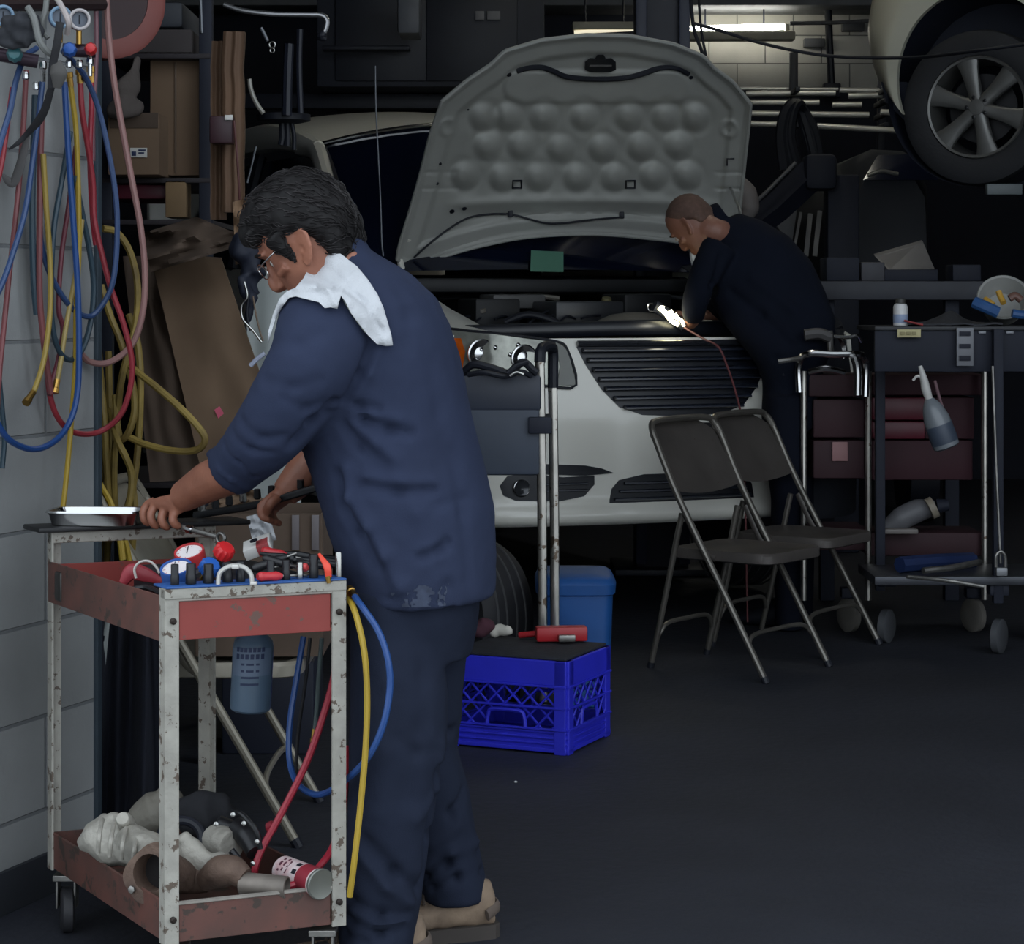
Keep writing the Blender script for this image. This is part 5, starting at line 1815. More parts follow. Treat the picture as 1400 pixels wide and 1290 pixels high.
def hgt(x, y):
    e = dist_out(x, y)
    h = .010 * (1 - sst(4, 7, e))                       # folded hem
    side_ = sst(22, 30, e)
    h += .004 - .018 * side_
    if y < 310:
        h += .012 * inpad(x, y)
    for dx, dy in dimples:
        d = math.hypot(x - dx, y - dy)
        if d < 30:
            h += .024 * (1 - sst(4, 21, d)) - .006 * math.exp(-((d - 22) / 5) ** 2)
    # rear cross member: two long ribs and short pockets
    yb = 286 + .00018 * (x - 790) ** 2
    h += .014 * math.exp(-((y - yb + 12) / 7) ** 2) * sst(600, 640, x) * sst(1000, 960, x)
    h -= .010 * math.exp(-((y - yb - 6) / 6) ** 2) * sst(620, 660, x) * sst(980, 940, x)
    for k in range(5):
        h += .006 * math.exp(-(((x - (735 + k * 28)) / 9) ** 2 + ((y - yb - 2) / 4) ** 2))
    # side panels: steps
    for sx, s_ in ((600, 1), (1003, -1)):
        for yy in (236, 258):
            if abs(x - sx) < 26:
                h -= .006 * math.exp(-((y - yy) / 1.8) ** 2)
        d = math.hypot(x - (613 if s_ > 0 else 997), y - (174 if s_ > 0 else 176))
        h += .008 * math.exp(-((d - 10) / 3) ** 2)
    return h


def hood(u, v):
    p = coons(u, v)
    bulge = .05 * (1 - (2 * u - 1) ** 2) * 0.6 + .04 * sin(v * pi)
    return HP(p.x, p.y, hgt(p.x, p.y) - bulge + .02)


def hood_out(u, v):
    p = coons(u, v)
    bulge = .05 * (1 - (2 * u - 1) ** 2) * 0.6 + .04 * sin(v * pi)
    return HP(p.x, p.y, -.035 * sst(0, 10, dist_out(p.x, p.y)) - bulge)


NU, NVV = 150, 100
g1 = MB().grid(hood, NU, NVV)
n1 = len(g1.v)
g2_ = MB().grid(hood_out, 40, 30)
mb = MB().add(g1.v, g1.f)
hoodo = build('hood', mb, M_whitein, sedan, smooth=60)
mb = MB().add(g2_.v, g2_.f)
build('hood_skin', mb, M_white, hoodo, smooth=60)
ed1 = [hood(i / 60, 0) for i in range(61)] + [hood(1, i / 40) for i in range(1, 41)] + [hood(1 - i / 60, 1) for i in range(1, 61)] + [hood(0, 1 - i / 40) for i in range(1, 40)]
build('hood_hem', MB().tube(ed1, .009, 8, sm=0, closed=True), M_whitein, hoodo)


def hoff(x, y, o):
    # surface point just proud of the panel at a pixel
    best = None
    u, v = (x - 560) / 450, (345 - y) / 250
    for _ in range(25):
        p = coons(min(max(u, 0), 1), min(max(v, 0), 1))
        u += (x - p.x) / 460
        v -= (y - p.y) / 260
    u, v = min(max(u, 0), 1), min(max(v, 0), 1)
    p = coons(u, v)
    bulge = .05 * (1 - (2 * u - 1) ** 2) * 0.6 + .04 * sin(v * pi)
    return HP(x, y, hgt(x, y) - bulge + .02 + o)


build('weather_seal', MB().tube([hoff(x, y, .006) for x, y in ((707, 97), (720, 93), (740, 92), (756, 97), (775, 105), (808, 108), (850, 107), (878, 101), (902, 93), (925, 93), (941, 101))], .0115, 8), M_black, hoodo, label='wavy black rubber seal')
lt = build('hood_latch', MB().loft([[hoff(821 + 21 * x_ * k, 88 + 11 * y_ * k, o) for x_, y_ in ((-1, .7), (-1, -.3), (-.7, -.8), (-.35, -.75), (-.2, -1.2), (.2, -1.2), (.35, -.75), (.7, -.8), (1, -.3), (1, .7), (.6, 1), (-.6, 1))] for k, o in ((1, -.012), (1, .012), (.8, .018))]), mat('latch_dark', (30, 32, 36), 0.5), hoodo)
build('latch_bolt', MB().tube([hoff(806, 90, .02), hoff(836, 90, .02)], .005, 8, sm=0), M_steel, lt)


def hole(x, y, r, name='panel_hole'):
    c = hoff(x, y, .002)
    build(name, MB().lathe(c, -nv if nv.dot(EYE - c) < 0 else nv, [(r, -.008), (r, .002), (r * .8, .003), (.001, .003)], 16), M_grille, hoodo)


for x, y, r in ((696, 102, .010), (945, 106, .009), (618, 289, .011), (635, 285, .010), (602, 224, .006), (598, 251, .006), (640, 150, .004)):
    hole(x, y, r)
for x, y in ((707, 252), (862, 252)):
    q = [hoff(x - 6, y - 5, .003), hoff(x + 6, y - 5, .003), hoff(x + 6, y + 5, .003), hoff(x - 6, y + 5, .003)]
    build('square_clip', MB().tube(q, .0045, 6, sm=1, closed=True), M_black, hoodo)
build('corner_clip', MB().tube([hoff(994, 226, .003), hoff(994, 217, .003), hoff(1004, 217, .003)], .0035, 6, sm=0), M_black, hoodo)
build('washer_hose', MB().tube([hoff(x, y, .008) for x, y in ((566, 352), (585, 335), (612, 314), (640, 298), (668, 293), (698, 293), (722, 299), (747, 305), (770, 305), (795, 302), (822, 299), (849, 297))], .0045, 8), M_black, hoodo)
for x, y in ((698, 292), (850, 294)):
    build('washer_nozzle', MB().box(hoff(x, y, .008), (.022, .02, .03), .005), M_black, hoodo)
build('prop_rod', MB().tube([hoff(999, 257, .012), W(1006, 275, 9.4), W(1014, 298, 9.2), W(1040, 420, 8.95)], .006, 8), mat('rod_grey', (150, 150, 146), 0.4, 0.4), sedan)
for sg in (-1, 1):
    build('hood_hinge', MB().tube([P_h + lv * sg * .70 + V((0, 0, -.16)), P_h + lv * sg * .70 - fv * .06 + V((0, 0, -.05)), P_h + lv * sg * .68 + V((0, 0, .01))], .014, 8), M_white, sedan)
# work order tucked under the wiper; inspection light
def wq(px, py):
    # point on the windshield plane
    a, b, c = wind(.2, .1), wind(.8, .1), wind(.5, .8)
    n = (b - a).cross(c - a)
    d = W(px, py, 1) - EYE
    return EYE + d * ((a - EYE).dot(n) / d.dot(n))


wg = MB().grid(wind, 24, 14)
wb_t = bvh(wg)
top_d = hit(wb_t, 748, 344)[0].y - .05
q = [W(726, 342, top_d - .02), W(770, 344, top_d), W(770, 372, top_d - .17), W(725, 371, top_d - .19)]
tag(build('work_order', MB().prism(q, fv * .003), mat('paper_green', (98, 150, 128), 0.7, var=0.05), smooth=0), 'pale green paper slip lying on the windshield below the hood', 'paper')
for px, lab_ in ((678, 0), (697, 0)):
    pass
lg = thing('inspection_light', 'bright inspection light shining in the engine bay by the bald mechanic', 'lamp', W(912, 440, 8.5))
M_glow = mat('work_glow', (255, 250, 215), 0.4, emit=(255, 246, 200), estr=7.0)
for k, (pts, r) in enumerate((([(901, 420), (910, 428), (918, 438), (928, 444)], .009), ([(906, 418), (905, 424)], .008), ([(916, 424), (921, 432), (926, 430)], .008), ([(924, 434), (932, 438), (935, 446)], .006))):
    build('lamp_glow', MB().tube([W(x, y, 8.5) for x, y in pts], r, 8), M_glow, lg)
build('lamp_case', MB().tube([W(894, 418, 8.54), W(908, 426, 8.55), W(936, 446, 8.54)], .024, 12), M_hazed, lg)
build('lamp_hook', MB().tube([W(898, 426, 8.5), W(887, 424, 8.5), W(886, 416, 8.5), W(893, 415, 8.5)], .003, 8), M_chrome, lg)
pt = bpy.data.lights.new('inspection_glow', 'POINT')
pt.energy = 0.28
pt.color = (1, .95, .75)
pt.shadow_soft_size = .03
po = bpy.data.objects.new('inspection_glow', pt)
COL.objects.link(po)
po.location = W(914, 432, 8.42)
hose('lamp_cord', [(936, 448, 8.5), (960, 462, 8.42), (982, 474, 8.36), (994, 500, 8.36), (1004, 530, 8.38), (1012, 560, 8.40), (1016, 590, 8.42), (1019, 700, 8.44), (1022, 850, 8.46)], .0042, mat('cord_red', (112, 60, 62), 0.5), 'thin reddish cord dropping from the inspection light over the grille', None)

# added black sheet, invented to keep the right front corner dark
def cover(u, v):
    a = .50 + .49 * u
    if v < .5:
        k = v / .5
        xr = .95 - (.95 - .25) * k
        return CP(a - .02 * u, xr + .25 * max(0, u - .5) * k, 1.415 - .26 * k + .012 * noise.noise(V((u * 6, v * 8, 1))))
    k = (v - .5) / .5
    z = 1.145 - .74 * k
    return cpos(min(a, .955), z, .035 + .014 * noise.noise(V((u * 5, v * 5, 4))) + (-.10 * max(0, .15 - k)))


fcv = tag(build('dark_corner_sheet', MB().sheet(cover, 24, 30, (0, -.006, .004)), mat('corner_black', (22, 26, 36), 0.85, bump=.2), smooth=60), 'added black sheet darkening the right front corner of the white minivan', 'cover')
# loose tyre standing between crate and bumper
tc_ = W(640, 838, 7.2)
ta = V((-.80, -.60, 0)).normalized()
tw_, tr0 = .20, tc_.z
lt_ = thing('loose_tyre', 'worn tyre standing on the floor between the milk crate and the minivan bumper', 'tyre', (tc_.x, tc_.y, 0))
build('tyre_body', MB().lathe(tc_ - ta * tw_ / 2, ta, [(tr0 * .66, .0), (tr0 * .92, .0), (tr0 * .985, .025), (tr0, .05), (tr0, tw_ - .05), (tr0 * .985, tw_ - .025), (tr0 * .92, tw_), (tr0 * .66, tw_), (tr0 * .64, tw_ / 2), (tr0 * .66, 0)], 56, cap=False), mat('tyre_black', (38, 38, 42), 0.7, bump=.1), lt_)
for dx in (-.055, -.02, .02, .055):
    build('tread_groove', MB().tube([tc_ + ta * dx + (ta.cross(V((0, 0, 1))) * cos(i * pi / 20) + V((0, 0, sin(i * pi / 20)))) * tr0 for i in range(40)], .004, 5, sm=1, closed=True), mat('tread_dust', (98, 98, 102), 0.8), lt_)
# ---------------------------------------------------------------- people
M_skin = mat('skin_brown', (158, 104, 82), 0.5, var=0.22, vs=18, col2=(132, 84, 66), bump=0.08, bs=120)
M_skin2 = mat('skin_tan', (146, 102, 86), 0.5, var=0.2, vs=14)
M_navy_shirt = mat('navy_twill', (45, 53, 76), 0.85, var=0.18, vs=5, bump=0.12, bs=420, col2=(39, 46, 67), spec=0.2)
M_trouser = mat('navy_trousers', (34, 40, 56), 0.9, var=0.25, vs=4, bump=0.12, bs=420, spec=0.15)
M_hair = mat('black_hair', (24, 22, 23), 0.65, var=0.5, vs=30, spec=.25)
M_hair2 = mat('hair_strand', (44, 41, 42), 0.55, var=0.7, vs=14, spec=.3)


def row(x0, y0, x1, y1, D, rd, n=32, pw=2.3, tilt=0.0):
    a, b = W(x0, y0, D), W(x1, y1, D)
    return ring((a + b) / 2, (b - a) / 2, V((tilt * rd, rd, 0)), n, pw)


def egg(o, X, Y, Z, z, fr, bk, w, n=28, pw=2.15):
    c = (fr + bk) / 2
    h = (fr - bk) / 2
    out = []
    for i in range(n):
        a = 2 * pi * i / n
        ca, sa = cos(a), sin(a)
        x = c + h * abs(ca) ** (2 / pw) * (1 if ca >= 0 else -1)
        wf = 1 - .10 * max(0, ca)
        y = w * wf * abs(sa) ** (2 / pw) * (1 if sa >= 0 else -1)
        out.append(o + X * x + Y * y + Z * z)
    return out


HEAD = [(-.112, .060, .012, .018), (-.106, .076, -.018, .034), (-.088, .083, -.036, .047), (-.06, .086, -.058, .058), (-.03, .087, -.074, .067), (0, .090, -.084, .073),
        (.03, .095, -.090, .077), (.055, .096, -.091, .078), (.08, .090, -.087, .074), (.10, .078, -.076, .065), (.118, .056, -.056, .048), (.128, .028, -.032, .026), (.131, .006, -.012, .006)]


def head_mesh(o, X, Y, Z, mb):
    def P(x, y, z):
        return o + X * x + Y * y + Z * z
    mb.loft([egg(o, X, Y, Z, *r) for r in HEAD])
    mb.tube([P(.090, 0, .034), P(.099, 0, .010), P(.107, 0, -.014), P(.104, 0, -.026), P(.088, 0, -.031)], [.007, .0085, .0115, .0105, .008], 12)
    mb.tube([P(.084, 0, .02), P(.088, 0, -.012), P(.086, 0, -.032)], [.010, .016, .017], 12)
    for s in (-1, 1):
        mb.tube([P(.092, .012 * s, -.028), P(.101, .009 * s, -.028)], [.007, .006], 10, sm=0)
        mb.tube([P(.092, .006 * s, .036), P(.092, .03 * s, .040), P(.078, .052 * s, .034)], [.006, .007, .005], 8)
        mb.tube([P(.070, .048 * s, -.016), P(.045, .062 * s, -.010)], [.009, .009], 10, sm=0)
        # ear: flat shell plus helix
        ec = P(-.008, .077 * s, -.002)
        ex = (X * -.9 + Y * s * .45).normalized()
        ez = (Z * .98 - X * .15).normalized()
        en = ex.cross(ez).normalized()
        mb.loft([ring(ec + ex * .004 - en * .004, ex * .013, ez * .022, 16), ring(ec + ex * .006, ex * .016, ez * .028, 16), ring(ec + ex * .006 + en * .004, ex * .014, ez * .024, 16)])
        mb.tube([ec - ex * .012 + ez * .004, ec - ex * .008 + ez * .024, ec + ex * .010 + ez * .033, ec + ex * .022 + ez * .018, ec + ex * .020 - ez * .006, ec + ex * .008 - ez * .026, ec - ex * .006 - ez * .030, ec - ex * .010 - ez * .018], .0042, 8)
    mb.tube([P(.078, -.024, -.058), P(.090, -.010, -.054), P(.093, 0, -.055), P(.090, .010, -.054), P(.078, .024, -.058)], .0055, 8)
    mb.tube([P(.078, -.020, -.064), P(.089, -.008, -.067), P(.091, 0, -.067), P(.089, .008, -.067), P(.078, .020, -.064)], .0060, 8)
    mb.tube([P(.070, 0, -.096), P(.080, 0, -.094)], .014, 10, sm=0)


def dents(mb, o, X, Y, Z, items):
    nn = normals(mb)
    for i, p in enumerate(mb.v):
        d = 0
        for (x, y, z, r, h) in items:
            q = (p - (o + X * x + Y * y + Z * z)).length_squared / (r * r)
            if q < 6:
                d += h * math.exp(-q)
        if d:
            mb.v[i] = p + nn[i] * d


FACE_DENTS = [(.092, s * .030, .016, .015, -.008) for s in (-1, 1)] + [(-.002, s * .084, -.002, .008, -.006) for s in (-1, 1)] + [(.08, s * .036, -.05, .02, -.003) for s in (-1, 1)]


def hand(mb, wr, kn, tips, thumb, r=.0088):
    """palm from wrist to the knuckle row, four curled finger chains, a thumb"""
    k0, k3 = kn[0], kn[3]
    mid = (k0 + k3) / 2
    d = (mid - wr).normalized()
    ac = (k3 - k0)
    half = ac / 2 * 1.12
    nrm = d.cross(ac).normalized()
    mb.loft([ring(wr - d * .015, half.normalized() * .026, nrm * .021, 16), ring(wr + d * .005, half.normalized() * .027, nrm * .019, 16), ring(wr.lerp(mid, .45), half * .92, nrm * .0175, 16, 2.6),
             ring(wr.lerp(mid, .85), half * 1.04, nrm * .015, 16, 2.6), ring(mid + d * .004, half * .98, nrm * .011, 16, 2.6)])
    for k, t in zip(kn, tips):
        pts = [k - d * .018] + [k] + t
        mb.tube(pts, [r * 1.0, r * 1.12] + [r * 1.0] * (len(t) - 1) + [r * .72], 10, sm=4)
    mb.tube(thumb, [r * 1.25, r * 1.2, r * 1.05, r * .75], 10, sm=4)


# ------------------------------------------------------------------ the mechanic at the cart
TORSO = [(474, 806, 679, 806, 4.25, .185), (462, 764, 680, 764, 4.25, .190), (444, 705, 676, 695, 4.25, .195), (424, 645, 661, 632, 4.25, .190), (408, 592, 645, 562, 4.25, .190),
         (399, 535, 629, 492, 4.25, .200), (395, 485, 615, 442, 4.25, .205), (398, 446, 598, 406, 4.25, .200), (410, 414, 562, 374, 4.25, .165), (430, 384, 520, 351, 4.24, .095), (436, 366, 496, 336, 4.23, .066)]
ARM = [((456, 432, 4.11), .100), ((426, 500, 4.06), .085), ((378, 576, 4.09), .073), ((338, 622, 4.17), .059), ((316, 644, 4.205), .054)]
FARM = [((510, 425, 4.42), .080), ((478, 520, 4.46), .070), ((446, 600, 4.48), .058), ((430, 628, 4.48), .050)]

Fh = V((-.82, .26, -.51)).normalized()
Uh = (V((-.50, .10, .86)) - Fh * V((-.50, .10, .86)).dot(Fh)).normalized()
Lh = Uh.cross(Fh)
Oh = W(409, 341, 4.15) - Lh * .079

mb = MB()
head_mesh(Oh, Fh, Lh, Uh, mb)
mb.tube([Oh - Fh * .02 - Uh * .03, Oh - Fh * .04 - Uh * .09, W(460, 378, 4.24)], [.056, .053, .055], 18)
mb.loft([row(x0 + 16, y0, x1 - 16, y1, D, rd - .03) for x0, y0, x1, y1, D, rd in TORSO[:9]] + [row(440, 388, 500, 362, 4.24, .06)])
mb.tube([W(*p) for p, r in ARM] + [W(284, 659, 4.28), W(250, 679, 4.345)], [.06, .052, .043, .041, .043, .040, .031], 18)
mb.tube([W(*p) for p, r in FARM] + [W(408, 655, 4.47), W(388, 676, 4.46)], [.065, .055, .046, .042, .038, .029], 16)
# the near hand, curled over the wrench
kn = [W(203, 689, 4.405), W(213, 691, 4.385), W(226, 695, 4.365), W(239, 700, 4.345)]
tips = [[W(196, 699, 4.40), W(198, 711, 4.40), W(205, 717, 4.405)], [W(206, 703, 4.375), W(209, 715, 4.375), W(217, 721, 4.38)],
        [W(221, 707, 4.355), W(224, 717, 4.355), W(231, 722, 4.36)], [W(236, 710, 4.335), W(240, 717, 4.338), W(247, 720, 4.345)]]
hand(mb, W(250, 679, 4.345), kn, tips, [W(236, 690, 4.385), W(222, 706, 4.41), W(222, 716, 4.41), W(232, 722, 4.40)])
# far hand closed on a dark socket rail
kn = [W(366, 684, 4.44), W(371, 686, 4.46), W(377, 688, 4.475), W(382, 690, 4.49)]
tips = [[k + V((-.014, -.006, -.014)), k + V((-.008, -.012, -.032)), k + V((.006, -.010, -.038))] for k in kn]
hand(mb, W(388, 676, 4.46), kn, tips, [W(380, 680, 4.43), W(370, 688, 4.415), W(366, 696, 4.42), W(368, 702, 4.425)])
LEGN = [(478, 860, 602, 860, 4.18, .10), (479, 950, 612, 950, 4.155, .10), (477, 1020, 611, 1020, 4.15, .10), (476, 1080, 598, 1080, 4.15, .095), (472, 1150, 587, 1150, 4.15, .09), (468, 1220, 577, 1220, 4.15, .088), (462, 1285, 566, 1285, 4.14, .088), (466, 1312, 562, 1312, 4.13, .086)]
LEGF = [(520, 860, 644, 860, 4.33, .10), (515, 950, 632, 950, 4.365, .10), (520, 1020, 626, 1020, 4.39, .098), (538, 1080, 641, 1080, 4.40, .095), (556, 1150, 653, 1150, 4.40, .09), (574, 1200, 664, 1200, 4.40, .09), (580, 1228, 664, 1228, 4.40, .086)]
mb.loft([row(490, 780, 655, 780, 4.25, .14), row(490, 880, 640, 880, 4.25, .13)])
for LG in (LEGN, LEGF):
    mb.loft([row(x0 + 22, y0, x1 - 22, y1, D, rd - .03) for x0, y0, x1, y1, D, rd in LG])
bm_ = fuse(mb, .0036, 3)
dents(bm_, Oh, Fh, Lh, Uh, FACE_DENTS)
kd = []
for p, q in (((212, 694), (236, 684)), ((224, 698), (243, 690)), ((204, 692), (228, 680))):       # tendons on the back of the hand
    kd.append((W(*p, 4.36), W(*q, 4.345), .0035, .0022))
folds(bm_, kd)
mech = build('person', bm_, M_skin, smooth=60, origin=W(560, 0, 4.25).xy.to_3d())
tag(mech, 'dark haired mechanic in navy work clothes bending over the cart, white towel on his shoulder', 'person')
# eyes and glasses
for s in (-1, 1):
    c = Oh + Fh * .0715 + Lh * .030 * s + Uh * .014
    e = build('eye', MB().lathe(c, Fh, [(.001, -.011), (.007, -.008), (.010, 0), (.007, .008), (.001, .011)], 14), mat('eye_white', (196, 186, 178), 0.3), mech)
    build('iris', MB().lathe(c + Fh * .0095, Fh, [(.0055, 0), (.004, .0012), (.001, .0015)], 12), mat('iris_dark', (30, 22, 18), 0.2), e)
    build('eyebrow', MB().tube([Oh + Fh * .099 + Lh * .012 * s + Uh * .038, Oh + Fh * .099 + Lh * .032 * s + Uh * .043, Oh + Fh * .083 + Lh * .052 * s + Uh * .037], [.003, .004, .002], 8), M_hair, mech)
gf = MB()
for s in (-1, 1):
    c = Oh + Fh * .104 + Lh * .032 * s + Uh * .010
    gf.tube([c + (Lh * cos(k * pi / 7) * .024 + Uh * sin(k * pi / 7) * .016) - Fh * (.004 * abs(cos(k * pi / 7)) * (1 if cos(k * pi / 7) * s > 0 else 0)) for k in range(14)], .0014, 6, sm=2, closed=True)
gf.tube([Oh + Fh * .104 - Lh * .009 + Uh * .014, Oh + Fh * .109 + Uh * .016, Oh + Fh * .104 + Lh * .009 + Uh * .014], .0014, 6)
for s in (-1, 1):
    gf.tube([Oh + Fh * .101 + Lh * .056 * s + Uh * .014, Oh + Fh * .07 + Lh * .074 * s + Uh * .018, Oh + Fh * .035 + Lh * .074 * s + Uh * .024], .0014, 6)
gl_ = build('glasses', gf, M_chrome)
tag(gl_, 'thin metal glasses worn low on the nose of the mechanic at the cart', 'glasses')
# hair
mb = MB()
HAIR = [(-.062, -.050, -.066, .030), (-.045, -.030, -.080, .056), (-.02, -.022, -.094, .072), (.005, -.012, -.102, .080), (.03, .030, -.106, .086), (.055, .078, -.107, .088), (.08, .104, -.104, .088), (.105, .106, -.095, .082), (.130, .092, -.078, .068), (.150, .064, -.052, .047), (.158, .028, -.022, .020)]
mb.loft([egg(Oh, Fh, Lh, Uh, *r) for r in HAIR])
for s in (-1, 1):
    mb.tube([Oh + Fh * .034 + Lh * .076 * s + Uh * .05, Oh + Fh * .029 + Lh * .071 * s + Uh * .020, Oh + Fh * .024 + Lh * .068 * s - Uh * .012], [.022, .014, .005], 10)
mb.tube([Oh + Fh * .080 - Lh * .03 + Uh * .094, Oh + Fh * .094 + Uh * .090, Oh + Fh * .088 + Lh * .036 + Uh * .084, Oh + Fh * .066 + Lh * .062 + Uh * .070], [.02, .021, .021, .02], 10)
hm = fuse(mb, .0045, 2)
hm = wobble(hm, .005, 30, .003, 80, (1, 1, .6))
hair = build('hair', hm, M_hair, mech, smooth=70)
tr_h = bvh(hm)
nnh = normals(hm)
sm_ = MB()
cnt = 0
random.seed(11)
while cnt < 620:
    i = random.randrange(len(hm.v))
    p = hm.v[i]
    cnt += 1
    pts = []
    ph = random.random() * 6
    base = (-Fh * .7 - Uh * .55 + Lh * (.3 * noise.noise(p * 25)))
    q = p
    n = nnh[i]
    for k in range(7):
        pts.append(q + n * (.001 + .0022 * sin(k * .9 + ph) + .002 * random.random()))
        dd = base - n * base.dot(n)
        sd_ = n.cross(dd)
        q2 = q + dd.normalized() * .0075 + sd_.normalized() * .0028 * sin(ph + k * 1.1)
        r_ = tr_h.find_nearest(q2)
        if r_[0] is None:
            break
        q, n = r_[0], r_[1]
    if len(pts) > 3:
        sm_.tube(pts, [.0011] * (len(pts) - 1) + [.0004], 4, sm=2)
o = build('hair_strands', sm_, M_hair2, hair, smooth=70)
o['kind'] = 'stuff'

# shirt: torso, sleeves and collar grown together, then creased
mb = MB()
hem = [(474, 818, 678, 816, 4.25, .185)]
mb.loft([row(474, 822, 679, 812, 4.25, .186)] + [row(*r) for r in TORSO])
mb.tube([W(*p) for p, r in ARM], [r for p, r in ARM], 24, sm=6, cap=True)
mb.tube([W(*p) for p, r in FARM], [r for p, r in FARM], 20, sm=6)
mb.loft([ring(W(316, 640, 4.20), (W(345, 667, 4.2) - W(290, 612, 4.2)) / 2 * 1.06, V((0, .056, 0)), 20), ring(W(304, 648, 4.21), (W(338, 672, 4.21) - W(291, 618, 4.21)) / 2 * 1.08, V((0, .053, 0)), 20)])
mb.loft([ring(W(472, 356, 4.235), (W(500, 334, 4.2) - W(440, 372, 4.2)) / 2 * 1.06, V((0, .072, 0)), 24), ring(W(464, 340, 4.232), (W(494, 320, 4.2) - W(440, 356, 4.2)) / 2 * 1.10, V((0, .073, 0)), 24)])
sh = fuse(mb, .0075, 8)
tr_s = bvh(sh)


def SF(pts, w, h):                      # a fold drawn through photo pixels on the near face
    out = []
    P_ = [hit(tr_s, *p)[0] for p in pts]
    for a, b in zip(P_, P_[1:]):
        if a is not None and b is not None:
            out.append((a, b, w, h))
    return out


fs = []
fs += SF([(454, 552), (490, 556), (516, 560)], .010, -.012)
fs += SF([(452, 566), (500, 575), (535, 588), (560, 592)], .012, -.014)
fs += SF([(456, 560), (505, 566), (545, 574)], .012, .008)
fs += SF([(470, 580), (496, 610), (526, 636)], .013, -.014)
fs += SF([(482, 578), (512, 606), (540, 626)], .014, .009)
fs += SF([(497, 664), (545, 672), (590, 670)], .012, -.013)
fs += SF([(500, 652), (550, 660), (592, 660)], .013, .008)
fs += SF([(474, 642), (480, 680), (505, 720), (528, 760), (545, 806)], .014, .013)
fs += SF([(462, 650), (470, 690), (492, 730), (516, 775)], .014, -.014)
fs += SF([(576, 762), (600, 752), (612, 742)], .012, -.012)
fs += SF([(570, 752), (598, 744)], .012, .007)
fs += SF([(505, 476), (492, 510), (470, 548)], .009, -.012)
fs += SF([(518, 480), (505, 512), (486, 540)], .010, .008)
fs += SF([(404, 606), (430, 580), (455, 556)], .016, -.022)
fs += SF([(388, 545), (420, 560), (440, 552)], .012, -.006)
fs += SF([(330, 575), (360, 600), (385, 596)], .012, -.008)
fs += SF([(318, 592), (345, 615), (368, 618)], .010, -.007)
fs += SF([(362, 520), (400, 530), (436, 520)], .014, -.006)
fs += SF([(372, 470), (410, 470), (440, 455)], .016, -.006)
fs += SF([(306, 606), (328, 632), (350, 652)], .006, -.007)
fs += SF([(298, 640), (318, 655), (338, 668)], .006, .005)
fs += SF([(540, 640), (570, 700), (600, 790)], .022, .006)
fs += SF([(620, 620), (635, 700), (640, 790)], .020, -.007)
fs += SF([(590, 500), (600, 560), (606, 620)], .025, -.005)
fs += SF([(545, 395), (560, 430), (556, 470)], .02, -.004)
fs += SF([(600, 690), (640, 680), (668, 660)], .013, -.006)
fs += SF([(560, 830), (555, 800), (566, 770)], .016, .007)
fs += SF([(618, 830), (612, 800), (604, 775)], .016, -.006)
fs += SF([(480, 798), (530, 818), (600, 822), (670, 802)], .005, -.004)
folds(sh, [(a, b, w * .9, h * .72) for a, b, w, h in fs])
wobble(sh, .0035, 9, .0012, 38)
shirt = build('shirt', sh, M_navy_shirt, mech, smooth=70)
# dusty lighter hem stain
hs = MB()
tr_s = bvh(sh)
sh_n = V((0, -1, 0))


def drape(tree, px, py, lift):
    loc, nor = hit(tree, px, py)
    return (loc, nor) if loc is not None else (None, None)


stain_cells = []
rng_ = random.Random(3)
vs_, fs_ = [], []
ok = {}
for j in range(19):
    for i in range(61):
        x = 530 + 84 * i / 60
        y = 800 + 30 * j / 18 - 8 * ((x - 570) / 40) ** 2 * 0.3
        loc, nor = drape(tr_s, x, y, 0)
        if loc is None:
            continue
        ok[(i, j)] = len(vs_)
        vs_.append(loc + (EYE - loc).normalized() * .0012)
for j in range(18):
    for i in range(60):
        ks = [(i, j), (i + 1, j), (i + 1, j + 1), (i, j + 1)]
        if all(k in ok for k in ks):
            c_ = sum((vs_[ok[k]] for k in ks), V((0, 0, 0))) / 4
            if noise.noise(V((c_.x * 45, c_.y * 45, c_.z * 20))) * .5 + noise.noise(c_ * 130) * .45 > -.02 + .40 * abs(i - 30) / 30 - .012 * j:
                fs_.append([ok[k] for k in ks])
if fs_:
    st_m = MB().add(vs_, fs_)
    build('hem_dust', st_m, mat('dust_grey', (62, 70, 90), 0.95, var=0.4, vs=60), shirt, label='pale dust smudge near the shirt hem', smooth=0)

# trousers
mb = MB()
mb.loft([row(480, 770, 664, 770, 4.25, .165), row(478, 840, 655, 840, 4.25, .165), row(480, 895, 645, 895, 4.25, .14)])
for LG in (LEGN, LEGF):
    mb.loft([row(LG[0][0], 800, LG[0][2], 800, LG[0][4], .10)] + [row(*r) for r in LG])
tr = fuse(mb, .0075, 7)
tr_s = bvh(tr)
fs = []
fs += SF([(618, 1000), (600, 1055), (588, 1130), (578, 1200)], .012, -.014)
fs += SF([(604, 1020), (596, 1080), (570, 1120)], .016, .008)
fs += SF([(588, 1140), (620, 1110), (636, 1080)], .011, -.011)
fs += SF([(590, 1155), (625, 1130), (648, 1110)], .012, .007)
fs += SF([(580, 1200), (612, 1180), (655, 1165)], .010, -.013)
fs += SF([(582, 1186), (615, 1166), (650, 1150)], .011, .009)
fs += SF([(590, 1215), (625, 1200), (660, 1190)], .009, -.011)
fs += SF([(500, 1150), (540, 1195), (572, 1215)], .014, -.012)
fs += SF([(492, 1165), (530, 1212), (560, 1235)], .014, .011)
fs += SF([(480, 1230), (520, 1252), (556, 1250)], .012, -.013)
fs += SF([(480, 1256), (520, 1276), (552, 1268)], .011, -.011)
fs += SF([(482, 1244), (520, 1264), (556, 1258)], .011, .010)
fs += SF([(470, 1275), (500, 1288)], .01, -.01)
fs += SF([(525, 845), (530, 930), (525, 1020), (520, 1110)], .022, .006)
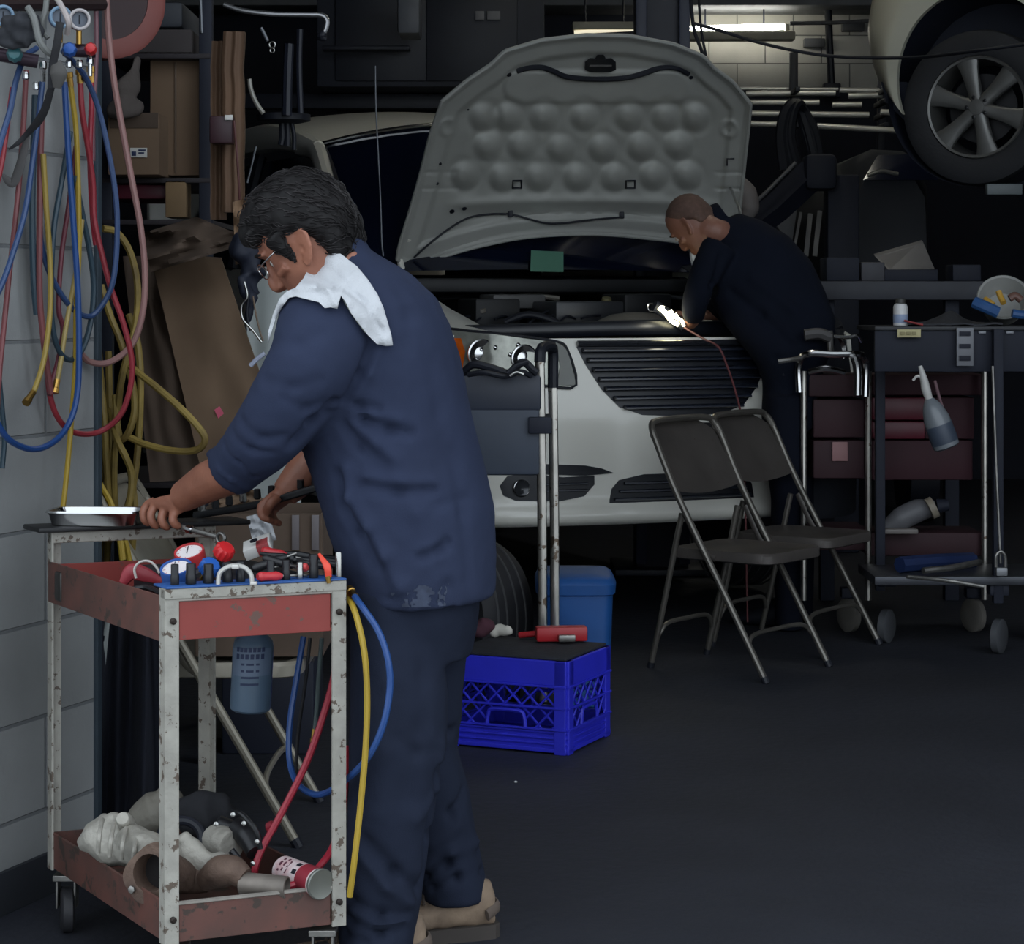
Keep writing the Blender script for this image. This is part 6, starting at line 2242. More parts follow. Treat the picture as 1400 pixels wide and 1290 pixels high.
fs += SF([(575, 845), (580, 920), (575, 1000), (556, 1090)], .022, -.006)
fs += SF([(540, 1010), (570, 1030), (600, 1025)], .014, -.006)
folds(tr, fs)
wobble(tr, .004, 10, .0012, 40)
build('trousers', tr, M_trouser, mech, smooth=70)


def shoe(loc, ang, lab, parent):
    M = Matrix.Translation(V(loc)) @ Matrix.Rotation(ang, 4, 'Z')
    up_ = [(-.004, .020, .085), (.004, .030, .112), (.03, .036, .118), (.07, .038, .112), (.10, .038, .098), (.13, .040, .078), (.17, .045, .064), (.21, .048, .056), (.25, .045, .050), (.28, .034, .040), (.296, .014, .026)]
    rg = []
    for x, w, h in up_:
        rg.append([M @ V((x, w * (abs(cos(a)) ** .8) * (1 if cos(a) >= 0 else -1), .022 + (h - .022) / 2 + (h - .022) / 2 * (abs(sin(a)) ** .7) * (1 if sin(a) >= 0 else -1))) for a in [2 * pi * i / 20 for i in range(20)]])
    f = wobble(fuse(MB().loft(rg), .005, 2), .003, 40)
    s = build('shoe', f, mat('suede_tan', (142, 122, 102), 0.85, var=0.35, vs=16, col2=(104, 88, 74), bump=.15), parent, label=lab, smooth=60)
    pl = [(-.012, .0, .0)]
    so = MB(M)
    ol = []
    for x, w in ((-.012, .018), (.0, .032), (.04, .038), (.10, .038), (.16, .045), (.21, .050), (.26, .046), (.29, .030), (.305, .010)):
        ol.append((x, w))
    poly = [(x, w, 0) for x, w in ol] + [(x, -w, 0) for x, w in reversed(ol)]
    so.prism([V((x, y, 0)) for x, y, z in poly], (0, 0, .028))
    build('sole', so, mat('sole_dark', (62, 56, 52), 0.8), s)
    for k in range(5):
        x = .115 + .022 * k
        z = .094 - .0088 * k * 1.15
        build('lace', MB(M).tube([V((x, -.026, z - .006)), V((x + .004, 0, z + .004)), V((x + .008, .026, z - .006))], .0028, 6), mat('lace_dark', (70, 60, 54), 0.8), s)
    build('heel_counter', MB(M).tube([V((.02, -.040, .05)), V((-.006, -.02, .06)), V((-.010, 0, .062)), V((-.006, .02, .06)), V((.02, .040, .05))], .012, 10, flat=.4, ref=(0, 0, 1)), mat('suede_dark', (92, 80, 72), 0.85), s)
    build('overlay', MB(M).tube([V((.12, -.040, .03)), V((.17, -.0465, .042)), V((.22, -.0475, .040)), V((.265, -.041, .034))], .010, 10, flat=.35, ref=(0, 0, 1)), MATS['suede_dark'], s)
    return s


shoe((W(672, 0, 4.40).x, 4.395, 0.0), pi + .28, 'tan suede shoe on the far foot', mech)
shoe((W(580, 0, 4.15).x, 4.15, 0.0), pi + .10, 'tan suede shoe on the near foot', mech)

# wrench in the near hand
wrn = thing('spanner', 'combination wrench held in the mechanic hand over the cart', 'wrench', W(300, 735, 4.30))
a, b = W(222, 713, 4.372), W(297, 734, 4.30)
build('wrench_shaft', MB().tube([a, a.lerp(b, .5), b], [.0065, .0055, .0050], 10, flat=.6, ref=(0, 0, 1)), M_steel, wrn)
d = (b - a).normalized()
cc = b + d * .009
u = V((0, 0, 1)) - d * d.z
u.normalize()
build('ring_end', MB().tube([cc + (d * cos(k * pi / 5) + u * sin(k * pi / 5)) * .0095 for k in range(10)], .0036, 8, sm=3, closed=True), M_steel, wrn)
build('knurl', MB().lathe(a.lerp(b, .5), d, [(.006, -.008), (.0085, -.006), (.0085, .006), (.006, .008)], 10), M_chrome, wrn)
rt = thing('socket_rail', 'dark socket rail with small shiny studs held in the far hand', 'tool', W(350, 690, 4.46))
a, b = W(266, 704, 4.62), W(442, 664, 4.40)
build('rail_bar', MB().tube([a, W(350, 690, 4.47), b], .008, 8, flat=.6), M_sock, rt)
for k in range(9):
    p = a.lerp(b, .06 + .11 * k) + V((0, 0, .004))
    build('rail_socket', MB().lathe(p, (0, -.2, 1), [(.006, 0), (.008, .003), (.007, .02), (.004, .02)], 10), M_silver if k % 3 == 0 else M_sock, rt)

# towel draped over the near shoulder, cast on to shirt, collar and neck
allm = MB()
allm.add(sh.v, sh.f)
o_ = len(allm.v)
bt = bvh(allm)
TW = [(439, 333), (452, 337), (470, 350), (488, 364), (503, 382), (516, 402), (524, 420), (530, 440), (535, 458), (537, 472), (528, 473), (515, 470), (503, 458), (492, 444), (480, 428), (472, 412), (466, 404), (463, 414), (461, 422), (452, 420), (444, 421), (436, 413), (420, 409), (404, 405), (395, 407), (385, 420), (376, 438), (370, 458), (366, 470), (367, 452), (373, 430), (382, 408), (392, 398), (404, 393), (415, 380), (424, 362), (432, 346)]


def inside(x, y, poly):
    c = False
    j = len(poly) - 1
    for i in range(len(poly)):
        if (poly[i][1] > y) != (poly[j][1] > y) and x < (poly[j][0] - poly[i][0]) * (y - poly[i][1]) / (poly[j][1] - poly[i][1]) + poly[i][0]:
            c = not c
        j = i
    return c


# constrained fill of the towel outline
from mathutils.geometry import delaunay_2d_cdt
dn = []
for (x, y), (x2, y2) in zip(TW, TW[1:] + TW[:1]):
    n = max(1, int(math.hypot(x2 - x, y2 - y) / 4))
    dn += [(x + (x2 - x) * i / n, y + (y2 - y) * i / n) for i in range(n)]
nb = len(dn)
allp = list(dn)
yy = 330
while yy < 476:
    xx = 362 + (2 if int(yy / 4) % 2 else 0)
    while xx < 542:
        if inside(xx, yy, TW) and min((xx - a) ** 2 + (yy - b) ** 2 for a, b in dn) > 6:
            allp.append((xx, yy))
        xx += 4
    yy += 4
r_ = delaunay_2d_cdt([V((x, y)) for x, y in allp], [(i, (i + 1) % nb) for i in range(nb)], [], 1, .001)
pts2 = [(p.x, p.y) for p in r_[0]]
fcs = [list(f) for f in r_[2]]
cnt_e = {}
for f in fcs:
    for a, b in zip(f, f[1:] + f[:1]):
        cnt_e.setdefault(tuple(sorted((a, b))), []).append((a, b))
bedge = [v[0] for v in cnt_e.values() if len(v) == 1]
nbr = {i: [] for i in range(len(pts2))}
for a, b in cnt_e:
    nbr[a].append(b)
    nbr[b].append(a)
dep = []
for x, y in pts2:
    loc, nor = hit(bt, x, y)
    dep.append(loc.y if loc is not None else None)
orig = list(dep)
known = [i for i in range(len(dep)) if dep[i] is not None]
for i in range(len(dep)):
    if dep[i] is None:
        j = min(known, key=lambda k: (pts2[k][0] - pts2[i][0]) ** 2 + (pts2[k][1] - pts2[i][1]) ** 2)
        dep[i] = dep[j]
dep = [min(d_, 4.24) for d_ in dep]
for _ in range(14):
    dep = [min(d0, (d0 + sum(dep[j] for j in nbr[i]) / len(nbr[i])) / 2 + .0005) if _ > 8 else (d0 * .4 + .6 * sum(dep[j] for j in nbr[i]) / len(nbr[i])) for i, d0 in enumerate(dep)]


def wrinkle(x, y):
    w = .006 * noise.noise(V((x * .035, y * .035, 2))) + .003 * noise.noise(V((x * .1, y * .1, 5)))
    for (ax_, ay, bx_, by, wd3, h) in ((430, 390, 460, 400, 6, .007), (425, 372, 490, 400, 5, .006), (440, 360, 505, 420, 5, -.006), (470, 372, 520, 440, 6, .007), (400, 398, 450, 402, 5, -.006), (448, 395, 460, 418, 4, .008), (495, 430, 528, 466, 5, .005), (378, 420, 370, 455, 3, .003), (440, 380, 458, 398, 4, -.006), (480, 385, 524, 455, 4, -.006)):
        dx, dy = bx_ - ax_, by - ay
        t_ = max(0, min(1, ((x - ax_) * dx + (y - ay) * dy) / (dx * dx + dy * dy)))
        q = ((x - ax_ - dx * t_) ** 2 + (y - ay - dy * t_) ** 2) / (wd3 * wd3)
        w += h * math.exp(-q)
    return w


om = [min([o if o is not None else 9] + [orig[j] if orig[j] is not None else 9 for j in nbr[i]]) for i, o in enumerate(orig)]
dep = [min(d0, o - .002) for d0, o in zip(dep, om)]
front = [W(x, y, d_ - .012 - max(-.008, wrinkle(x, y))) for (x, y), d_ in zip(pts2, dep)]
backp = [p + V((0, .005, 0)) for p in front]
n = len(front)
mb = MB().add(front + backp, fcs + [[i + n for i in reversed(f)] for f in fcs] + [(a, b, b + n, a + n) for a, b in bedge])
tw = build('towel', mb, mat('towel_white', (196, 198, 202), 0.95, var=0.05, vs=30, bump=0.25, bs=260, spec=.1), smooth=70)
tag(tw, 'white shop towel draped over the shoulder of the mechanic at the cart', 'towel')
# pale lining fold seen in the notch of the towel
mb = MB()
P_ = [(466, 402), (474, 400), (486, 414), (498, 428), (504, 446), (499, 455), (488, 440), (477, 424), (470, 412)]
ds = [hit(bt, x, y)[0].y - .007 for x, y in P_]
mb.prism([W(x, y, d_) for (x, y), d_ in zip(P_, ds)], (0, .003, 0))
build('towel_fold', mb, mat('towel_cream', (206, 212, 200), 0.95, var=.05, spec=.1), tw, label='creamy underside turned up in the notch', smooth=40)

# ------------------------------------------------------------------ the bald mechanic leaning into the engine bay
T2 = [(1046, 528, 1116, 530, 8.480, .12), (1036, 500, 1128, 498, 8.480, .14), (1012, 470, 1141, 468, 8.500, .155), (988, 440, 1141, 436, 8.530, .16), (968, 405, 1128, 396, 8.560, .165), (960, 370, 1108, 356, 8.580, .165), (962, 340, 1078, 322, 8.600, .15), (970, 318, 1040, 300, 8.600, .10), (976, 308, 1010, 290, 8.600, .058)]
F2 = V((-.50, .52, -.70)).normalized()
U2 = (V((-.62, .30, .72)) - F2 * V((-.62, .30, .72)).dot(F2)).normalized()
L2_ = U2.cross(F2)
O2 = W(951, 308, 8.570)
mb = MB()
head_mesh(O2, F2, L2_, U2, mb)
mb.tube([O2 - F2 * .02 - U2 * .02, O2 - F2 * .045 - U2 * .08, W(1000, 320, 8.600)], [.054, .050, .048], 16)
mb.loft([row(x0 + 10, y0, x1 - 14, y1, D, rd - .045) for x0, y0, x1, y1, D, rd in T2[:8]])
A2 = [((984, 338, 8.460), .070), ((962, 380, 8.420), .062), ((950, 415, 8.440), .052), ((948, 432, 8.500), .044)]
A3 = [((1050, 330, 8.720), .070), ((1010, 390, 8.800), .058), ((975, 430, 8.820), .046)]
mb.tube([W(*p) for p, r in A2] + [W(944, 440, 8.560)], [.035, .032, .030, .032, .030], 14)
mb.tube([W(*p) for p, r in A3] + [W(955, 440, 8.800)], [.035, .030, .030, .028], 14)
kn = [W(934, 434, 8.580), W(933, 438, 8.570), W(933, 442, 8.560), W(934, 446, 8.545)]
hand(mb, W(944, 440, 8.560), kn, [[k + V((-.03, .01, .004)), k + V((-.045, .012, -.012)), k + V((-.04, .008, -.026))] for k in kn], [W(940, 434, 8.580), W(930, 428, 8.590), W(924, 428, 8.590), W(919, 430, 8.590)])
kn = [W(942, 436, 8.800), W(941, 440, 8.790), W(941, 444, 8.780), W(942, 448, 8.770)]
hand(mb, W(955, 440, 8.800), kn, [[k + V((-.03, .0, .0)), k + V((-.05, .0, -.012)), k + V((-.05, -.004, -.028))] for k in kn], [W(950, 436, 8.800), W(940, 432, 8.780), W(934, 434, 8.770), W(930, 438, 8.770)])
L2N = [(1046, 540, 1102, 540, 8.430, .09), (1050, 620, 1102, 620, 8.420, .085), (1054, 700, 1100, 700, 8.430, .075), (1057, 770, 1098, 770, 8.440, .068), (1060, 835, 1096, 835, 8.440, .062), (1060, 860, 1098, 860, 8.440, .065)]
L2F = [(1058, 540, 1114, 540, 8.560, .09), (1064, 620, 1112, 620, 8.600, .085), (1070, 700, 1112, 700, 8.630, .075), (1075, 770, 1112, 770, 8.650, .068), (1077, 825, 1112, 825, 8.660, .062), (1078, 845, 1114, 845, 8.660, .064)]
mb.loft([row(1046, 500, 1112, 500, 8.490, .11), row(1048, 570, 1110, 570, 8.500, .12)])
for LG in (L2N, L2F):
    mb.loft([row(x0 + 8, y0, x1 - 8, y1, D, rd - .02) for x0, y0, x1, y1, D, rd in LG])
b2m = fuse(mb, .005, 3)
dents(b2m, O2, F2, L2_, U2, FACE_DENTS)
man2 = build('person', b2m, M_skin2, smooth=60, origin=(W(1080, 0, 8.480).x, 8.480, 0))
tag(man2, 'bald mechanic in black clothes leaning into the engine bay of the white minivan', 'person')
mb = MB()
mb.loft([row(1042, 548, 1118, 548, 8.490, .13)] + [row(*r) for r in T2])
mb.tube([W(*p) for p, r in A2], [r for p, r in A2], 18)
mb.tube([W(*p) for p, r in A3], [r for p, r in A3], 18)
mb.loft([ring(W(997, 302, 8.6), V((.045, 0, -.075)), V((0, .080, 0)), 20), ring(W(985, 302, 8.6), V((.040, 0, -.066)), V((0, .072, 0)), 20), ring(W(977, 304, 8.595), V((.036, 0, -.060)), V((0, .068, 0)), 20)])
s2 = fuse(mb, .010, 5)
tr_s = bvh(s2)
fs = SF([(1000, 400), (1040, 430), (1080, 470)], .02, -.014) + SF([(1030, 380), (1080, 420), (1120, 450)], .022, .01) + SF([(985, 350), (975, 390), (972, 420)], .014, -.016) + SF([(1010, 480), (1060, 490), (1120, 480)], .015, -.012)
folds(s2, fs)
wobble(s2, .005, 8)
sht2 = build('shirt', s2, mat('black_shirt', (18, 23, 36), 0.9, var=.2, bump=.1, bs=300, spec=.15), man2, smooth=70)
mb = MB()
mb.loft([row(1042, 515, 1118, 515, 8.490, .125), row(1042, 585, 1114, 585, 8.500, .13)])
for LG in (L2N, L2F):
    mb.loft([row(*r) for r in LG])
t2 = wobble(fuse(mb, .010, 4), .006, 9)
build('trousers', t2, mat('black_trousers', (17, 21, 33), 0.9, var=.2, spec=.15), man2, smooth=70)
# shaved hair cap: a thin shell over the crown
mb = MB()
CAP = [(-.03, -.042, -.0765, .057), (0, -.035, -.0865, .0745), (.03, .03, -.0925, .0792), (.055, .070, -.0935, .0802), (.08, .080, -.0895, .0762), (.10, .075, -.0785, .067), (.118, .056, -.0585, .050), (.130, .028, -.034, .027), (.1335, .006, -.012, .006)]
mb.loft([egg(O2, F2, L2_, U2, *r) for r in CAP])
build('hair', fuse(mb, .005, 1), mat('shaved_hair', (104, 80, 70), 0.8, var=.3, vs=60), man2, smooth=60, label='very short shaved hair')
for s in (-1, 1):
    build('eyebrow', MB().tube([O2 + F2 * .099 + L2_ * .012 * s + U2 * .038, O2 + F2 * .099 + L2_ * .032 * s + U2 * .043, O2 + F2 * .083 + L2_ * .052 * s + U2 * .037], .003, 8), M_hair, man2)
    build('eye', MB().lathe(O2 + F2 * .082 + L2_ * .03 * s + U2 * .016, F2, [(.001, -.011), (.008, -.008), (.0115, 0), (.008, .008), (.001, .011)], 12), MATS['eye_white'], man2)
for x, D, nm in ((1085, 8.500, 'near'), (1100, 8.720, 'far')):
    M = Matrix.Translation(V((W(x, 0, D).x, D, 0))) @ Matrix.Rotation(pi - .5, 4, 'Z')
    rg = []
    for xx, w, h in ((-.03, .02, .07), (-.01, .036, .11), (.06, .04, .11), (.12, .042, .08), (.18, .048, .062), (.23, .044, .05), (.255, .02, .03)):
        rg.append([M @ V((xx, w * cos(a), .0 + h / 2 + h / 2 * sin(a))) for a in [2 * pi * i / 16 for i in range(16)]])
    build('shoe', MB().loft(rg), M_black, man2, smooth=60)
build('belt', MB().tube([V((p.x, p.y, p.z)) for p in row(1040, 508, 1120, 506, 8.490, .137, 20)], .016, 8, sm=1, closed=True, flat=.3, ref=(0, 0, 1)), M_black, man2)
# ---------------------------------------------------------------- dark upper left: beams, cabinet, pipe
rf = tag(build('overhead_cabinet', MB().box((W(590, 0, 12.2).x, 12.3, 2.75), (1.25, .5, .62), .01), mat('cabinet_navy', (40, 44, 56), 0.6)), 'dark wall cabinet above the white minivan', 'cabinet')
build('cabinet_door', MB().box((W(520, 0, 12).x, 12.04, 2.75), (.5, .02, .56), .006), mat('cabinet_door', (32, 36, 48), 0.5), rf)
build('cabinet_door', MB().box((W(645, 0, 12).x, 12.04, 2.75), (.5, .02, .56), .006), MATS['cabinet_door'], rf)
for x0, x1 in ((650, 662), (666, 684)):
    c, s = bx(x0, 15, x1, 27, 12.0, .01)
    build('cabinet_label', MB().box(c, s, .001), mat('label_dim', (128, 128, 132), 0.6), rf)
c, s = bx(543, -10, 574, 46, 11.4, .3)
dp = tag(build('duct', MB().box(c, s, .02), mat('duct_dim', (96, 100, 108), 0.5)), 'grey square duct end dropping from the ceiling above the minivan', 'duct')
for (x0, x1, py, h, D, lab) in ((440, 560, 62, 6, 11.8, 'dark beam crossing above the minivan roof'), (330, 720, 128, 20, 12.4, 'long dark beam low behind the raised hood')):
    c, s = bx(x0, py, x1, py + h, D, .12)
    tag(build('beam', MB().box(c, s, .004), M_navy), lab, 'beam')
c, s = bx(458, 118, 720, 150, 13.2, .2)
tag(build('wall_panel', MB().box(c, s, .004), M_hazed), 'black panel low on the back wall behind the hood', 'panel')
pb = thing('bent_pipe', 'bent bright metal pipe hanging near the ceiling above the boards', 'pipe', W(375, 20, 6.6))
build('pipe_run', MB().tube([W(306, 6, 6.6), W(330, 14, 6.6), (W(370, 19, 6.6)), W(420, 20, 6.6), W(440, 21, 6.6), W(447, 28, 6.6), W(446, 38, 6.6), W(443, 45, 6.6)], .008, 10), mat('pipe_bright', (168, 168, 170), 0.3, .8), pb)
build('pipe_nozzle', MB().tube([W(444, 44, 6.6), W(440, 50, 6.6), W(446, 54, 6.6)], [.010, .016, .006], 10), M_black, pb)
gl3 = mat('wire_grey', (120, 124, 130), 0.4, .4)
for k, (pts, r, m_, lab) in enumerate((
    ([(341, 108, 6.5), (343, 122, 6.5), (350, 140, 6.5), (360, 155, 6.5)], .007, mat('tube_pale', (150, 148, 140), 0.4, .3), 'short pale bent tube beside the wooden boards'),
    ([(513, 90, 8.6), (514, 150, 8.6), (517, 210, 8.6), (520, 270, 8.6), (522, 330, 8.6), (524, 350, 8.6)], .003, gl3, 'thin grey wire hanging in front of the minivan windshield'),
    ([(274, -10, 6.0), (275, 20, 6.0), (276, 45, 6.0)], .004, gl3, 'thin grey wire at the ceiling over the dark cartons'),
    ([(357, 38, 6.5), (362, 48, 6.5), (366, 56, 6.5)], .005, gl3, 'small wire end above a hook by the bent pipe'),
    ([(385, 165, 7.0), (386, 185, 7.0), (384, 198, 7.0)], .010, M_black, 'left black strap under the dark round shelf'),
    ([(392, 165, 7.0), (393, 185, 7.0), (393, 200, 7.0)], .010, M_black, 'middle black strap under the dark round shelf'),
    ([(398, 165, 7.0), (402, 185, 7.0), (402, 205, 7.0)], .007, M_black, 'right black strap under the dark round shelf'),
    ([(410, 40, 6.9), (409, 90, 6.9), (411, 155, 6.9)], .010, M_navy, 'dark rod rising from the round shelf'),
    ([(395, 60, 6.9), (393, 110, 6.9), (392, 158, 6.9)], .016, M_navy, 'thicker dark rod left of another over the round shelf'),
    ([(350, 200, 8.2), (345, 222, 8.2), (338, 250, 8.2)], .004, gl3, 'thin wire slanting in front of the minivan side window'))):
    hose('hanging_wire', pts, r, m_, lab, 'wires hanging from the ceiling', cat='wire')
mb = MB().lathe(W(388, 160, 7.0), (0, 0, 1), [(.05, -.02), (.085, -.012), (.085, .008), (.03, .012)], 28)
tag(build('round_shelf', mb, M_black), 'dark round plate hanging in front of the minivan roof', 'plate')
hk = thing('wall_hook', 'small shiny ring hook hanging by the bent pipe', 'hook', W(372, 64, 6.5))
build('hook_ring', MB().tube([W(372 + 4 * cos(k * pi / 4), 61 + 4 * sin(k * pi / 4), 6.5) for k in range(8)], .003, 8, sm=3, closed=True), M_silver, hk)
build('hook_ring', MB().tube([W(372 + 3 * cos(k * pi / 4), 69 + 3 * sin(k * pi / 4), 6.5) for k in range(8)], .0025, 8, sm=3, closed=True), M_silver, hk)

# ---------------------------------------------------------------- lift column behind the hood
lc_ = thing('lift_column', 'dark navy two post lift column rising behind the raised hood', 'lift', (W(905, 0, 10.2).x, 10.3, 0))
x = W(905, 0, 10.2).x
build('column', MB().box((x, 10.3, 1.75), (.24, .26, 3.5), .01), M_navy, lc_)
build('rail_plate', MB().box((x + .10, 10.15, 1.75), (.05, .04, 3.4), .004), mat('rail_navy', (36, 42, 62), 0.4), lc_)
build('rail_plate', MB().box((x - .10, 10.15, 1.75), (.05, .04, 3.4), .004), MATS['rail_navy'], lc_)
build('base_plate', MB().box((x, 10.3, .02), (.45, .5, .03), .004), M_navy, lc_)
for k, (pts, r, lab) in enumerate((
    ([(944, -10, 9.6), (946, 20, 9.6), (950, 45, 9.6), (958, 66, 9.6), (964, 86, 9.6)], .008, 'black cable hanging right of the lift column'),
    ([(955, -10, 9.6), (957, 24, 9.6), (960, 50, 9.6), (966, 80, 9.6)], .006, 'second thinner black cable by the lift column'),
    ([(948, 32, 9.5), (985, 42, 9.5), (1030, 56, 9.5), (1080, 68, 9.5), (1130, 76, 9.5), (1190, 79, 9.4), (1260, 78, 9.2), (1330, 70, 8.8), (1420, 58, 8.6)], .0075, 'black cable sagging across the back wall to the lifted car'))):
    hose('hanging_cable', pts, r, M_black, lab, 'cables near the strip light', cat='cable')
vp = thing('conduit', 'dark vertical conduit on the back wall beside the strip light', 'conduit', W(1135, 120, 15.4))
build('conduit_pipe', MB().tube([W(1131, -20, 15.3), W(1134, 60, 15.3), W(1137, 120, 15.3)], .026, 10, sm=0), M_navy, vp)
build('conduit_box', MB().box(W(1137, 124, 15.3), (.12, .08, .10), .01), M_navy, vp)
mb = MB().tube([W(1080, 32, 15.2), W(1140, 31, 15.2), W(1200, 28, 15.2)], .014, 8)
tag(build('conduit', mb, mat('conduit_grey', (120, 120, 122), 0.4, .3)), 'thin grey horizontal conduit under the lintel right of the lamp', 'conduit')
for (x0, y0, x1, y1, lab) in ((1100, 52, 1128, 64, 'small grey junction box left of the vertical conduit'), (1152, 30, 1182, 42, 'small dark junction box right of the vertical conduit')):
    c, s = bx(x0, y0, x1, y1, 15.52, .08)
    tag(build('junction_box', MB().box(c, s, .006), mat('jbox', (92, 94, 98), 0.6)), lab, 'junction box')

# ---------------------------------------------------------------- rack of bright exhaust tubes on the back wall
M_tube = mat('tube_lamp_white', (240, 238, 230), 0.3, 0.35, var=.08)  # reflected lamp light is put into the whitish base colour
rk2 = thing('pipe_rack', 'dark wall rack carrying long bright metal tubes', 'rack', W(1140, 180, 13.6))
for px in (1085, 1205):
    build('rack_upright', MB().box(W(px, 170, 13.75), (.05, .05, .9), .004), M_navy, rk2)
    for py in (126, 141, 158, 174):
        build('rack_arm', MB().box(W(px, py, 13.55), (.03, .4, .03), .003), M_navy, rk2)
tubes = [(1012, 121, 1146, 122, 13.8, 'topmost thin bright tube on the rack'), (1020, 128, 1142, 127, 13.6, 'second bright tube from the top, left'), (1148, 123, 1202, 124, 13.7, 'short tube at the upper right of the rack'),
         (1160, 131, 1206, 130, 13.6, 'short tube just under the upper right one'), (1024, 140, 1120, 140, 13.5, 'third bright tube from the top'), (1138, 143, 1178, 143, 13.5, 'short dull tube in the middle of the rack'),
         (1022, 155, 1188, 157, 13.4, 'long bright tube fourth from the top'), (1204, 153, 1260, 156, 13.2, 'short bright tube under the lifted wheel arch'), (1022, 169, 1066, 170, 13.3, 'lowest tube on the left, behind the hanging hoses'),
         (1117, 172, 1257, 180, 13.2, 'lowest and brightest long tube right of the hanging hoses')]
for (x0, y0, x1, y1, D, lab) in tubes:
    a, b = W(x0, y0, D), W(x1, y1, D)
    d = (b - a).normalized()
    L_ = (b - a).length
    r = .018 if 'thin' not in lab else .011
    o = build('metal_tube', MB().lathe(a, d, [(r * .8, .01), (r, 0), (r, L_), (r * .8, L_), (r * .8, L_ - .01)], 14), M_tube)
    tag(o, lab, 'tube', 'bright tubes on the wall rack')

# ---------------------------------------------------------------- hoses, lift arm and machine in the dark middle right
la = thing('swing_jib', 'thick dark arm slanting up to the right behind the bald mechanic', 'lift arm', W(1060, 280, 11.00))
build('arm_beam', MB().tube([W(1018, 318, 11.00), W(1062, 284, 11.00), W(1112, 236, 11.00)], [.07, .075, .08], 4, sm=0), M_hazed, la)
build('arm_head', MB().box(W(1120, 236, 11.00), (.16, .18, .18), .03), M_hazed, la)
build('arm_post', MB().box((W(1150, 0, 11.10).x, 11.10, .95), (.16, .16, 1.9), .01), M_hazed, la)
build('arm_strut', MB().tube([W(1012, 296, 10.90), W(1048, 262, 10.90), W(1088, 222, 10.90)], .010, 8, sm=0), mat('strut_grey', (120, 120, 122), 0.4, .5), la)
for k, (dx, r) in enumerate(((0, .03), (8, .026), (16, .028), (-6, .022))):
    hose('hydraulic_hose', [(1076 + dx, 232, 11.20), (1070 + dx * .7, 190, 11.20), (1074 + dx * .6, 158, 11.20), (1084 + dx * .4, 142, 11.20), (1094 + dx * .3, 152, 11.25), (1104 + dx * .6, 182, 11.25), (1112 + dx * .5, 214, 11.25)], r, M_black,
         ['black hose loop hanging before the tube rack, outer left strand', 'black hose loop hanging before the tube rack, inner strand', 'black hose loop hanging before the tube rack, right strand', 'slim black hose loop hanging leftmost before the tube rack'][k], 'black hose loops by the tube rack')
for k, (x0, y0, x1, y1, w) in enumerate(((1095, 290, 1085, 345, 5), (1108, 292, 1102, 350, 8), (1121, 288, 1114, 350, 8), (1138, 296, 1136, 348, 8))):
    tag(build('pale_strip', MB().tube([W(x0, y0, 11.60), W(x1, y1, 11.50)], w * 9.5 / F / 2, 4, sm=0, flat=.3, ref=(1, 0, 0)), mat('strip_grey', (128, 130, 134), 0.6)),
        ['narrow pale strip nearest the bald mechanic back', 'pale strip second from the mechanic back', 'pale strip third from the mechanic back', 'pale strip furthest right behind the mechanic back'][k], 'strip', 'pale upright strips behind the bald mechanic')
tag(build('sheet_panel', MB().prism([W(1056, 300, 11.70), W(1086, 266, 11.70), W(1092, 272, 11.70), W(1082, 338, 11.70), W(1070, 320, 11.70)], (0, .05, 0)), mat('panel_grey', (126, 128, 134), 0.6), smooth=0), 'pale triangular panel behind the back of the bald mechanic', 'panel')
tag(build('pale_cover', MB().tube([W(1012, 244, 10.60), W(1020, 262, 10.60), W(1024, 285, 10.60), W(1016, 300, 10.60)], [.02, .05, .05, .02], 14, flat=.6), mat('cover_grey', (116, 110, 108), 0.6)), 'pale rounded cover peeking out right of the hood edge', 'cover')
# dark coupe parked at the back right
dk = thing('car', 'dark grey car barely visible under the lifted car', 'car', (W(1225, 0, 11.5).x, 12.2, 0))
prof = [(1142, 380), (1146, 300), (1156, 268), (1175, 250), (1196, 205), (1225, 190), (1270, 192), (1298, 240), (1300, 300), (1302, 380)]
M_dkc = mat('dark_car_paint', (44, 48, 56), 0.7, var=.25, vs=2)
rings = []
for dd, sc_ in ((11.9, .82), (12.05, .95), (12.3, 1.0), (14.1, 1.0), (14.4, .9)):
    cxp = sum(p[0] for p in prof) / len(prof)
    rings.append([W(cxp + (x - cxp) * sc_, 380 + (y - 380) * (sc_ if y < 300 else 1), 11.5) + V((0, dd - 11.5, 0)) for x, y in prof])
build('car_body', MB().loft(rings), M_dkc, dk, smooth=50)
build('rear_window', MB().prism([W(1180, 246, 11.85), W(1200, 212, 11.95), W(1268, 210, 11.95), W(1282, 246, 11.85)], (0, .02, 0)), M_glass, dk, smooth=0)
build('trim_strip', MB().tube([W(1186, 240, 11.8), W(1205, 234, 11.8), W(1228, 238, 11.8)], .012, 8), mat('trim_dim', (150, 150, 148), 0.3, .6), dk)
for s in (-1, 1):
    build('wheel', MB().lathe((W(1222, 0, 11.5).x + s * .32, 12.6, .3), (1, 0, 0), [(.2, -.08), (.3, -.08), (.3, .08), (.2, .08)], 24), M_black, dk)

# ---------------------------------------------------------------- lifted car, top right
lcar = thing('lifted_car', 'cream car raised high on a lift at the upper right, showing one wheel', 'car', W(1380, 0, 9.6))
lcar.location.z = 2.0
WC = W(1338, 147, 9.4)
nl = V((-.50, -.866, 0)).normalized()
al = V((-nl.y, nl.x, 0))
if al.x > 0:
    al = -al                                           # towards the left end of the car


def LP(px, py, off=0.0):
    d = W(px, py, 1) - EYE
    o = WC + nl * (.02 + off)
    return EYE + d * ((o - EYE).dot(nl) / d.dot(nl))


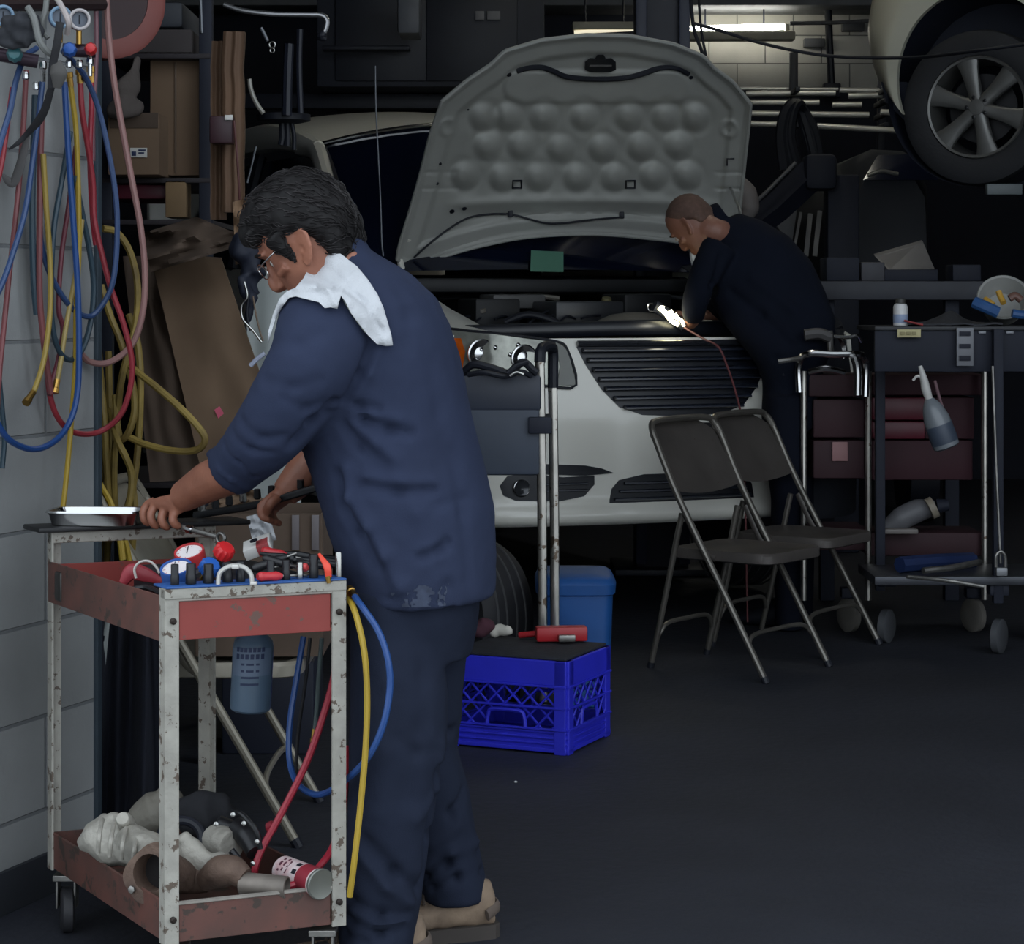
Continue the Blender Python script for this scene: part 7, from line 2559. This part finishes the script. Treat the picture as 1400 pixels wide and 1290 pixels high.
# fender with a round arch cut out
arc_o = []
outer, innr = [], []
for k in range(41):
    t_ = k / 40
    a = pi * (1.12 - 1.25 * t_)
    innr.append((1338 + 112 * cos(a), 110 - 125 * sin(a)))
oo = [(1206, 120), (1194, 90), (1187, 50), (1189, 20), (1197, -20), (1210, -60), (1260, -120), (1340, -140), (1420, -140), (1480, -120), (1500, -60), (1500, 40)]
oc_ = cr([V((x, y, 0)) for x, y in oo], 6)


def fend(u, v):
    i = u * 40
    a, b = innr[int(min(i, 39))], innr[int(min(i, 39)) + 1]
    k = i - int(min(i, 39))
    p = V((a[0] + (b[0] - a[0]) * k, a[1] + (b[1] - a[1]) * k, 0))
    j = u * (len(oc_) - 1)
    q0, q1 = oc_[int(min(j, len(oc_) - 2))], oc_[int(min(j, len(oc_) - 2)) + 1]
    q = q0.lerp(q1, j - int(min(j, len(oc_) - 2)))
    w = p.lerp(q, v)
    return LP(w.x, w.y, .05 - .20 * max(0, (v - .35) / .65) ** 2 * (1 - u * .7))


build('fender', MB().sheet(fend, 60, 14, -nl * .03), mat('car_cream', (190, 188, 172), 0.3, var=.06, coat=.4), lcar, smooth=60)
c_in = WC - nl * .30
build('arch_liner', MB().loft([ring(WC + nl * .03 + V((0, 0, .08)), al * .40, V((0, 0, .42)), 32), ring(c_in + V((0, 0, .08)), al * .38, V((0, 0, .40)), 32)], cap=False), M_hazed, lcar)
build('arch_liner', MB().loft([ring(c_in + V((0, 0, .08)), al * .40, V((0, 0, .42)), 32), ring(c_in - nl * .02 + V((0, 0, .08)), al * .40, V((0, 0, .42)), 32)]), M_hazed, lcar)
build('splash_shield', MB().prism([LP(1204, 112, -.02), LP(1240, 112, -.02), LP(1262, 150, -.04), LP(1240, 168, -.04), LP(1212, 140, -.04)], -nl * .04), M_hazed, lcar, smooth=0)
build('body_shell', MB().box(WC - nl * 1.05 - al * 1.45 + V((0, 0, .42)), (2.6, 1.2, .9), .1, Matrix.Rotation(math.atan2(al.y, al.x), 4, 'Z')), MATS['car_cream'], lcar)
build('underbody', MB().box(WC - nl * 1.0 - al * 1.4 + V((0, 0, -.08)), (2.6, 1.1, .12), .03, Matrix.Rotation(math.atan2(al.y, al.x), 4, 'Z')), M_hazed, lcar)
RT, RR = .335, .222
whl = build('wheel', MB().lathe(WC - nl * .16, nl, [(RR, 0), (RT - .03, 0), (RT - .008, .012), (RT, .04), (RT, .15), (RT - .008, .185), (RT - .035, .20), (RR + .015, .195), (RR, .19)], 56, cap=False), mat('tyre_dark', (34, 35, 39), 0.75, bump=.15), lcar, label='black tyre')
M_alloy = mat('alloy_grey', (118, 118, 116), 0.4, 0.6, var=.25, vs=10)
rim = build('rim', MB().lathe(WC - nl * .14, nl, [(RR, 0), (RR, .165), (RR - .006, .175), (RR - .016, .172), (RR - .02, .15), (RR - .028, .02), (RR - .03, 0), (RR - .03, -.002)], 56, cap=False), M_alloy, whl, label='alloy rim')
build('brake_disc', MB().lathe(WC - nl * .08, nl, [(.15, 0), (.15, .012), (.06, .014), (.05, .04), (.001, .042)], 40), mat('disc_dark', (58, 58, 60), 0.4, .6), whl)
up0 = V((0, 0, 1))
for k in range(6):
    a = 2 * pi * k / 6 + .30
    d = al * cos(a) + up0 * sin(a)
    t_ = nl.cross(d)
    rings = []
    for r, w, th, dz in ((.03, .030, .03, .0), (.07, .030, .026, .002), (.12, .033, .022, .006), (.165, .040, .02, .010), (.207, .052, .018, .012)):
        c = WC + nl * (.0 + dz)
        rings.append(ring(c + d * r, t_ * w, nl * th, 14, 3.2))
    sp = build('spoke', MB().loft(rings), M_alloy, rim)
build('hub_cap', MB().lathe(WC + nl * .0, nl, [(.058, 0), (.056, .018), (.036, .026), (.032, .032), (.001, .034)], 30), M_alloy, rim)
for k in range(5):
    a = 2 * pi * k / 5
    build('lug_nut', MB().lathe(WC + (al * cos(a) + up0 * sin(a)) * .044 + nl * .018, nl, [(.009, 0), (.009, .012), (.005, .014)], 6), M_sock, rim)
# the lift post that carries it
lp2 = thing('lift_post', 'dark lift post below the raised car at the right edge', 'lift', (3.3, 11.2, 0))
q = W(1405, 0, 9.9)
build('column', MB().box((3.3, 11.2, 1.75), (.26, .26, 3.5), .01), M_navy, lp2)
build('swing_arm', MB().tube([V((3.3, 11.1, 1.80)), V((2.8, 10.6, 1.80)), V((2.4, 10.4, 1.80))], .05, 4, sm=0), M_navy, lp2)
c, s = bx(1350, 251, 1398, 266, 9.3, .04)
tag(build('grey_plate', MB().box(c, s, .004), mat('plate_grey', (98, 106, 108), 0.5)), 'small grey plate hanging below the raised wheel', 'plate')

# ---------------------------------------------------------------- long dark bench across the back right
bn = thing('work_bench', 'long dark work bench behind the tool carts', 'bench', (W(1260, 0, 9.3).x, 9.4, 0))
c, s = bx(1118, 384, 1480, 410, 9.2, .7)
build('bench_top', MB().box(c, s, .006), mat('bench_grey', (58, 60, 68), 0.6, var=.3), bn)
for px in (1130, 1300, 1460):
    for dd in (9.3, 9.8):
        q = W(px, 400, dd)
        build('leg', MB().box((q.x, dd, (c.z - s[2] / 2) / 2), (.06, .06, c.z - s[2] / 2), .004), M_hazed, bn)
zt = c.z + s[2] / 2
for k, (px, w_, h_, d_, m_, nm, lab) in enumerate((
    (1150, .14, .10, .2, M_hazed, 'metal_box', 'black metal box at the left end of the long bench'),
    (1192, .10, .08, .16, mat('box_slate', (70, 70, 76), 0.6), 'metal_box', 'slate box beside the open silver case on the long bench'),
    (1262, .07, .045, .1, mat('box_taupe', (92, 84, 80), 0.6), 'carton', 'small taupe carton on the long bench'),
    (1320, .12, .07, .16, M_hazed, 'metal_box', 'low black box behind the grey basin on the long bench'))):
    q = W(px, 384, 9.3)
    tag(build(nm, MB().box((q.x, 9.35, zt + h_ / 2), (w_, d_, h_), .006), m_), lab, 'box')
oc2 = thing('open_case', 'open grey case with its lid tilted up on the long bench', 'case', W(1240, 384, 9.4))
build('case_lid', MB().prism([W(1196, 350, 9.5), W(1262, 331, 9.5), W(1278, 368, 9.3), W(1218, 372, 9.3)], (0, .03, .01)), mat('lid_grey', (112, 110, 110), 0.5), oc2, smooth=0)
build('case_tray', MB().box((W(1240, 0, 9.35).x, 9.38, zt + .025), (.24, .2, .05), .006), M_hazed, oc2)

# ---------------------------------------------------------------- red tool cart
M_rc = mat('cart_red_shaded', (54, 12, 26), 0.7, var=.25, vs=5)  # dim right side of the shop is put into these darkened reds
M_rc2 = mat('cart_brown_shaded', (52, 22, 30), 0.7, var=.25, vs=6)
M_redb = mat('drawer_red_shaded', (90, 12, 34), 0.4, var=.15)
rc = thing('tool_cart', 'tall maroon tool cart with chrome tube handle behind the empty chairs', 'tool cart', (W(1220, 0, 8.3).x, 8.5, 0))
Dl = 8.36


def rb(x0, y0, x1, y1, D, dep, m, name, bev=.006, par=rc):
    c, s = bx(x0, y0, x1, y1, D, dep)
    return build(name, MB().box(c, s, bev), m, par)


rb(1106, 512, 1184, 542, Dl, .26, M_rc2, 'top_tray')
for k, (y0, y1) in enumerate(((546, 598), (602, 654))):
    d_ = rb(1112, y0, 1182, y1, Dl + .02, .22, M_rc2, 'drawer')
rb(1138, 604, 1159, 630, Dl + .005, .01, mat('drawer_label', (150, 110, 110), 0.6), 'paper_label', .001)
rb(1192, 512, 1350, 540, Dl + .05, .26, M_rc, 'top_tray')
for k, (y0, y1) in enumerate(((543, 574), (576, 600), (602, 656))):
    rb(1192, y0, 1265 if k < 2 else 1330, y1, Dl + .07, .2, M_redb if k < 2 else M_rc, 'drawer')
rb(1265, 543, 1332, 600, Dl + .075, .2, M_rc, 'drawer')
rb(1186, 728, 1345, 760, Dl + .02, .26, M_rc2, 'lower_tray')
rb(1092, 722, 1186, 752, Dl + .02, .26, M_rc2, 'lower_tray')
for px, D in ((1099, Dl - .02), (1187, Dl - .02), (1346, Dl - .0)):
    q = W(px, 0, D)
    build('post', MB().tube([V((q.x, D, .13)), V((q.x, D, 1.0))], .013, 10, sm=0), M_rail, rc)
build('push_handle', MB().tube([W(1093, 536, Dl - .05), W(1092, 500, Dl - .05), W(1098, 486, Dl - .08), W(1112, 483, Dl - .1), W(1140, 484, Dl - .1), W(1168, 484, Dl - .1), W(1180, 487, Dl - .08), W(1184, 500, Dl - .05), W(1183, 542, Dl - .05)], .014, 10), M_chrome, rc)
build('push_handle', MB().tube([W(1172, 540, Dl - .12), W(1172, 505, Dl - .12), W(1168, 488, Dl - .12)], .016, 10), M_chrome, rc)
for px in (1160, 1330):
    q = W(px, 0, Dl + .05)
    cs3 = build('caster', MB().box((q.x, Dl + .05, .15), (.06, .06, .04), .006), M_hazed, rc)
    build('wheel', MB().lathe((q.x - .016, Dl + .03, .065), (1, .5, 0), [(.02, 0), (.055, 0), (.065, .006), (.065, .028), (.055, .034), (.02, .034)], 24), mat('wheel_grey', (120, 116, 110), 0.5), cs3)
for k, (pts, r, m_, lab) in enumerate((
    ([(1106, 508, 8.23), (1130, 504, 8.21), (1154, 509, 8.23)], .012, M_chrome, 'shiny wrench lying in the top tray of the maroon cart'),
    ([(1064, 494, 8.21), (1080, 492, 8.21), (1096, 489, 8.23)], .009, M_steel, 'pale rod sticking out left of the chrome handle'),
    ([(1100, 458, 8.31), (1120, 456, 8.31), (1136, 462, 8.31)], .022, mat('tool_dim', (92, 90, 90), 0.5, .4), 'grey power tool body lying on the chrome handle'),
    ([(1134, 452, 8.31), (1135, 466, 8.31), (1136, 480, 8.31)], .012, M_steel, 'short upright steel rod on the chrome handle'),
    ([(1140, 460, 8.31), (1160, 461, 8.31), (1172, 459, 8.31), (1178, 468, 8.31)], .007, M_chrome, 'thin hooked chrome rod over the maroon cart'))):
    hose('hand_tool', pts, r, m_, lab, 'tools on the maroon cart', cat='tool')
pr = thing('air_tool', 'grey rounded air tool with a pale collar on the lower cart tray', 'tool', W(1250, 725, 8.41))
build('tool_body', MB().tube([W(1206, 724, 8.36), W(1230, 710, 8.36), W(1255, 698, 8.36), W(1278, 694, 8.36)], [.02, .045, .045, .03], 14), mat('tool_grey', (100, 100, 104), 0.5), pr)
build('collar', MB().tube([W(1270, 696, 8.33), W(1278, 692, 8.33)], .042, 14, sm=0), mat('collar_tan', (150, 140, 124), 0.5), pr)
build('tool_nose', MB().tube([W(1280, 692, 8.36), W(1296, 690, 8.36)], [.03, .022], 12, sm=0), M_hazed, pr)
build('tool_base', MB().box(W(1228, 725, 8.33), (.14, .08, .02), .006), mat('tray_pale', (118, 112, 108), 0.5), pr)
# spray bottle hanging by its trigger
sp = thing('spray_bottle', 'clear spray bottle hanging tilted by its trigger from the black table edge', 'bottle', W(1290, 612, 7.820))
a, b = W(1295, 612, 7.820), W(1270, 545, 7.820)
d = (b - a).normalized()
L_ = (b - a).length
build('bottle_body', MB().lathe(a, d, [(.038, 0), (.047, .006), (.048, .02), (.047, L_ * .6), (.036, L_ * .82), (.026, L_ * .92), (.016, L_)], 24), mat('bottle_clear', (120, 126, 132), 0.25, var=.1), sp)
build('bottle_label', MB().lathe(a + d * .02, d, [(.0487, 0), (.049, .002), (.049, L_ * .36), (.0487, L_ * .37)], 24, cap=False), mat('label_slate', (66, 76, 92), 0.5), sp)
build('spray_head', MB().tube([b - d * .004, W(1266, 532, 7.820), W(1263, 518, 7.820), W(1258, 500, 7.820)], [.014, .017, .014, .007], 12), mat('nozzle_white', (206, 204, 200), 0.4), sp)
build('trigger', MB().tube([W(1262, 516, 7.820), W(1254, 514, 7.820), W(1248, 520, 7.820)], .005, 8), MATS['nozzle_white'], sp)

# ---------------------------------------------------------------- black table on casters, right edge
bt_ = thing('rolling_table', 'black rolling table with a low shelf at the right edge', 'table', (W(1310, 0, 7.870).x, 8.070, 0))
M_tb = mat('table_black', (30, 32, 38), 0.5, var=.3)
c, s = bx(1196, 446, 1440, 452, 7.920, .42)
build('table_top', MB().box(c, s, .003), M_tb, bt_)
ztt = c.z + s[2] / 2
c, s = bx(1196, 452, 1440, 508, 7.930, .02)
build('apron', MB().box(c, s, .003), M_hazed, bt_)
for px, D in ((1364, 7.90), (1203, 8.24), (1432, 8.24)):
    q = W(px, 0, D)
    build('leg', MB().box((q.x, D, (ztt + .17) / 2), (.035, .035, ztt - .19), .003), M_hazed, bt_)
build('edge_strip', MB().tube([W(1357, 500, 7.850), W(1362, 640, 7.850), W(1368, 770, 7.850)], .005, 6, sm=0), M_steel, bt_)
c, s = bx(1196, 788, 1440, 800, 7.870, .38)
build('low_shelf', MB().box(c, s, .003), mat('shelf_steel', (72, 74, 80), 0.4, .5), bt_)
for px, D in ((1211, 8.17), (1364, 7.92), (1420, 8.2)):
    q = W(px, 0, D)
    zs = c.z - s[2] / 2
    cs4 = build('caster', MB().box((q.x, D, zs - .02), (.07, .07, .04), .006), M_hazed, bt_)
    build('wheel', MB().lathe((q.x - .018, D - .02, .062), (1, -.6, 0), [(.02, 0), (.052, 0), (.062, .006), (.062, .03), (.052, .036), (.02, .036)], 24), mat('wheel_dim', (76, 78, 82), 0.5), cs4)
rb(1308, 448, 1331, 500, 7.900, .012, mat('bracket_grey', (122, 124, 130), 0.5, .2), 'slotted_plate', .001, bt_)
sl_ = bpy.data.objects['slotted_plate']
for y0, y1 in ((453, 459), (470, 476), (486, 493)):
    rb(1312, y0, 1327, y1, 7.892, .006, M_hazed, 'slot', .001, sl_)
for x0 in (1338, 1358, 1376):
    rb(x0, 453, x0 + 10, 456, 7.920, .006, mat('slot_glint', (130, 132, 138), 0.4, .3), 'apron_slot', .001, bt_)
c, s = bx(1227, 450, 1259, 461, 7.900, .008)
tg = tag(build('yellow_tag', MB().box(c, s, .001), mat('tag_yellow', (196, 186, 140), 0.6)), 'pale yellow tag stuck on the front edge of the black table', 'tag')
for x0 in (1231, 1239, 1247):
    c, s = bx(x0, 453.5, x0 + 6, 457.5, 7.894, .003)
    build('tag_print', MB().box(c, s, .0005), mat('tag_ink', (150, 140, 100), 0.6), tg)
# things on the black table
def wb(px, z, D):
    q = W(px, 400, D)
    return V((q.x, D, z))


wbt = thing('pill_bottle', 'small white plastic bottle with a dark cap on the black table', 'bottle', wb(1231, ztt, 7.990))
q = wb(1231, ztt, 7.990)
build('bottle_body', MB().lathe(q, (0, 0, 1), [(.022, 0), (.026, .003), (.026, .07), (.022, .08), (.015, .083)], 24), mat('bottle_white', (222, 222, 222), 0.4), wbt)
build('bottle_cap', MB().lathe(q + V((0, 0, .083)), (0, 0, 1), [(.016, 0), (.018, .002), (.018, .016), (.015, .018)], 20), mat('cap_dark', (60, 60, 58), 0.5), wbt)
build('bottle_label', MB().lathe(q + V((0, 0, .012)), (0, 0, 1), [(.0263, 0), (.0266, .001), (.0266, .03), (.0263, .031)], 24, cap=False), mat('label_blue', (150, 166, 196), 0.5), wbt)
mb = MB()
mb.sheet(lambda u, v: V((W(1240 + 130 * u, 0, 7.970 + .32 * v).x, 7.960 + .32 * v, ztt + .004 + .045 * math.exp(-((u - .45) / .16) ** 2 - ((v - .6) / .25) ** 2) + .008 * noise.noise(V((u * 6, v * 5, 3))))), 36, 20, (0, 0, .006))
tag(build('black_cloth', mb, mat('cloth_grey', (56, 57, 62), 0.9, bump=.2), smooth=70), 'dark grey cloth bunched up on the black table', 'cloth')
tag(build('red_pencil', MB().tube([W(1236, 438, 7.950), W(1248, 441, 7.940), W(1262, 444, 7.930)], .004, 8), mat('pencil_red', (150, 56, 56), 0.5)), 'thin red stick lying on the black table edge', 'pencil')
bk = thing('basin', 'grey white plastic basin tipped toward the camera on the black table', 'basin', wb(1372, ztt, 8.170))
c = W(1372, 406, 8.190)
ax = V((-.15, -.82, .55)).normalized()
build('basin_shell', MB().lathe(c - ax * .05, ax, [(.05, -.04), (.07, -.035), (.092, .045), (.098, .05), (.095, .055), (.088, .05), (.065, -.025), (.001, -.028)], 36), mat('basin_white', (160, 160, 156), 0.5), bk)
for k, (pts, r, m_, nm, lab, cat_) in enumerate((
    ([(1347, 409, 8.020), (1353, 413, 8.000), (1358, 417, 7.990)], .011, mat('stick_yellow', (206, 160, 66), 0.5), 'yellow_marker', 'left yellow marker in front of the grey basin', 'marker'),
    ([(1365, 398, 8.030), (1368, 406, 8.020), (1372, 414, 8.000)], .011, MATS['stick_yellow'], 'yellow_marker', 'right yellow marker leaning in the grey basin', 'marker'),
    ([(1332, 413, 7.970), (1348, 420, 7.950), (1364, 427, 7.950)], .022, mat('block_blue', (44, 86, 140), 0.5), 'blue_grip', 'blue grip left below the yellow markers', 'tool'),
    ([(1384, 428, 7.970), (1396, 430, 7.970), (1412, 430, 7.970)], .016, MATS['block_blue'], 'blue_grip', 'blue grip at the far right edge of the black table', 'tool'),
    ([(1380, 408, 8.010), (1388, 404, 8.010), (1396, 410, 8.010)], .014, mat('grip_brown', (112, 80, 70), 0.5), 'hand_tool', 'brown handled brush inside the grey basin', 'tool'))):
    tag(build(nm, MB().tube([W(*p) for p in pts], r, 10), m_), lab, cat_)
tag(build('chrome_bar', MB().tube([W(1278, 520, 7.870), W(1286, 550, 7.870), W(1296, 578, 7.870)], .006, 8, sm=0), mat('bar_rose', (140, 110, 116), 0.35, .5)), 'thin pinkish bar hanging right of the spray bottle', 'tool')
for k, (pts, r, m_, lab) in enumerate((
    ([(1262, 780, 7.820), (1300, 776, 7.870), (1340, 768, 7.970)], .012, M_steel, 'steel pipe lying on the low shelf of the black table, tilted'),
    ([(1230, 772, 7.970), (1280, 768, 8.070), (1330, 766, 8.170)], .03, mat('bar_navy', (30, 46, 86), 0.5), 'dark blue bar lying along the low shelf'),
    ([(1240, 788, 7.570), (1290, 793, 7.620), (1345, 802, 7.620)], .007, M_steel, 'long thin rod at the front edge of the low shelf'))):
    hose('shelf_bar', pts, r, m_, lab, 'bars on the low shelf', cat='bar')
lv_ = thing('lever_handle', 'pale U shaped lever at the foot of the table leg', 'handle', W(1368, 790, 7.820))
build('lever_loop', MB().tube([W(1362, 775, 7.820), W(1362, 760, 7.820), W(1368, 754, 7.820), W(1374, 760, 7.820), W(1375, 775, 7.820)], .006, 8), M_steel, lv_)
build('lever_block', MB().box(W(1369, 781, 7.820), (.04, .03, .03), .004), mat('lever_grey', (140, 142, 146), 0.4, .4), lv_)
# tiny pale chip on the floor
mb = MB().lathe(on_floor(705, 1069) if False else WZ(705, 1069, 0.0), (0, 0, 1), [(.004, 0), (.005, .002), (.002, .004)], 7)
tag(build('metal_chip', mb, mat('chip_white', (220, 220, 220), 0.5)), 'tiny pale chip lying on the bare floor by the mechanic', 'scrap')
